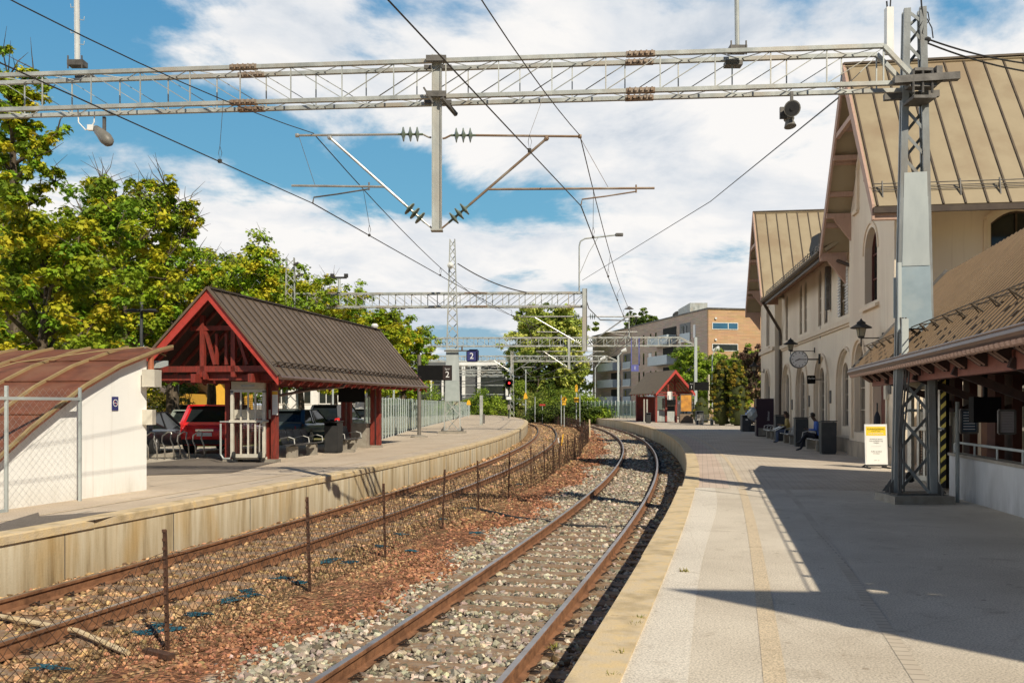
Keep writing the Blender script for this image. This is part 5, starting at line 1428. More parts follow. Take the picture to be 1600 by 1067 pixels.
# ------------------------------------------------------------------ timber shelter on the opposite platform
def rafter_ends(b,x,y,z,sg): pass
SH=thing('platform_shelter','large red timber shelter with brown standing seam roof on the opposite platform','shelter',(0,0,0))
XR_,XRI,XL_=.92,-1.16,-3.55; ZE,ZR=2.50,4.95; Y0,Y1=-1.5,13.1
b=MB(); b.slab((XR_,Y0,ZE),(XR_,Y1,ZE),(XRI,Y1,ZR),(XRI,Y0,ZR),.07); b.slab((XL_,Y0,ZE),(XL_,Y1,ZE),(XRI,Y1,ZR),(XRI,Y0,ZR),.07); srf=b.build('roof',T['brownroof'],SH)
b=MB(); y=Y0+.15
nrR=Vector((ZR-ZE,0,XR_-XRI)).normalized()*.015; nrL=Vector((-(ZR-ZE),0,XRI-XL_)).normalized()*.015
while y<Y1:
    b.bar(Vector((XR_,y,ZE))+nrR,Vector((XRI,y,ZR))+nrR,.03,.035,up=(0,1,0)); b.bar(Vector((XL_,y,ZE))+nrL,Vector((XRI,y,ZR))+nrL,.03,.035,up=(0,1,0)); y+=.47
b.bar((XRI,Y0,ZR+.03),(XRI,Y1,ZR+.03),.14,.05); 
T['seambrown']=mat('dark_roof_seam',(.06,.045,.033),(.045,.034,.026),.6)
b.build('roof_seam',T['seambrown'],srf)
b=MB()
for (xe,sg) in ((XR_,1),(XL_,-1)):
    for yy in (Y0-.03,Y1-.02):
        e=Vector((xe+sg*.02,yy,ZE-.02)); p=Vector((XRI,yy,ZR-.02)); b.prism([e,p,p-Vector((0,0,.30)),e-Vector((0,0,.24))],(0,.05,0))
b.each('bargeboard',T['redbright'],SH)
b=MB()
for (xe,sg) in ((XR_,1),(XL_,-1)):
    e=Vector((xe+sg*.05,Y0-.06,ZE+.01)); p=Vector((XRI,Y0-.06,ZR+.03)); b.bar(e,p,.06,.07,up=(0,1,0))
b.build('roof_edge_strip',T['brownroof'],srf)
b=MB(); b.tube([(XR_+.07,Y0,ZE-.05),(XR_+.07,Y1,ZE-.05)],.055,8); b.tube([(XL_-.07,Y0,ZE-.05),(XL_-.07,Y1,ZE-.05)],.055,8); b.build('gutter',T['gutterbrown'],SH)
b=MB(); b.tube([(XR_+.05,3.6,ZE-.06),(XR_-.05,3.4,ZE-.22),(.2,2.4,ZE-.32),(.02,.3,ZE-.55),(.0,.10,ZE-.75),(.0,.10,.2)],.045,7); b.build('drainpipe',T['gutterbrown'],SH)
# snow guard of zigzag brackets
b=MB(); sl=Vector((XRI-XR_,0,ZR-ZE)).normalized(); nn_=Vector((ZR-ZE,0,XR_-XRI)).normalized(); base=Vector((XR_,0,ZE))+sl*.38
y=Y0+.35
while y<Y1-.2:
    q=base+Vector((0,y,0)); b.bar(q-Vector((0,.13,0)),q+nn_*.16,.035,.012,up=(1,0,0)); b.bar(q+Vector((0,.13,0)),q+nn_*.16,.035,.012,up=(1,0,0)); b.bar(q+nn_*.16,q+sl*.14,.03,.012); y+=.47
b.tube([base+Vector((0,Y0+.3,0))+nn_*.16,base+Vector((0,Y1-.3,0))+nn_*.16],.010,5); b.tube([base+Vector((0,Y0+.3,0))+nn_*.07,base+Vector((0,Y1-.3,0))+nn_*.07],.008,5)
b.build('snow_guard',T['seambrown'],srf)
ys=[0.0,3.1,6.2,9.2]
for i,y in enumerate((0.0,9.2)):
    for x in (0.0,-1.22):
        for dx in (-.12,.12):
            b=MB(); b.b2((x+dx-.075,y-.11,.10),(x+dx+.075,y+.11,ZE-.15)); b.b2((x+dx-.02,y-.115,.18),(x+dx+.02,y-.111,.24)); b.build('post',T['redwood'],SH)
        b=MB(); b.b2((x-.24,y-.16,0),(x+.24,y+.16,.10)); b.build('footing',T['concrete'],SH)
# longitudinal beams, rafters, gable trusses
for x in (.0,-1.75,):
    b=MB(); b.bar((x,Y0+.2,ZE-.05),(x,Y1-.2,ZE-.05),.14,.24); b.build('beam',T['redwood'],SH)
def zroofR(x): return ZE+(XR_-x)/(XR_-XRI)*(ZR-ZE) if x>XRI else ZE+(x-XL_)/(XRI-XL_)*(ZR-ZE)
b=MB(); y=Y0+.35
rt=[]
while y<Y1:
    for (xe) in (XR_,XL_):
        p=Vector((xe,y,ZE-.14)); q=Vector((XRI,y,ZR-.14)); b.bar(p,q,.08,.13,up=(0,1,0))
    rt.append(y); y+=.72
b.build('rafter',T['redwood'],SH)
b=MB()
for y in rt:
    x=XR_-.02; b.bar((x,y,ZE-.13),(x-.10,y,ZE-.20),.085,.02,up=(0,1,0)); b.prism([(x+.01,y-.04,ZE-.07),(x+.01,y+.04,ZE-.07),(x-.16,y+.04,ZE-.24),(x-.16,y-.04,ZE-.24)],(-.01,0,-.012))
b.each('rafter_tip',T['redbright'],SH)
for k,y in enumerate((Y0+.55,1.6,4.6,7.7,10.6,12.6)):
    b=MB()
    zt_=2.84
    b.bar((XR_-.22,y,zt_-.12),(XL_+.3,y,zt_-.12),.13,.17)
    b.bar((XR_-.12,y+.16,zt_-.36),(XL_+.2,y+.16,zt_-.36),.12,.16)
    b.bar((XRI-.48,y,zt_-.35),(XRI-.48,y,zroofR(XRI-.48)-.2),.13,.13); b.bar((XRI+.48,y,zt_-.35),(XRI+.48,y,zroofR(XRI+.48)-.2),.13,.13)
    b.bar((XRI-.85,y,zt_+1.05),(XRI+.85,y,zt_+1.05),.12,.13)
    b.bar((XRI-.40,y,zt_+1.0),(XRI-.10,y,zt_),.09,.09); b.bar((XRI+.55,y,zt_+1.0),(XRI+.9,y,zt_),.09,.09)
    b.bar((XRI-.1,y+.1,zt_),(XRI-.1,y+.1,zt_+.9),.08,.08); b.bar((XRI+.2,y+.1,zt_),(XRI+.2,y+.1,zt_+.9),.08,.08)
    b.b2((XRI-.63,y-.09,zt_-.42),(XRI-.53,y+.07,zt_-.18)); b.b2((XRI-.43,y-.09,zt_-.42),(XRI-.33,y+.07,zt_-.18))
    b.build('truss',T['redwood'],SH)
b=MB(); b.slab((XR_-.02,Y0+.03,ZE-.075),(XR_-.02,Y1-.03,ZE-.075),(XRI,Y1-.03,ZR-.075),(XRI,Y0+.03,ZR-.075),.02); b.slab((XL_+.02,Y0+.03,ZE-.075),(XL_+.02,Y1-.03,ZE-.075),(XRI,Y1-.03,ZR-.075),(XRI,Y0+.03,ZR-.075),.02); b.build('roof_boarding',T['darkwood'],SH)
b=MB(); b.lathe((XRI+.05,12.2,ZR+.05),[(.12,0),(.16,.08),(.10,.18)],(0,0,1),10); b.build('roof_knob',T['whitepaint'],srf)
rzS=-math.atan(.19); SH.location=(-7.1,26.4,0); SH.rotation_euler=(0,0,rzS)
MS=Matrix.Translation((-7.1,26.4,0))@Matrix.Rotation(rzS,4,'Z')
def shp(x,y,z=0): return MS@Vector((x,y,z))
# notices / screens at the shelter
p=shp(.19,-.13,1.75); t=thing('notice','narrow white notice with orange header on the front post of the shelter','notice',p); b=MB(); b.box(p,(.17,.02,.70),rzS); b.build('sheet',T['boardwhite'],t); b=MB(); b.box(p+Vector((0,-.014,.29)),(.17,.01,.10),rzS); b.build('header',T['yellow'],t); b=MB()
for k in range(9): b.box(p+Vector((0,-.013,.18-k*.055)),(.12,.008,.012),rzS)
b.build('print',T['textlight'],t)
p=shp(-.75,8.5,2.1); t=thing('information_screen','black information screen hanging under the red shelter','screen',p); b=MB(); b.box(p,(1.05,.12,.62),rzS); b.bar(p+Z*.3,p+Z*.6,.06,.06); b.build('housing',T['black'],t); b=MB(); b.box(p+Vector((-.0,-.065,0)),(.98,.01,.54),rzS); b.build('display',T['scr'],t)
p=shp(-.55,9.0,0); b=MB(); b.box(p+Z*.48,(.62,.45,.96),rzS); o=b.build('concrete_box',T['concrete']); tag(o,'grey concrete box standing between the rear shelter posts','box')
bench('dark metal seat row directly behind the front shelter post',4,shp(-.35,3.0),rzS)
bench('shorter dark metal seat row behind the bin under the shelter',3,shp(-.35,7.0),rzS)
litter_bin('black square litter bin between the two dark seat rows of the shelter',shp(-.15,5.2),rzS,'blackmatte',1.12,.50,False)
o=MB().prism([shp(.05,5.5),shp(.45,5.55),shp(.4,5.9),shp(.05,5.9)],(0,0,.10)).build('base_stone',T['concrete']); tag(o,'small pale concrete base beside the black bin','stone')
# wheelchair lift units
def lift(label,loc,rz,stripes=False,w=1.02,h=2.3):
    t=thing('wheelchair_lift',label,'wheelchair lift',(0,0,0))
    b=MB(); b.b2((-w/2,-.30,.16),(-w/2+.09,-.20,h-.2)); b.b2((w/2-.09,-.30,.16),(w/2,-.20,h-.2)); b.b2((-w/2,-.30,h-.24),(w/2,-.20,h-.16)); b.b2((-w/2,-.31,.16),(w/2,-.19,.26)); b.b2((-w/2-.03,-.33,1.18),(w/2+.06,-.18,1.25)); b.build('frame',T['creambar'],t)
    for i in range(3):
        x=-w/2+.09+(w-.18)*(i+1)/4; b=MB(); b.b2((x-.024,-.28,.26),(x+.024,-.245,h-.24)); b.build('bar',T['creambar'],t)
    b=MB(); b.b2((-w/2+.03,-.30,h-.15),(w/2-.03,-.06,h+.07)); b.build('head_box',T['cream'],t)
    b=MB(); b.b2((-w/2+.32,-.306,h-.08),(w/2-.32,-.301,h-.02)); b.build('maker_plate',T['galv'],t)
    b=MB()
    for i in range(24):
        x=-w/2+.05+i*(w-.1)/23; b.bar((x,-.02,.25),(x+(.04 if i%2 else -.04),-.02,h-.4),.010,.01)
    for k in range(26):
        z=.27+k*(h-.7)/25; b.bar((-w/2+.05,-.02,z),(w/2-.05,-.02,z),.01,.012)
    b.build('mesh_panel',T['brownwire'],t)
    b=MB(); b.b2((-w/2+.04,-.05,1.28),(w/2+.22,.0,1.55)); b.b2((-w/2+.02,-.1,.10),(w/2,.55,.17)); b.b2((w/2+.12,-.1,.16),(w/2+.19,.0,h-.7)); b.build('platform_plate',T['creambar'],t)
    for sx in (-1,1):
        b=MB(); b.lathe((sx*(w/2-.12),-.36,.22),[(.02,-.04),(.11,-.035),(.12,0),(.11,.035),(.02,.04)],(1,0,0),14); b.build('wheel',T['tyre'],t)
    b=MB(); b.tube([(-w/2-.28,-.3,1.15),(-w/2-.28,-.3,.25),(-w/2-.2,-.3,.13),(-w/2,-.3,.13)],.03,6); b.tube([(w/2-.15,-.38,.2),(w/2-.15,-.38,1.1),(w/2-.05,-.38,1.22),(w/2+.1,-.3,1.22)],.022,6); b.tube([(-w/2-.3,-.3,1.2),(-w/2,-.3,1.2)],.022,6); b.build('handle_tube',T['galv'],t)
    if stripes:
        b=MB(); b.b2((w/2+.02,-.3,.05),(w/2+.14,-.2,h+.1)); st=b.build('hazard_post',T['black'],t); b=MB()
        for k in range(11): z=.12+k*.21; b.prism([(w/2+.02,-.302,z),(w/2+.14,-.302,z+.10),(w/2+.14,-.302,z+.19),(w/2+.02,-.302,z+.09)],(0,-.003,0))
        b.build('stripe',T['stripey'],st)
    t.location=loc; t.rotation_euler=(0,0,rz); return t
lift('cream barred wheelchair lift parked in front of the red shelter post',gnd(388,723)+Vector((0,.25,0)),0)
lift('cream barred wheelchair lift with a hazard striped post by the pale ramp wall',Vector((8.6,18.3,0)),R(-62),True,.75,2.15)

# ------------------------------------------------------------------ white ramp building, lower left
WB=thing('stairway_building','white rendered stairway building with a curved rusty sheet roof before the chestnut trees','building',(-7.3,17.9,0))
wt=Vector((-.26,-.9656,0)); wn=Vector((-.9656,.26,0)); wo=Vector((-7.3,17.9,0))
prof=[(-.66,2.82),(-.3,2.74),(.07,2.63),(.93,2.36),(1.86,1.95),(2.51,1.58),(3.08,1.24),(3.6,.886),(4.9,-.1)]
def wp(t,z,n=0.0): return wo+wt*t+wn*n+Z*z
b=MB(); pts=[wp(t,z) for t,z in prof if t>=.0]; pts=[wp(0,0)]+[wp(0,2.66)]+pts+[wp(4.8,-.02)]
b.prism(pts,wn*.22); b.build('wall',T['whitewall'],WB)
b=MB(); b.prism([wp(.0,0,.22),wp(.0,2.62,.22),wp(.0,2.62,4.9),wp(.0,0,4.9)],wt*.2); b.build('rear_wall',T['whitewall'],WB)
b=MB()
for i in range(len(prof)-1):
    (ta,za),(tb,zb_)=prof[i],prof[i+1]; b.slab(wp(ta,za+.06,-.14),wp(tb,zb_+.06,-.14),wp(tb,zb_+.06,5),wp(ta,za+.06,5),.045)
wr_=b.build('roof',T['rustroof'],WB)
for nn2 in (.0,.95,1.9,2.85,3.8,4.75):
    b=MB(); 
    for i in range(len(prof)-1):
        (ta,za),(tb,zb_)=prof[i],prof[i+1]; b.bar(wp(ta,za+.085,nn2-(.12 if nn2==0 else 0)),wp(tb,zb_+.085,nn2-(.12 if nn2==0 else 0)),.05,.05)
    b.build('batten',T['batten'],wr_)
b=MB()
for t_ in (.5,1.6,2.7): 
    z=np.interp(t_,[p[0] for p in prof],[p[1] for p in prof]); b.bar(wp(t_,z+.075,-.1),wp(t_,z+.075,5),.05,.018)
b.build('sheet_lap',T['rustroof'],wr_)
b=MB(); b.tube([wp(3.2,1.3,4.0),wp(2.2,1.98,3.1),wp(1.0,2.52,2.2),wp(.1,2.78,1.0),wp(-.4,2.88,.3),wp(-.55,2.7,-.05)],.013,5); b.build('cable',T['batten'],wr_)
b=MB(); b.b2(wp(-.02,2.05,-.03)-Vector((.01,.3,.0)),wp(-.02,2.05,-.03)+Vector((.24,.05,.34))); b.build('lamp_box',T['creambar'],WB)
b=MB(); q=wp(.04,1.45,-.02); b.box(q+Vector((.03,0,0)),(.26,.18,.30),0); b.build('meter_box',T['creambar'],WB)
b=MB(); b.tube([wp(-.02,2.7,-.08),wp(-.03,2.35,-.08),wp(-.05,2.05,-.10)],.06,8); b.build('downpipe',T['annexpanel'],WB)
b=MB(); b.prism([wp(-.3,2.44,-.1),wp(-.3,2.44,.9),wp(-.55,2.5,.9),wp(-.55,2.5,-.1)],(0,0,.1)); b.build('soffit_plate',T['galvlight'],WB)
# no smoking sign
q=wp(.93,1.72,-.012); rotw=Matrix((( -wt.x, 0, -wn.x),(-wt.y,0,-wn.y),(0,1,0)))
t=thing('no_smoking_sign','small blue no smoking sign on the white stairway wall','sign',q)
b=MB(); b.bar(q-Z*.13,q+Z*.13,.17,.012,up=wn); b.build('plate',T['blue'],t)
b=MB(); c=q-wn*.010
for i in range(20):
    a=2*math.pi*i/20; a2=2*math.pi*(i+1)/20; f_=lambda a: c+(-wt)*math.cos(a)*.062+Z*(math.sin(a)*.062+.01)
    b.bar(f_(a),f_(a2),.012,.004,up=wn)
b.build('ring',T['signwhite'],t); b=MB(); b.bar(c+wt*.045+Z*.055,c-wt*.045-Z*.035,.012,.004,up=wn); b.build('slash',T['redsign'],t)
b=MB(); b.bar(c+wt*.035+Z*.008,c-wt*.025+Z*.008,.012,.004,up=wn); b.build('cigarette',T['signwhite'],t)
# wire netting fence in front of the white wall
NF=thing('netting_fence','galvanised netting fence with two tall posts in front of the white wall','fence',gnd(10,799))
pA=gnd(10,799.5); pB=gnd(125,782.5); dn=(pB-pA).normalized()
for p in (pA,pB):
    b=MB(); b.bar(p-Z*.02,p+Z*2.0,.045,.045); b.build('post',T['galvlight'],NF)
b=MB(); b.bar(pA-dn*3+Z*1.80,pB+Z*1.80,.05,.05); b.bar(pA-dn*3+Z*.02,pA+Z*.02,.04,.06); b.build('rail',T['galvlight'],NF)
vs=[];es=[];nx,nz=64,28
a=pA-dn*3; L_=(pB-a).length
for i in range(nx+1):
    for j in range(nz+1): vs.append(a+dn*(L_*i/nx)+Z*(.05+1.92*j/nz)-wn*.03*0)
for i in range(nx):
    for j in range(nz): es.append((i*(nz+1)+j,(i+1)*(nz+1)+j+1) if (i+j)%2==0 else ((i+1)*(nz+1)+j,i*(nz+1)+j+1))
v,f=wires_np(vs,es,.0013); mesh_np('netting',v,f,4,T['galv'],NF)
tag(MB().add([gnd(-60,835,.012),gnd(60,800,.012),gnd(62,806,.012),gnd(180,798,.012),gnd(230,795,.012),gnd(150,812,.012),gnd(20,828,.012)],[(0,1,2,3,4,5,6)]).build('dark_patch',T['darkpatch']),kind='structure')

tag(MB().add([gnd(222,742,.013),gnd(362,738,.013),gnd(430,722,.013),gnd(430,712,.013),gnd(300,716,.013),gnd(222,724,.013)],[(0,1,2,3,4,5)]).build('dark_patch',T['darkpatch'],fixn=False),kind='structure')  # flat dark patch on the ground between shelter and parked cars
# bicycle stands
for i,(x,lab) in enumerate(((238,'steel bicycle hoop next to the white wall, before the black car'),(264,'second steel bicycle hoop from the white wall'),(288,'third steel bicycle hoop, before the gap of the two cars'),(312,'steel bicycle hoop standing before the red car'))):
    p=gnd(x,717.5-i*.6); b=MB(); w=.13
    b.tube([p+Vector((-w,0,0)),p+Vector((-w,0,.35)),p+Vector((-w-.09,0,.55)),p+Vector((-w-.07,0,.72)),p+Vector((-.03,0,.85)),p+Vector((w-.05,0,.82)),p+Vector((w-.08,0,.62)),p+Vector((w,0,.42)),p+Vector((w+.03,0,0))],.024,8)
    o=b.build('bicycle_stand',T['chromedull'] if 'chromedull' in T else T['seatlight'],smooth=True); tag(o,lab,'bicycle stand','bicycle stands beside the shelter')

# ------------------------------------------------------------------ cars
def car(label,loc,head,color,kind='suv',group='cars in the car park',rear=True,plate=None,name='parked_car'):
    """local: length along y (front +y)"""
    t=thing(name,label,'car',(0,0,0)); m=paint('paint_'+label[:14].replace(' ','_'),color)
    if kind=='suv': L,Wc,H=4.6,1.84,1.70
    elif kind=='wagon': L,Wc,H=4.6,1.80,1.48
    elif kind=='van': L,Wc,H=5.0,1.95,2.0
    else: L,Wc,H=4.6,1.80,1.45
    hw=Wc/2; h2=L/2
    belt=H*.60 if kind!='van' else H*.55
    # lower body loft
    if kind=='sedan': st=[(-h2,.36,belt-.12,.80),(-h2+.12,.30,belt-.03,.94),(-h2+.8,.26,belt,1.0),(-.4,.22,belt-.01,1),(h2-1.5,.22,belt-.04,1),(h2-.7,.26,belt-.14,.98),(h2-.15,.32,belt-.28,.88),(h2,.38,belt-.38,.74)]
    else: st=[(-h2,.40,belt-.10,.86),(-h2+.08,.30,belt,.95),(-h2+.5,.26,belt+.01,1.0),(-.4,.22,belt,1),(h2-1.4,.22,belt-.03,1),(h2-.7,.26,belt-.11,.98),(h2-.15,.32,belt-.24,.9),(h2,.38,belt-.36,.76)]
    b=MB(); vs=[];k=10
    for (y,zb,zt,s) in st:
        w=hw*s; mid=(zb+zt)/2
        half=[(w*.80,zb),(w*.95,zb+.06),(w*1.0,mid-.02),(w*.985,zt-.10),(w*.90,zt)]
        vs+= [(x,y,z) for x,z in half]+[(-x,y,z) for x,z in half[::-1]]
    fs=[(i*k+j,i*k+(j+1)%k,(i+1)*k+(j+1)%k,(i+1)*k+j) for i in range(len(st)-1) for j in range(k)]
    fs+=[tuple(range(k)),tuple(range((len(st)-1)*k,len(st)*k))[::-1]]
    b.add(vs,fs); b.build('body',m,t,smooth=True)
    # greenhouse
    if kind=='sedan': g=[(-h2+.55,belt-.02,0),(-h2+1.25,H,1),(h2-2.35,H,1),(h2-1.35,belt-.04,0)]
    elif kind=='wagon': g=[(-h2+.12,belt-.02,0),(-h2+.55,H-.01,1),(h2-2.35,H,1),(h2-1.35,belt-.04,0)]
    elif kind=='van': g=[(-h2+.05,belt-.02,0),(-h2+.2,H-.01,1),(h2-1.7,H,1),(h2-.9,belt-.04,0)]
    else: g=[(-h2+.10,belt-.01,0),(-h2+.42,H-.02,1),(h2-2.2,H,1),(h2-1.3,belt-.04,0)]
    wb,wt_=hw*.90,hw*.70
    def sec(y0,y1): pass
    P0=[(sx*wb,g[0][0],g[0][1]) for sx in(-1,1)]; P1=[(sx*wt_,g[1][0],g[1][1]-.03) for sx in(-1,1)]; P2=[(sx*wt_,g[2][0],g[2][1]-.03) for sx in(-1,1)]; P3=[(sx*wb,g[3][0],g[3][1]) for sx in(-1,1)]
    b=MB(); b.add([P0[0],P0[1],P1[1],P1[0],P2[1],P2[0],P3[1],P3[0]],[(0,1,2,3),(3,2,4,5),(5,4,6,7),(0,3,5,7),(1,6,4,2)]); b.build('window',T['carglass'],t)
    b=MB() # roof skin and pillars
    rz_=g[1][2]; 
    b.prism([(-wt_-.02,g[1][0]-.03,H-.05),(wt_+.02,g[1][0]-.03,H-.05),(wt_+.02,g[2][0]+.03,H-.05),(-wt_-.02,g[2][0]+.03,H-.05)],(0,0,.05)); b.build('roof',m,t,bevel=.02)
    b=MB()
    for sx in (-1,1):
        b.bar(Vector((sx*(wb+.005),g[0][0],g[0][1])),Vector((sx*(wt_+.01),g[1][0],H-.03)),.17,.08); b.bar(Vector((sx*(wb+.005),g[3][0],g[3][1])),Vector((sx*(wt_+.01),g[2][0],H-.03)),.07,.06)
        ym=(g[1][0]+g[2][0])/2+.1; b.bar((sx*(wb+.006),ym,belt-.02),(sx*(wt_+.012),ym-.05,H-.04),.07,.03)
        if kind in('wagon','suv','van'): y2_=g[1][0]+.75; b.bar((sx*(wb+.006),y2_,belt-.02),(sx*(wt_+.012),y2_-.02,H-.04),.09,.03)
    b.each('pillar',m,t)
    for (y,) in ((-h2+.85,),(h2-.85,)):
        for sx in (-1,1):
            R_=.33 if kind!='suv' else .36
            b=MB(); b.lathe((sx*(hw-.11),y,R_),[(R_*.6,-.11),(R_*.98,-.10),(R_,-.05),(R_,.05),(R_*.98,.10),(R_*.62,.115)],(sx,0,0),20); w_=b.build('wheel',T['tyre'],t)
            b=MB(); b.lathe((sx*(hw-.0),y,R_),[(R_*.64,-.03),(R_*.62,.012),(R_*.15,.0)],(sx,0,0),20)
            for q in range(5): a=2*math.pi*q/5; b.bar((sx*(hw+.012),y,R_),(sx*(hw+.012),y+math.cos(a)*R_*.6,R_+math.sin(a)*R_*.6),.05,.02,up=(1,0,0))
            b.build('rim',T['alloy'],w_)
            b=MB(); b.lathe((sx*(hw-.06),y,R_+.03),[(R_*1.16,-.10),(R_*1.16,.035)],(sx,0,0),20); b.build('wheel_arch',T['blackmatte'],t)
    yb=-h2-.01
    b=MB(); b.bar((-wt_,g[1][0]-.10,H-.03),(wt_,g[1][0]-.10,H-.03),.16,.04); b.bar((-wb,g[0][0]-.01,belt+.02),(wb,g[0][0]-.01,belt+.02),.05,.12); b.build('tailgate_trim',m,t)
    for sx in (-1,1):
        b=MB()
        if kind in('suv','van'): b.prism([(sx*hw*.70,yb-.0,belt-.02),(sx*hw*.93,yb+.06,belt+.02),(sx*hw*.95,yb+.09,belt-.28),(sx*hw*.66,yb-.0,belt-.22)],(0,.06,0))
        else: b.prism([(sx*hw*.56,yb-.0,belt-.10),(sx*hw*.92,yb+.10,belt-.06),(sx*hw*.94,yb+.12,belt-.27),(sx*hw*.60,yb-.0,belt-.26)],(0,.06,0))
        b.build('tail_light',T['tail'],t)
        b=MB(); b.prism([(sx*hw*.55,h2+.0,belt-.44),(sx*hw*.86,h2-.10,belt-.38),(sx*hw*.86,h2-.10,belt-.28),(sx*hw*.58,h2-.01,belt-.34)],(0,-.05,0)); b.build('headlight',T['headlamp'] if 'headlamp' in T else T['chrome'],t)
        b=MB(); b.box((sx*(hw+.07),h2-1.5,belt+.06),(.20,.10,.14)); b.build('mirror',m,t)
    b=MB(); b.box((0,yb-.03,belt-.34 if kind!='sedan' else belt-.30),(.52,.02,.12)); b.build('number_plate',T['signwhite'],t)
    b=MB(); b.b2((-hw*.86,yb-.04,.34),(hw*.86,yb+.12,.50)); b.b2((-hw*.80,h2-.12,.28),(hw*.80,h2+.03,.46)); b.build('bumper',T['blackmatte'] if kind=='suv' else m,t)
    if plate: b=MB(); b.box((0,yb-.012,belt-.20),(.62,.02,.07)); b.build('trim',T['chrome'],t)
    b=MB(); b.b2((-hw*.7,h2-.02,.50),(hw*.7,h2+.015,.66)); b.build('grille',T['blackmatte'],t)
    t.location=loc; t.rotation_euler=(0,0,head); t['group']=group
    return t
T['headlamp']=mat('headlamp_glass',(.55,.57,.6),(.45,.47,.5),.1,.3)
car('black sedan parked beside the white stairway wall',(-12.9,31.9,0),R(-3),(.025,.025,.032),'sedan')
cr_red=car('bright red sport utility car seen from behind next to the wheelchair lift',(-10.45,33.0,0),R(-2),(.88,.02,.03),'suv',plate=True)
car('pale silver hatchback between the black sedan and the red car',(-13.6,40.0,0),R(-5),(.42,.47,.42),'wagon')
car('dark green grey estate car seen from behind over the shelter seats',(-9.35,40.5,0),R(-10),(.09,.12,.13),'wagon')
car('black sport utility car behind the dark estate car',(-9.15,47.5,0),R(-10),(.014,.016,.022),'suv')
car('white estate car seen between the rear shelter posts',(-8.7,56,0),R(-8),(.62,.63,.62),'wagon')
car('silver car behind the first glass screens, facing the camera',(-9.0,62,0),R(172),(.38,.42,.44),'wagon')
car('pale blue grey car behind the glass screens just past the silver one',(-9.8,70,0),R(172),(.30,.36,.40),'suv')
car('dark car behind the glass screens near the tall mast',(-10.3,79,0),R(172),(.05,.06,.07),'wagon')
car('white van far down behind the glass screens',(-10.6,92,0),R(172),(.62,.63,.62),'van')
car('brown roofed car parked behind the red car towards the yellow house',(-12.5,50,0),R(-5),(.10,.09,.08),'wagon')
car('dark sport utility car parked far behind the black sedan',(-16.6,46,0),R(60),(.02,.022,.025),'suv')
car('small blue car facing the camera beyond the right conifers',(21.3,79.0,0),R(186),(.03,.07,.20),'wagon',group='cars by the station')

# ------------------------------------------------------------------ posts, displays, masts on platform 2
t=thing('departure_display','black departure display for track 2 on a tall grey post','display',gnd(655,683)); p=gnd(655,683)
b=MB(); b.tube([p,p+Z*4.28],.10,12); b.build('post',T['postgrey'] if 'postgrey' in T else T['galv'],t); b=MB(); b.lathe(p,[(.45,0),(.45,.06),(.3,.10),(.12,.12)],(0,0,1),14); b.build('base',T['concrete'],t)
D_=p.y; c=at(680,582.5,D_-.15); b=MB(); b.box(c,(1.74,.16,.78)); b.build('housing',T['black'],t); b=MB(); b.box(c+Vector((.63,-.085,0)),(.46,.01,.72)); b.build('number_panel',mat('brown_black_panel',(.035,.022,.02),(.03,.02,.018),.4),t)
text('2','track_number',.44,c+Vector((.64,-.10,-.10)),FACE_CAM,T['signwhite'],t); text('Spor','track_word',.15,c+Vector((.64,-.10,.20)),FACE_CAM,T['textlight'],t)
# blue platform number on arm from the tall mast
t=thing('platform_number_sign','blue rounded platform number sign reading 2 beside the tall mast','sign',at(737,556,52.5)); c=at(737,556.5,52.4)
b=MB(); b.box(c,(.62,.10,.66)); b.build('plate',T['blue'],t,bevel=.06); b=MB(); b.box(c+Vector((.10,.10,.05)),(.62,.12,.72)); b.build('side',T['blue'],t,bevel=.06)
text('2','number',.50,c+Vector((0,-.06,0)),FACE_CAM,T['signwhite'],t); b=MB(); b.bar(at(694,548,52.6),at(746,548,52.6),.08,.08); b.tube([at(722,548,52.6),at(722,541,52.6)],.06,6); b.build('arm',T['galvdark'],t)
t=thing('service_post','short steel service post with a small dark box beyond the tall lattice mast','post',gnd(752,664.5)); p=gnd(752,664.5)
b=MB(); b.bar(p,p+Z*2.45,.26,.14); b.build('post',T['galv'],t); b=MB(); b.box(p+Vector((.22,-.05,.55)),(.14,.2,.75)); b.build('box',T['galvdark'],t)
# lamp with two flat heads among the trees
p=at(221,555,31); t=thing('street_lamp','dark street lamp with two flat saucer heads before the chestnut trees','street lamp',(p.x,p.y,0)); q=at(221,470,31)
b=MB(); b.tube([(p.x,p.y,0),q],.055,8); b.bar(q-Z*.32,q-Z*.30+Vector((.5,0,0)),.04,.04); b.bar(q-Z*.32,q-Z*.30-Vector((.5,0,0)),.04,.04); b.build('post',T['darkgrey'],t)
for sx in(-1,1): b=MB(); b.lathe(q-Z*.36+Vector((sx*.3,0,0)),[(.20,-.03),(.30,0),(.16,.05),(.04,.09)],(0,0,1),14); b.build('head',T['blackmatte'],t)
# further posts in the car park
for (x,yb,yt,D,lab) in ((278,640,590,48,'thin pale flag pole before the yellow house'),(520,690,595,47,'slim grey lamp post rising before the black sport utility car'),(445,640,520,58,'wide pale steel post behind the shelter roof'),(615,640,590,75,'pale steel post behind the first glass screens'),(625,545,482,88,'T shaped twin lamp post above the far end of the shelter roof')):
    p=at(x,yb,D); q=at(x,yt,D); t=thing('slim_post',lab,'post',(p.x,p.y,0)); b=MB(); b.tube([(p.x,p.y,0),q],.055*D/47 if D!=58 else .16,8); b.build('post',T['galvlight'],t)
    if D==88: b=MB(); b.b2((q.x-.5,q.y-.08,q.z-.1),(q.x+.5,q.y+.08,q.z)); b.box((q.x-.42,q.y,q.z+.12),(.22,.22,.2)); b.box((q.x+.42,q.y,q.z+.12),(.22,.22,.2)); b.build('lamp_head',T['blackmatte'],t)

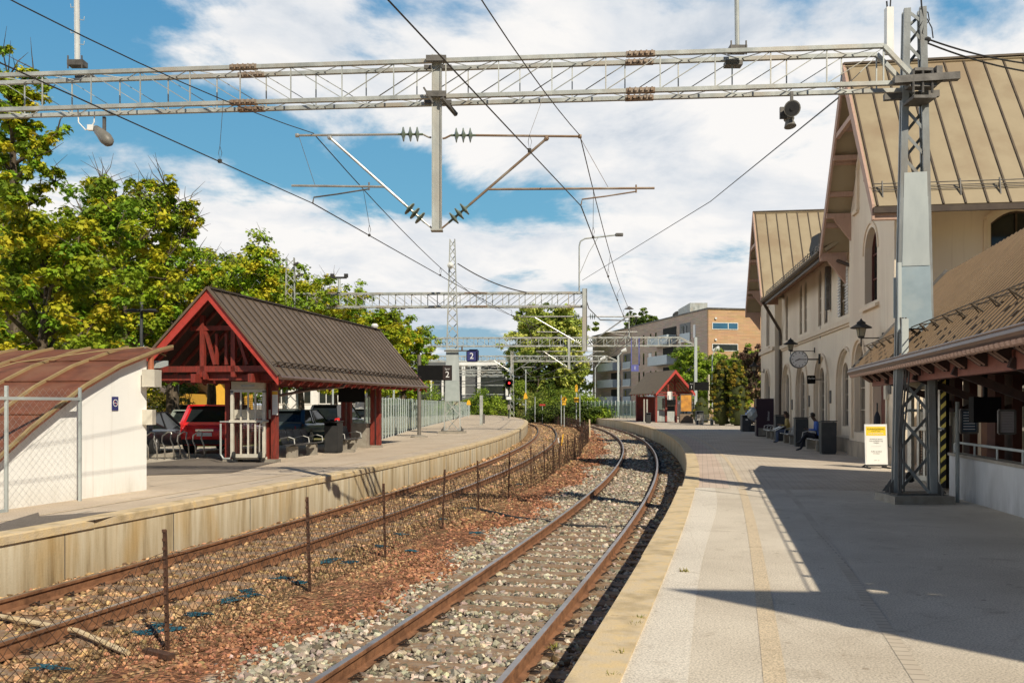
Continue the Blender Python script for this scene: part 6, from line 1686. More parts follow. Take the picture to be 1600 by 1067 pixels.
# glass screens along the opposite platform
GS=thing('glass_screen','long row of greenish glass screen panels behind the opposite platform','glass screen',(-6.4,42,0))
k=0; y=37.5
while y<143 and k<90:
    st_=1.25 if y<80 else 1.8
    x=-6.15-.5*min(1,(y-37)/20.); x2=-6.15-.5*min(1,(y+st_-37)/20.)
    b=MB(); b.b2((x-.03,y-.03,0),(x+.03,y+.03,2.05)); b.build('post',T['galvlight'],GS)
    b=MB(); b.add([(x-.0,y+.05,.12),(x2,y+st_-.05,.12),(x2,y+st_-.05,2.0),(x-.0,y+.05,2.0)],[(0,1,2,3)]); b.build('glass_pane',T['glass'],GS,fixn=False)
    y+=st_; k+=1
o=MB().quad((-6.75,75,.3),(-6.75,77,.3),(-6.75,77,1.75),(-6.75,75,1.75)).quad((-6.75,79.5,.3),(-6.75,80.6,.3),(-6.75,80.6,1.6),(-6.75,79.5,1.6)).build('banner',T['boardwhite'],fixn=False); tag(o,'torn white sheeting hanging on the glass screens between display post and tall mast','banner')
tag(MB().quad((-13.5,36,-.006),(-6.8,39,-.006),(-6.8,150,-.006),(-8.8,150,-.006)).build('verge_grass',T['grass'],fixn=False),kind='structure')
# kerb stones of the car park
o=MB().bar((-14.5,28.9,.05),(-8.4,29.3,.05),.14,.10).build('kerb',T['concrete']); tag(o,'low concrete kerb between the shelter paving and the car park','kerb')

# ------------------------------------------------------------------ houses behind the car park
def house(label,x0,x1,D,zw,zr,mw,mr,name='house',depth=9,wins=(),rzz=0,gable=False,cat='house'):
    cx=(x0+x1)/2; t=thing(name,label,cat,(cx,D,0)); w=(x1-x0)/2
    b=MB(); 
    if gable: b.prism([(cx-w,D,0),(cx+w,D,0),(cx+w,D,zw),(cx,D,zr),(cx-w,D,zw)],(0,depth,0))
    else: b.b2((cx-w,D,0),(cx+w,D+depth,zw))
    wl=b.build('wall',T[mw],t)
    b=MB(); e=.5
    if gable:
        b.slab((cx-w-e,D-e,zw-e*.6),(cx-w-e,D+depth+e,zw-e*.6),(cx,D+depth+e,zr+.1),(cx,D-e,zr+.1),.2); b.slab((cx+w+e,D-e,zw-e*.6),(cx+w+e,D+depth+e,zw-e*.6),(cx,D+depth+e,zr+.1),(cx,D-e,zr+.1),.2)
    else:
        b.slab((cx-w-e,D-e,zw-.1),(cx+w+e,D-e,zw-.1),(cx+w+e,D+depth/2,zr),(cx-w-e,D+depth/2,zr),.2); b.slab((cx-w-e,D+depth+e,zw-.1),(cx+w+e,D+depth+e,zw-.1),(cx+w+e,D+depth/2,zr),(cx-w-e,D+depth/2,zr),.2)
    b.build('roof',T[mr],t)
    if gable:
        b=MB(); b.bar((cx-w-e,D-e-.06,zw-e*.6-.1),(cx,D-e-.06,zr),.12,.35); b.bar((cx+w+e,D-e-.06,zw-e*.6-.1),(cx,D-e-.06,zr),.12,.35); b.build('bargeboard',T['whitepaint'],t)
    for (wx,wz,ww,wh) in wins:
        b=MB(); b.b2((wx-ww/2-.12,D-.08,wz-wh/2-.12),(wx+ww/2+.12,D-.01,wz+wh/2+.12)); f_=b.build('window',T['whitepaint'],t)
        b=MB(); b.b2((wx-ww/2,D-.11,wz-wh/2),(wx-.05,D-.082,wz+wh/2)); b.b2((wx+.05,D-.11,wz-wh/2),(wx+ww/2,D-.082,wz+wh/2)); b.build('pane',T['windark'],f_)
    return t
hx=lambda x,D:(x-800)/F*D
house('yellow painted wooden house with a white gable edge behind the parked cars',hx(284,85),hx(352,85),85,4.2,7.2,'yellowhouse','greyroof',wins=((hx(305,85),1.9,1.6,1.5),),gable=True)
house('yellow house with brown roof half hidden behind the first chestnut trunk',hx(195,70),hx(262,70),70,2.6,5.6,'yellowhouse','greyroof',wins=((hx(246,70),2.1,1.2,1.0),))
house('long white house behind the chestnut trees above the estate cars',hx(425,95),hx(590,95),95,4.6,7.5,'whitepaint','greyroof',wins=tuple((hx(x,95),2.6,1.4,1.5) for x in (440,475,510,545)))
house('tall pale house glimpsed through the tops of the tallest chestnut trees',hx(40,72),hx(130,72),72,9.5,12,'whitepaint','greyroof',wins=tuple((hx(x,72),z,1.2,1.5) for x in (60,85,110) for z in (4,7)))

# white modern building in the distance
MBd=thing('office_building','white framed modern building with dark glazing in the distance behind the gantries','building',(-10,212,0)); D=212
def pX(x): return (x-800)/F*D
def pZ(y): return EYE-(y-HY)/F*D
b=MB(); b.b2((pX(655),D+.6,0),(pX(790),D+14,pZ(566))); b.build('wall',T['slat'],MBd)
b=MB(); b.b2((pX(712),D,pZ(572)),(pX(790),D+.9,pZ(563))); 
for x in (722,746,790): b.b2((pX(x),D-.6,0),(pX(x+5),D+.8,pZ(570)))
b.b2((pX(652),D,pZ(585)),(pX(712),D+.8,pZ(578)))
for x in (655,672,690): b.b2((pX(x),D,0),(pX(x+3),D+.8,pZ(585)))
b.build('white_frame',T['whitepaint'],MBd)
for i,(xa,xb) in enumerate(((720,744),(752,788))):
    for ya in (576,590,604,618):
        b=MB(); b.b2((pX(xa),D+.3,pZ(ya+11)),(pX(xb),D+.5,pZ(ya))); b.build('window',T['windark'] if (i+ya)%2 else T['slat'],MBd)
        b=MB(); b.b2((pX(xa),D+.2,pZ(ya+12.5)),(pX(xb),D+.6,pZ(ya+11.5))); b.build('floor_band',T['galvlight'],MBd)
for xa in (659,676,693):
    for ya in (589,602,615): b=MB(); b.b2((pX(xa),D+.3,pZ(ya+9)),(pX(xa+12),D+.5,pZ(ya))); b.build('window',T['windark'],MBd)
b=MB(); b.b2((pX(668),D+3,pZ(566)),(pX(690),D+8,pZ(561))); b.build('roof_box',T['galvlight'],MBd)
# ------------------------------------------------------------------ brick apartment block
AP=thing('apartment_block','long brown brick apartment block with grey blue balconies beyond the small shelter','building',(26.3,120,0))
C0=Vector((26.3,120,0)); LV=Vector((15.3-26.3,170-120,0)); LL=LV.length; lu=LV/LL; ru=Vector((-lu.y*-1,0,0)); ru=Vector((lu.y,-lu.x,0))
H_=14.5
b=MB(); b.prism([C0,C0+ru*26,C0+ru*26+Z*H_,C0+Z*H_],lu*.4); 
b.build('end_wall',T['brick'],AP)
b=MB(); b.prism([C0+lu*.4,C0+lu*LL,C0+lu*LL+Z*H_,C0+lu*.4+Z*H_],ru*12); b.build('side_wall',T['brickdark'],AP)
b=MB(); b.prism([C0-lu*.15-ru*.15+Z*H_,C0+lu*(LL+.2)-ru*.15+Z*H_,C0+lu*(LL+.2)+ru*12+Z*H_,C0-lu*.15+ru*26+Z*H_],(0,0,.18)); b.build('roof',T['galvdark'],AP)
def apx(x):   # along the long side for photo column x
    k=(x-800)/F; # C0.x+lu.x t = k (C0.y+lu.y t)
    return (k*C0.y-C0.x)/(lu.x-k*lu.y)
def apz(x,y): t=apx(x); D=C0.y+lu.y*t; return EYE-(y-HY)/F*D
def sidebox(x0,x1,z0,z1,off0,off1,name,m,par=AP):
    a=C0+lu*apx(x1); c=C0+lu*apx(x0); b=MB(); b.prism([a-ru*off1+Z*z0,c-ru*off1+Z*z0,c-ru*off1+Z*z1,a-ru*off1+Z*z1],ru*(off1-off0)); return b.build(name,T[m],par)
st_h=2.92
for i in range(5):
    zf=H_-.9-(i+1)*st_h+.2
    # balcony bay at the right
    sidebox(1036,1057,zf,zf+2.25,-.05,.02,'recess','black'); 
    sidebox(1026,1057,zf-.35,zf+1.0,.05,1.5,'balcony','balcony')
    sidebox(1062,1079,zf,zf+2.4,-.05,.03,'recess','slat'); sidebox(1063,1079,zf-.1,zf+.95,.04,.14,'balcony_rail','balcony'); sidebox(1062,1080,zf-.3,zf-.12,.04,.25,'floor_slab','whitepaint')
    sidebox(1066,1068.5,zf,zf+2.0,.03,.10,'door','windark'); sidebox(1071,1073.5,zf,zf+2.0,.03,.10,'door','windark')
    if i<4: sidebox(1083.5-(i%2)*0,1087,zf+.1,zf+1.9,.0,.06,'window','whitepaint')
    for x in (998,1005,1016,1024): sidebox(x,x+1.8,zf+.1,zf+1.9,.0,.05,'window','windark')
    sidebox(1014,1018.5,zf+.7,zf+1.8,.0,.08,'window','whitepaint') if i%2 else None
    if i: 
        sidebox(945,970,zf-.35,zf+1.0,.05,1.5,'balcony','balcony'); sidebox(955,969,zf,zf+2.25,-.05,.03,'recess','black')
        sidebox(974,986,zf,zf+2.3,-.05,.03,'recess','slat'); sidebox(974,986,zf-.1,zf+.95,.04,.14,'balcony_rail','balcony'); sidebox(974,986,zf-.3,zf-.12,.04,.3,'floor_slab','whitepaint')
        sidebox(977,979,zf,zf+2.0,.03,.10,'door','windark')
def endx(x): k=(x-800)/F; return (k*C0.y-C0.x)/(ru.x-k*ru.y)
for i,(y0,y1,m) in enumerate(((502.5,513.5,'blueglass'),(536,547.5,'windark'),(571,582,'windark'))):
    a0,a1=endx(1112.5),endx(1153); z1=EYE-(y0-HY)/F*119; z0=EYE-(y1-HY)/F*119
    b=MB(); p=C0-lu*.02; b.prism([p+ru*a0+Z*z0,p+ru*a1+Z*z0,p+ru*a1+Z*z1,p+ru*a0+Z*z1],-lu*.05); f_=b.build('window',T['whitepaint'],AP)
    b=MB(); p=C0-lu*.08; b.prism([p+ru*(a0+.1)+Z*(z0+.1),p+ru*(a1-.1)+Z*(z0+.1),p+ru*(a1-.1)+Z*(z1-.08),p+ru*(a0+.1)+Z*(z1-.08)],-lu*.02); b.build('pane',T[m],f_)
    b=MB(); b.prism([p+ru*(a0+.4+i*.2)+Z*(z0+.1),p+ru*(a0+.75+i*.5)+Z*(z0+.1),p+ru*(a0+.6+i*.3)+Z*(z0+.55),p+ru*(a0+.45+i*.2)+Z*(z0+.5)],-lu*.03) if i else b.prism([p+ru*(a0+2.25)+Z*(z0+.1),p+ru*(a0+2.35)+Z*(z0+.1),p+ru*(a0+2.35)+Z*(z1-.1),p+ru*(a0+2.25)+Z*(z1-.1)],-lu*.03)
    b.build('window_item',T['whitepaint'],f_)
    b=MB(); q=C0+ru*endx(1118)-lu*.1+Z*(z1+.55); b.box(q,(.25,.2,.25)); b.build('wall_lamp',T['whitepaint'],AP)
b=MB(); a=C0+lu*apx(1052)+ru*3+Z*H_; b.box(a+Z*.9,(2.5,9,1.6)); b.build('roof_plant',T['galv'],AP); b=MB(); b.tube([a+Vector((-1,8,.1)),a+Vector((-1,8,1.2)),a+Vector((-1,6.5,1.2))],.5,8); b.build('roof_duct',T['blackmatte'],AP)

# ------------------------------------------------------------------ small red shelter on the station side
S2=thing('platform_shelter','small red timber shelter with a brown roof near the far columnar conifers','shelter',(0,0,0))
XR2,XRI2,XL2,ZE2,ZR2,YA,YB=1.95,0,-1.95,2.75,5.0,-1.1,7.0
b=MB(); b.slab((XR2,YA,ZE2),(XR2,YB,ZE2),(XRI2,YB,ZR2),(XRI2,YA,ZR2),.08); b.slab((XL2,YA,ZE2),(XL2,YB,ZE2),(XRI2,YB,ZR2),(XRI2,YA,ZR2),.08); rf2=b.build('roof',T['brownroof2'] if 'brownroof2' in T else T['canroof'],S2)
b=MB()
for sg in (-1,1): e=Vector((sg*(XR2+.02),YA-.04,ZE2)); p=Vector((0,YA-.04,ZR2)); b.prism([e,p,p-Z*.34,e-Z*.26],(0,.06,0))
b.each('bargeboard',T['redbright'],S2)
for x in (-1.55,-.55,.45,):
    b=MB(); b.b2((x-.09,-.1,0),(x+.09,.1,ZE2-.1)); b.build('post',T['redwood'],S2)
for x in (-1.55,.45): b=MB(); b.b2((x-.09,5.5,0),(x+.09,5.7,ZE2-.1)); b.build('post',T['redwood'],S2)
b=MB(); b.bar((-1.9,0,2.85),(1.9,0,2.85),.14,.18); b.bar((-1.8,0,2.6),(1.9,0,2.6),.12,.14); b.bar((-.35,0,2.5),(-.35,0,4.2),.13,.13); b.bar((.35,0,2.5),(.35,0,4.2),.13,.13); b.bar((-.75,0,3.9),(.75,0,3.9),.1,.12); b.build('truss',T['redwood'],S2)
b=MB()
for k in range(9): y=YA+.5+k*.85; b.bar((XR2,y,ZE2-.13),(0,y,ZR2-.14),.08,.12,up=(0,1,0)); b.bar((XL2,y,ZE2-.13),(0,y,ZR2-.14),.08,.12,up=(0,1,0))
b.build('rafter',T['redbright'],S2)
b=MB(); b.b2((-1.50,.02,.1),(-.60,.06,1.1)); b.b2((-.5,.02,.1),(.40,.06,.1+.95)); b.build('side_panel',T['galv'],S2)
b=MB(); b.add([(-1.5,.03,1.15),(-.62,.03,1.15),(-.62,.03,2.5),(-1.5,.03,2.5)],[(0,1,2,3)]); b.build('glass_pane',T['glass'],S2,fixn=False)
b=MB(); b.b2((-1.6,5.55,0),(1.4,5.62,2.5)); b.build('rear_wall',T['redwood'],S2)
S2.location=(15.3,86.0,0); S2.rotation_euler=(0,0,R(11))
p=at(1049,628.5,84.8); t=thing('information_screen','small black screen hanging at the front of the small red shelter','screen',p); b=MB(); b.box(p,(.82,.1,.50)); b.build('housing',T['black'],t); b=MB(); b.bar(p+Z*.25,p+Z*1.0,.05,.05); b.build('hanger',T['galvdark'],t)
p=at(1046.5,619,85.2); o=MB().box(p,(.45,.04,.9)).build('poster',T['boardwhite']); tag(o,'white poster behind the black screen of the small shelter','poster')
for (x,lab) in ((1006.5,'slim post standing nearer the glass panels beside the small red shelter'),(1011,'slim post standing nearer the black bin beside the small red shelter')):
    p=gnd(x,660.5); o=MB().bar(p,p+Z*2.2,.12,.12).build('slim_post',T['galv']); tag(o,lab,'post')
litter_bin('black bin between the slim posts and the small red shelter',gnd(1013,661),0,'blackmatte',.95,.42,False)
# orange board
t=thing('display_case','orange map case on a brown plinth between the small shelter and the far mast','display case',gnd(1072,661)); p=gnd(1072,661)
b=MB(); b.box(p+Z*.42,(1.2,.6,.84)); b.build('plinth',mat('brown_plinth',(.22,.16,.11),(.18,.13,.09),.8),t)
c=at(1072,629.5,p.y-.1); b=MB(); b.box(c,(1.02,.14,1.5)); b.build('map_panel',T['orangebox'],t); b=MB(); b.bar(c+Vector((-.52,-.08,-.78)),c+Vector((-.52,-.08,.78)),.06,.06); b.bar(c+Vector((.52,-.08,-.78)),c+Vector((.52,-.08,.78)),.06,.06); b.bar(c+Vector((-.52,-.08,.78)),c+Vector((.52,-.08,.78)),.06,.06); b.build('frame',T['galvdark'],t)
# display 1
t=thing('departure_display','black departure display for track 1 on a thin post before the small shelter','display',gnd(1107.5,661)); p=gnd(1107.5,661); D_=p.y
b=MB(); b.tube([p,at(1107.5,585,D_)],.08,8); b.build('post',T['cream'],t); c=at(1092,603.3,D_-.12); b=MB(); b.box(c,(1.82,.16,.76)); b.build('housing',T['black'],t)
text('1','track_number',.36,c+Vector((-.70,-.10,-.10)),FACE_CAM,T['signwhite'],t); text('Spor','track_word',.14,c+Vector((-.70,-.10,.22)),FACE_CAM,T['textlight'],t); b=MB(); b.b2(c+Vector((-.48,-.1,-.38)),c+Vector((-.45,-.082,.38))); b.build('divider',T['galv'],t)
# hanging sign 1
t=thing('platform_number_sign','blue platform number sign reading 1 hanging on two blue bars from the third gantry','sign',at(992,575,92)); c=at(992,575,92)
b=MB(); b.box(c,(.78,.1,.68)); b.build('plate',T['bluelight'],t); text('1','number',.50,c+Vector((0,-.06,0)),FACE_CAM,T['signwhite'],t)
b=MB(); b.bar(at(986.5,569,92),at(986.5,528,92),.09,.06); b.bar(at(998.5,569,92),at(998.5,528,92),.09,.06); b.build('hanger',T['bluelight'],t)
# seats & bins by the conifers
p=gnd(1093,663); litter_bin('dark grey bin beside the far gantry mast',p,0,'darkgrey',1.15,.6,False)
bench('seat row before the conifers with light metal backs',3,gnd(1103,664),R(90),True)
litter_bin('dark blue grey bin at the station corner before the blue car',gnd(1165,674),0,'darkgrey',1.05,.55)
o=MB().lathe(gnd(1177,674),[(.42,0),(.45,.25),(.40,.38),(.2,.42)],(0,0,1),12).build('planter',T['blackmatte']); tag(o,'low dark round planter beside the bin at the station corner','planter')
# glass screens right far
GS2=thing('glass_screen','row of greenish glass panels behind the far end of the station side platform','glass screen',(11,110,0))
y=104; pts=[gnd(x,yy) for x,yy in ((912,652.5),(930,652.8),(950,653.2),(968,653.6),(985,654),(1002,654.5),(1018,655))]
for i in range(len(pts)-1):
    for k in range(3):
        a=lerp(pts[i],pts[i+1],k/3); c=lerp(pts[i],pts[i+1],(k+1)/3); b=MB(); b.bar(a,a+Z*2.2,.08,.06); b.build('post',T['galvlight'],GS2)
        b=MB(); b.add([a+Z*.1,c+Z*.1,c+Z*2.1,a+Z*2.1],[(0,1,2,3)]); b.build('glass_pane',T['glass'],GS2,fixn=False)

# ------------------------------------------------------------------ furniture along the station front
MSB=Matrix.Translation((10.67,25,0))@Matrix.Rotation(ang,4,'Z')
def sb(b_,a_,z=0): return MSB@Vector((b_,a_,z))
def wall_lantern(label,b0,a0,z0,arm=.55,s=1.0):
    p=sb(b0,a0,z0); t=thing('wall_lantern',label,'lantern',p); o_=sb(b0-arm,a0,z0)
    b=MB(); b.box(p+Z*.02,(.06,.12,.22),ang); b.bar(p-Z*.02,o_-Z*.02,.03,.03); b.tube([o_+Z*-.22,o_+Z*.05],.02,6); b.lathe(o_-Z*.22,[(.005,-.06),(.03,0)],(0,0,1),8); b.build('bracket',T['blackmatte'],t)
    b=MB(); b.lathe(o_,[(.08*s,.02),(.10*s,.05),(.14*s,.30*s)],(0,0,1),8); b.build('glass',T['lanternglass'],t)
    b=MB(); b.lathe(o_,[(.06*s,-.02),(.10*s,.02),(.09*s,.05)],(0,0,1),10); b.lathe(o_,[(.30*s,.27*s),(.31*s,.29*s),(.12*s,.40*s),(.13*s,.44*s),(.04*s,.50*s),(.01,.56*s)],(0,0,1),14)
    for k in range(4): a=math.pi/4+k*math.pi/2; b.bar(o_+Vector((math.cos(a)*.10*s,math.sin(a)*.10*s,.04)),o_+Vector((math.cos(a)*.145*s,math.sin(a)*.145*s,.29*s)),.012,.012)
    b.build('cap',T['blackmatte'],t)
    return t
T['lanternglass']=mat('lantern_glass',(.35,.31,.22),(.28,.25,.18),.2)
# lantern centres from the photo (x,y): D from facade minus arm
wall_lantern('black wall lantern on the near gable above the sign board',0.0,1.15,3.66,.62,1.0)
wall_lantern('black wall lantern directly above the station clock',.35,13.4,4.0,1.0,1.0)
wall_lantern('black wall lantern at the far corner of the station',0.0,26.6,3.6,.55,1.0)
# clock, double faced on a bracket
D=36.0; cc=at(1248,561.5,35.6); t=thing('station_clock','round white two sided station clock with black hands on a wall bracket','clock',cc)
nrm=Vector((-.10,-1,0)).normalized()
b=MB(); b.lathe(cc,[(.33,-.09),(.35,-.07),(.35,.07),(.33,.09)],nrm,28); b.build('rim',T['seat'],t)
cf=MB(); cf.lathe(cc,[(.315,.088),(.315,.094)],nrm,28); cf.build('face',T['signwhite'],t)
rt_=Vector((-nrm.y,nrm.x,0)); rt_=Vector((1,0,0))-nrm*Vector((1,0,0)).dot(nrm); rt_.normalize()
b=MB()
for k in range(12):
    a=math.pi/6*k; d_v=rt_*math.sin(a)+Z*math.cos(a); b.bar(cc+nrm*.097+d_v*.235,cc+nrm*.097+d_v*.29,.022,.004,up=nrm)
b.build('hour_mark',T['black'],t)
b=MB(); a=R(92); d_v=rt_*math.sin(a)+Z*math.cos(a); b.bar(cc+nrm*.102-d_v*.05,cc+nrm*.102+d_v*.26,.025,.004,up=nrm); b.build('minute_hand',T['black'],t)
b=MB(); a=R(248); d_v=rt_*math.sin(a)+Z*math.cos(a); b.bar(cc+nrm*.106-d_v*.04,cc+nrm*.106+d_v*.17,.032,.004,up=nrm); b.build('hour_hand',T['black'],t)
b=MB(); b.bar(cc+rt_*.33,cc+rt_*.80,.05,.05); b.bar(cc+rt_*.80-Z*.18,cc+rt_*.80+Z*.22,.06,.10); b.build('bracket',T['blackmatte'],t)
# station name sign
c=at(1267.5,593,37.2); t=thing('name_sign','small black station name sign projecting from the wall below the clock','sign',c)
b=MB(); b.box(c,(.34,.10,.34)); b.build('housing',T['black'],t,bevel=.02); text('Halden','lettering',.11,c+Vector((0,-.056,.05)),FACE_CAM,T['signwhite'],t); b=MB(); b.bar(c+Vector((.15,0,0)),c+Vector((.42,.02,0)),.04,.04); b.build('arm',T['blackmatte'],t)
# seats facing the track along the wall, bins, machine
F180=ang+math.pi
def sbench(lab,n,a_,light): 
    return bench(lab,n,sb(-.55,a_),F180,light,None)
sbench('light metal seat row beside the ticket machine at the far station corner',4,19.6,True)
sbench('light metal seat row on which the person in the yellow top sits',4,14.1,True)
sbench('light metal seat row on which the person in the blue shirt sits',5,8.4,True)
litter_bin('tall dark bin between the person in yellow and the drainpipe',sb(-.55,16.9),F180,'darkgrey',1.22,.50)
litter_bin('tall dark bin between the two seated people',sb(-.55,11.5),F180,'darkgrey',1.18,.50)
litter_bin('tall dark bin standing towards the poster board beside the blue shirted person',sb(-.62,5.9),F180,'darkgrey',1.14,.50)
t=thing('ticket_machine','tall dark purple ticket machine by the far station corner','ticket machine',sb(-.45,23.2)); c=sb(-.45,23.2)
b=MB(); b.box(c+Z*1.02,(.9,.7,2.0),ang); b.build('body',mat('machine_purple',(.035,.012,.03),(.03,.012,.028),.4),t,bevel=.02); b=MB(); b.box(c+Vector((-.0,-.36,.25)),(.8,.05,.4),ang); b.build('base',T['concrete'],t); b=MB(); b.box(c+Vector((-.47,0,1.35)),(.03,.4,.5),ang); b.build('screen',T['carglass'],t); b=MB(); b.lathe(c+Vector((-.42,.0,1.05)),[(.05,-.1),(.30,.05),(.34,.3),(.2,.5)],(-.6,0,.5),12); b.build('hood',T['galvlight'],t)
FAC=Matrix.Rotation(ang,3,'Z')@FACE_CAM
text('Billetter','lettering',.16,c+Vector((.12,-.37,1.1)),FAC@Matrix.Rotation(R(90),3,'Z'),T['textlight'],t)
# sandwich board
p1=gnd(1351,731); p2=gnd(1384.5,731); D_=p1.y; t=thing('sign_board','white and yellow poster board standing on the pavement before the station door','sign board',(p1+p2)/2)
c=at(1368.6,694,D_-.0); w_=.60; h_=1.08
tl=Matrix.Rotation(R(-4),3,'X')
b=MB(); b.box(c,(w_,.035,h_),0,0,tl); b.build('frame',T['whitepaint'],t)
def onb(dx,dz,off=.02): return c+tl@Vector((dx,-off,dz))
b=MB(); b.add([onb(-.265,.235),onb(.265,.235),onb(.265,.475),onb(-.265,.475)],[(0,1,2,3)]); b.build('yellow_header',T['boardyellow'],t,fixn=False)
b=MB(); b.add([onb(-.265,-.49),onb(.265,-.49),onb(.265,.232),onb(-.265,.232)],[(0,1,2,3)]); b.build('poster',T['boardwhite'],t,fixn=False)
FB=tl@FACE_CAM
for (s_,sz,dz,m) in (('KUNNGJ\u00d8RING',.066,.405,'textdark'),('til alle v\u00e5re reisende',.030,.35,'textdark'),('NYE RUTETIDER',.055,.285,'boardwhite'),('Arbeid p\u00e5 sporet',.050,.14,'textgrey'),('buss erstatter tog',.050,.09,'textgrey'),('i helgen',.050,.04,'textgrey'),('se ogs\u00e5 oppslag i ventesalen',.024,-.05,'textlight'),('Kaffe og bakst',.050,-.19,'textgrey'),('til reisen',.050,-.245,'textgrey'),('kl 07 - 18',.036,-.43,'textgrey')):
    text(s_,'lettering',sz,onb(0,dz,.024),FB,T[m],t,.0005)
for sx in (-1,1):
    b=MB(); b.tube([c+Vector((sx*.25,-.02,-h_/2)),c+Vector((sx*.26,-.10,-h_/2-.10)),(c.x+sx*.27,c.y-.28,.02)],.022,6); b.tube([c+Vector((sx*.25,.02,-h_/2)),(c.x+sx*.27,c.y+.22,.02)],.022,6); b.bar((c.x+sx*.27,c.y-.3,.02),(c.x+sx*.27,c.y+.24,.02),.04,.03); b.build('leg',T['blackmatte'],t)
b=MB(); b.b2((c.x-.27,c.y-.05,.05),(c.x+.27,c.y+.05,.14)); b.build('foot_bar',T['blackmatte'],t)
t=thing('parasol','slim folded dark parasol standing behind the poster board','parasol',sb(-.35,.75)); c=sb(-.32,.55); b=MB(); b.tube([c,c+Z*1.75],.02,6); b.build('pole',T['blackmatte'],t); b=MB(); b.tube([c+Z*.25,c+Z*.4,c+Z*1.35,c+Z*1.5],[.05,.12,.09,.03],8); b.build('folded_cloth',T['darkjeans'],t); b=MB(); b.lathe(c,[(.22,0),(.22,.07),(.06,.1)],(0,0,1),12); b.build('base',T['concrete'],t)

# posters, screen under canopy
def poster(label,x,y,w,h,D,m,name='notice_board',hdr=None):
    c=at(x,y,D); t=thing(name,label,'notice board',c); b=MB(); b.box(c,(w*D/F,.03,h*D/F)); b.build('panel',T[m],t); b=MB()
    for k in range(7): b.box(c+Vector((0,-.018,(h*.38-k*h*.12)*D/F)),(w*.7*D/F,.004,.012))
    b.build('print',T['textlight'] if m!='postpale' else T['textgrey'],t); 
    b=MB(); W2=w*D/F/2; H2=h*D/F/2
    for a_,c_ in (((-W2,-H2),(W2,-H2)),((W2,-H2),(W2,H2)),((W2,H2),(-W2,H2)),((-W2,H2),(-W2,-H2))): b.bar(c+Vector((a_[0],-.01,a_[1])),c+Vector((c_[0],-.01,c_[1])),.03,.03)
    b.build('frame',T['galvdark'],t); return t
T['postpale']=mat('pale_poster',(.34,.30,.31),(.28,.25,.26),.6); T['postblue']=mat('dark_blue_poster',(.03,.06,.09),(.02,.04,.07),.4,0,9)
poster('dark blue notice board on the canopy post before the black screen',1513.5,658,26,36,13.6,'postblue'); poster('pale printed notice board on the canopy post beyond the black screen',1572.5,659,25,36,12.4,'postpale')
c=at(1539,640,13.0); t=thing('information_screen','black square screen hanging under the right canopy','screen',c); b=MB(); b.box(c,(.40,.14,.37)); b.bar(c+Z*.15,c+Z*.85,.05,.05); b.build('housing',T['black'],t); b=MB(); b.box(c+Vector((0,-.072,0)),(.36,.006,.32)); b.build('display',T['scr'],t)
b=MB(); p=at(1496,640,15.6); b.tube([(p.x,p.y,0),(p.x,p.y,1.75)],.035,8); o=b.build('slim_post',T['galv']); tag(o,'thin grey post at the end of the ramp handrail','post')
b=MB(); p=Vector((7.98,18.3,0)); b.tube([p,p+Z*1.5,p+Z*1.58+Vector((.1,0,0)),p+Z*1.58+Vector((1.0,.2,0)),p+Vector((1.1,.2,1.5)),p+Vector((1.1,.2,0))],.03,8); o=b.build('barrier_rail',T['galvlight']); tag(o,'bent steel tube barrier behind the lattice mast foot','barrier')
p=sb(-.05,-.6,0)

# ------------------------------------------------------------------ signals and track signs
def spost(label,x,yb,yt,zb,r=.045,m='galvlight',name='track_sign',D=None):
    p=gnd(x,yb,zb); 
    if D: p=at(x,HY+(EYE-zb)*F/D,D)
    t=thing(name,label,'track sign',p); q=at(x,yt,p.y); b=MB(); b.tube([p,q],r,8); b.build('post',T[m],t); return t,p,q
t,p,q=spost('yellow diamond track sign with a small plate on a short white post',881.5,668,622,-.8); c=at(881.5,624,p.y-.1); b=MB(); b.bar(c-Z*.30,c+Z*.30,.42,.03,up=(0,1,0)); b.prism([c+Vector((-.34,0,0)),c+Vector((0,0,-.34)),c+Vector((.34,0,0)),c+Vector((0,0,.34))],(0,-.04,0)); b.build('diamond',T['yellow'],t); b=MB(); c2=at(881.5,631,p.y-.12); b.box(c2,(.42,.04,.22)); b.build('lower_plate',T['yellow'],t); b=MB(); b.box(c+Vector((0,-.06,0)),(.16,.01,.20)); b.build('symbol',T['textdark'],t)
t,p,q=spost('post with an upright yellow blade above a square yellow plate',900.5,667,600,-.8); b=MB(); c=at(900.5,607,p.y-.1); b.prism([c+Vector((-.14,0,-.36)),c+Vector((.14,0,-.36)),c+Vector((.14,0,.36)),c+Vector((0,0,.50)),c+Vector((-.14,0,.3))],(0,-.04,0)); b.build('blade',T['yellow'],t); b=MB(); c=at(900.5,624.5,p.y-.1); b.box(c,(.50,.04,.52)); b.build('plate',T['yellow'],t); b=MB(); b.box(c+Vector((0,-.03,.05)),(.3,.01,.1)); b.build('symbol',T['textdark'],t)
t,p,q=spost('yellow arrow sign high on the thin mast before the big airy tree',821.5,652,577,-.8,.07,D=120); b=MB(); c=at(821,619,p.y-.15); b.prism([c+Vector((-.25,0,-.4)),c+Vector((.3,0,-.3)),c+Vector((.2,0,.15)),c+Vector((0,0,.55)),c+Vector((-.2,0,.15))],(0,-.05,0)); b.build('plate',T['yellow'],t)
t,p,q=spost('low red bar sign before the dark bushes',847.5,650,634,-.8,D=118); b=MB(); c=at(847.5,632.5,p.y-.1); b.box(c,(.75,.04,.22)); b.build('plate',T['redsign'],t)
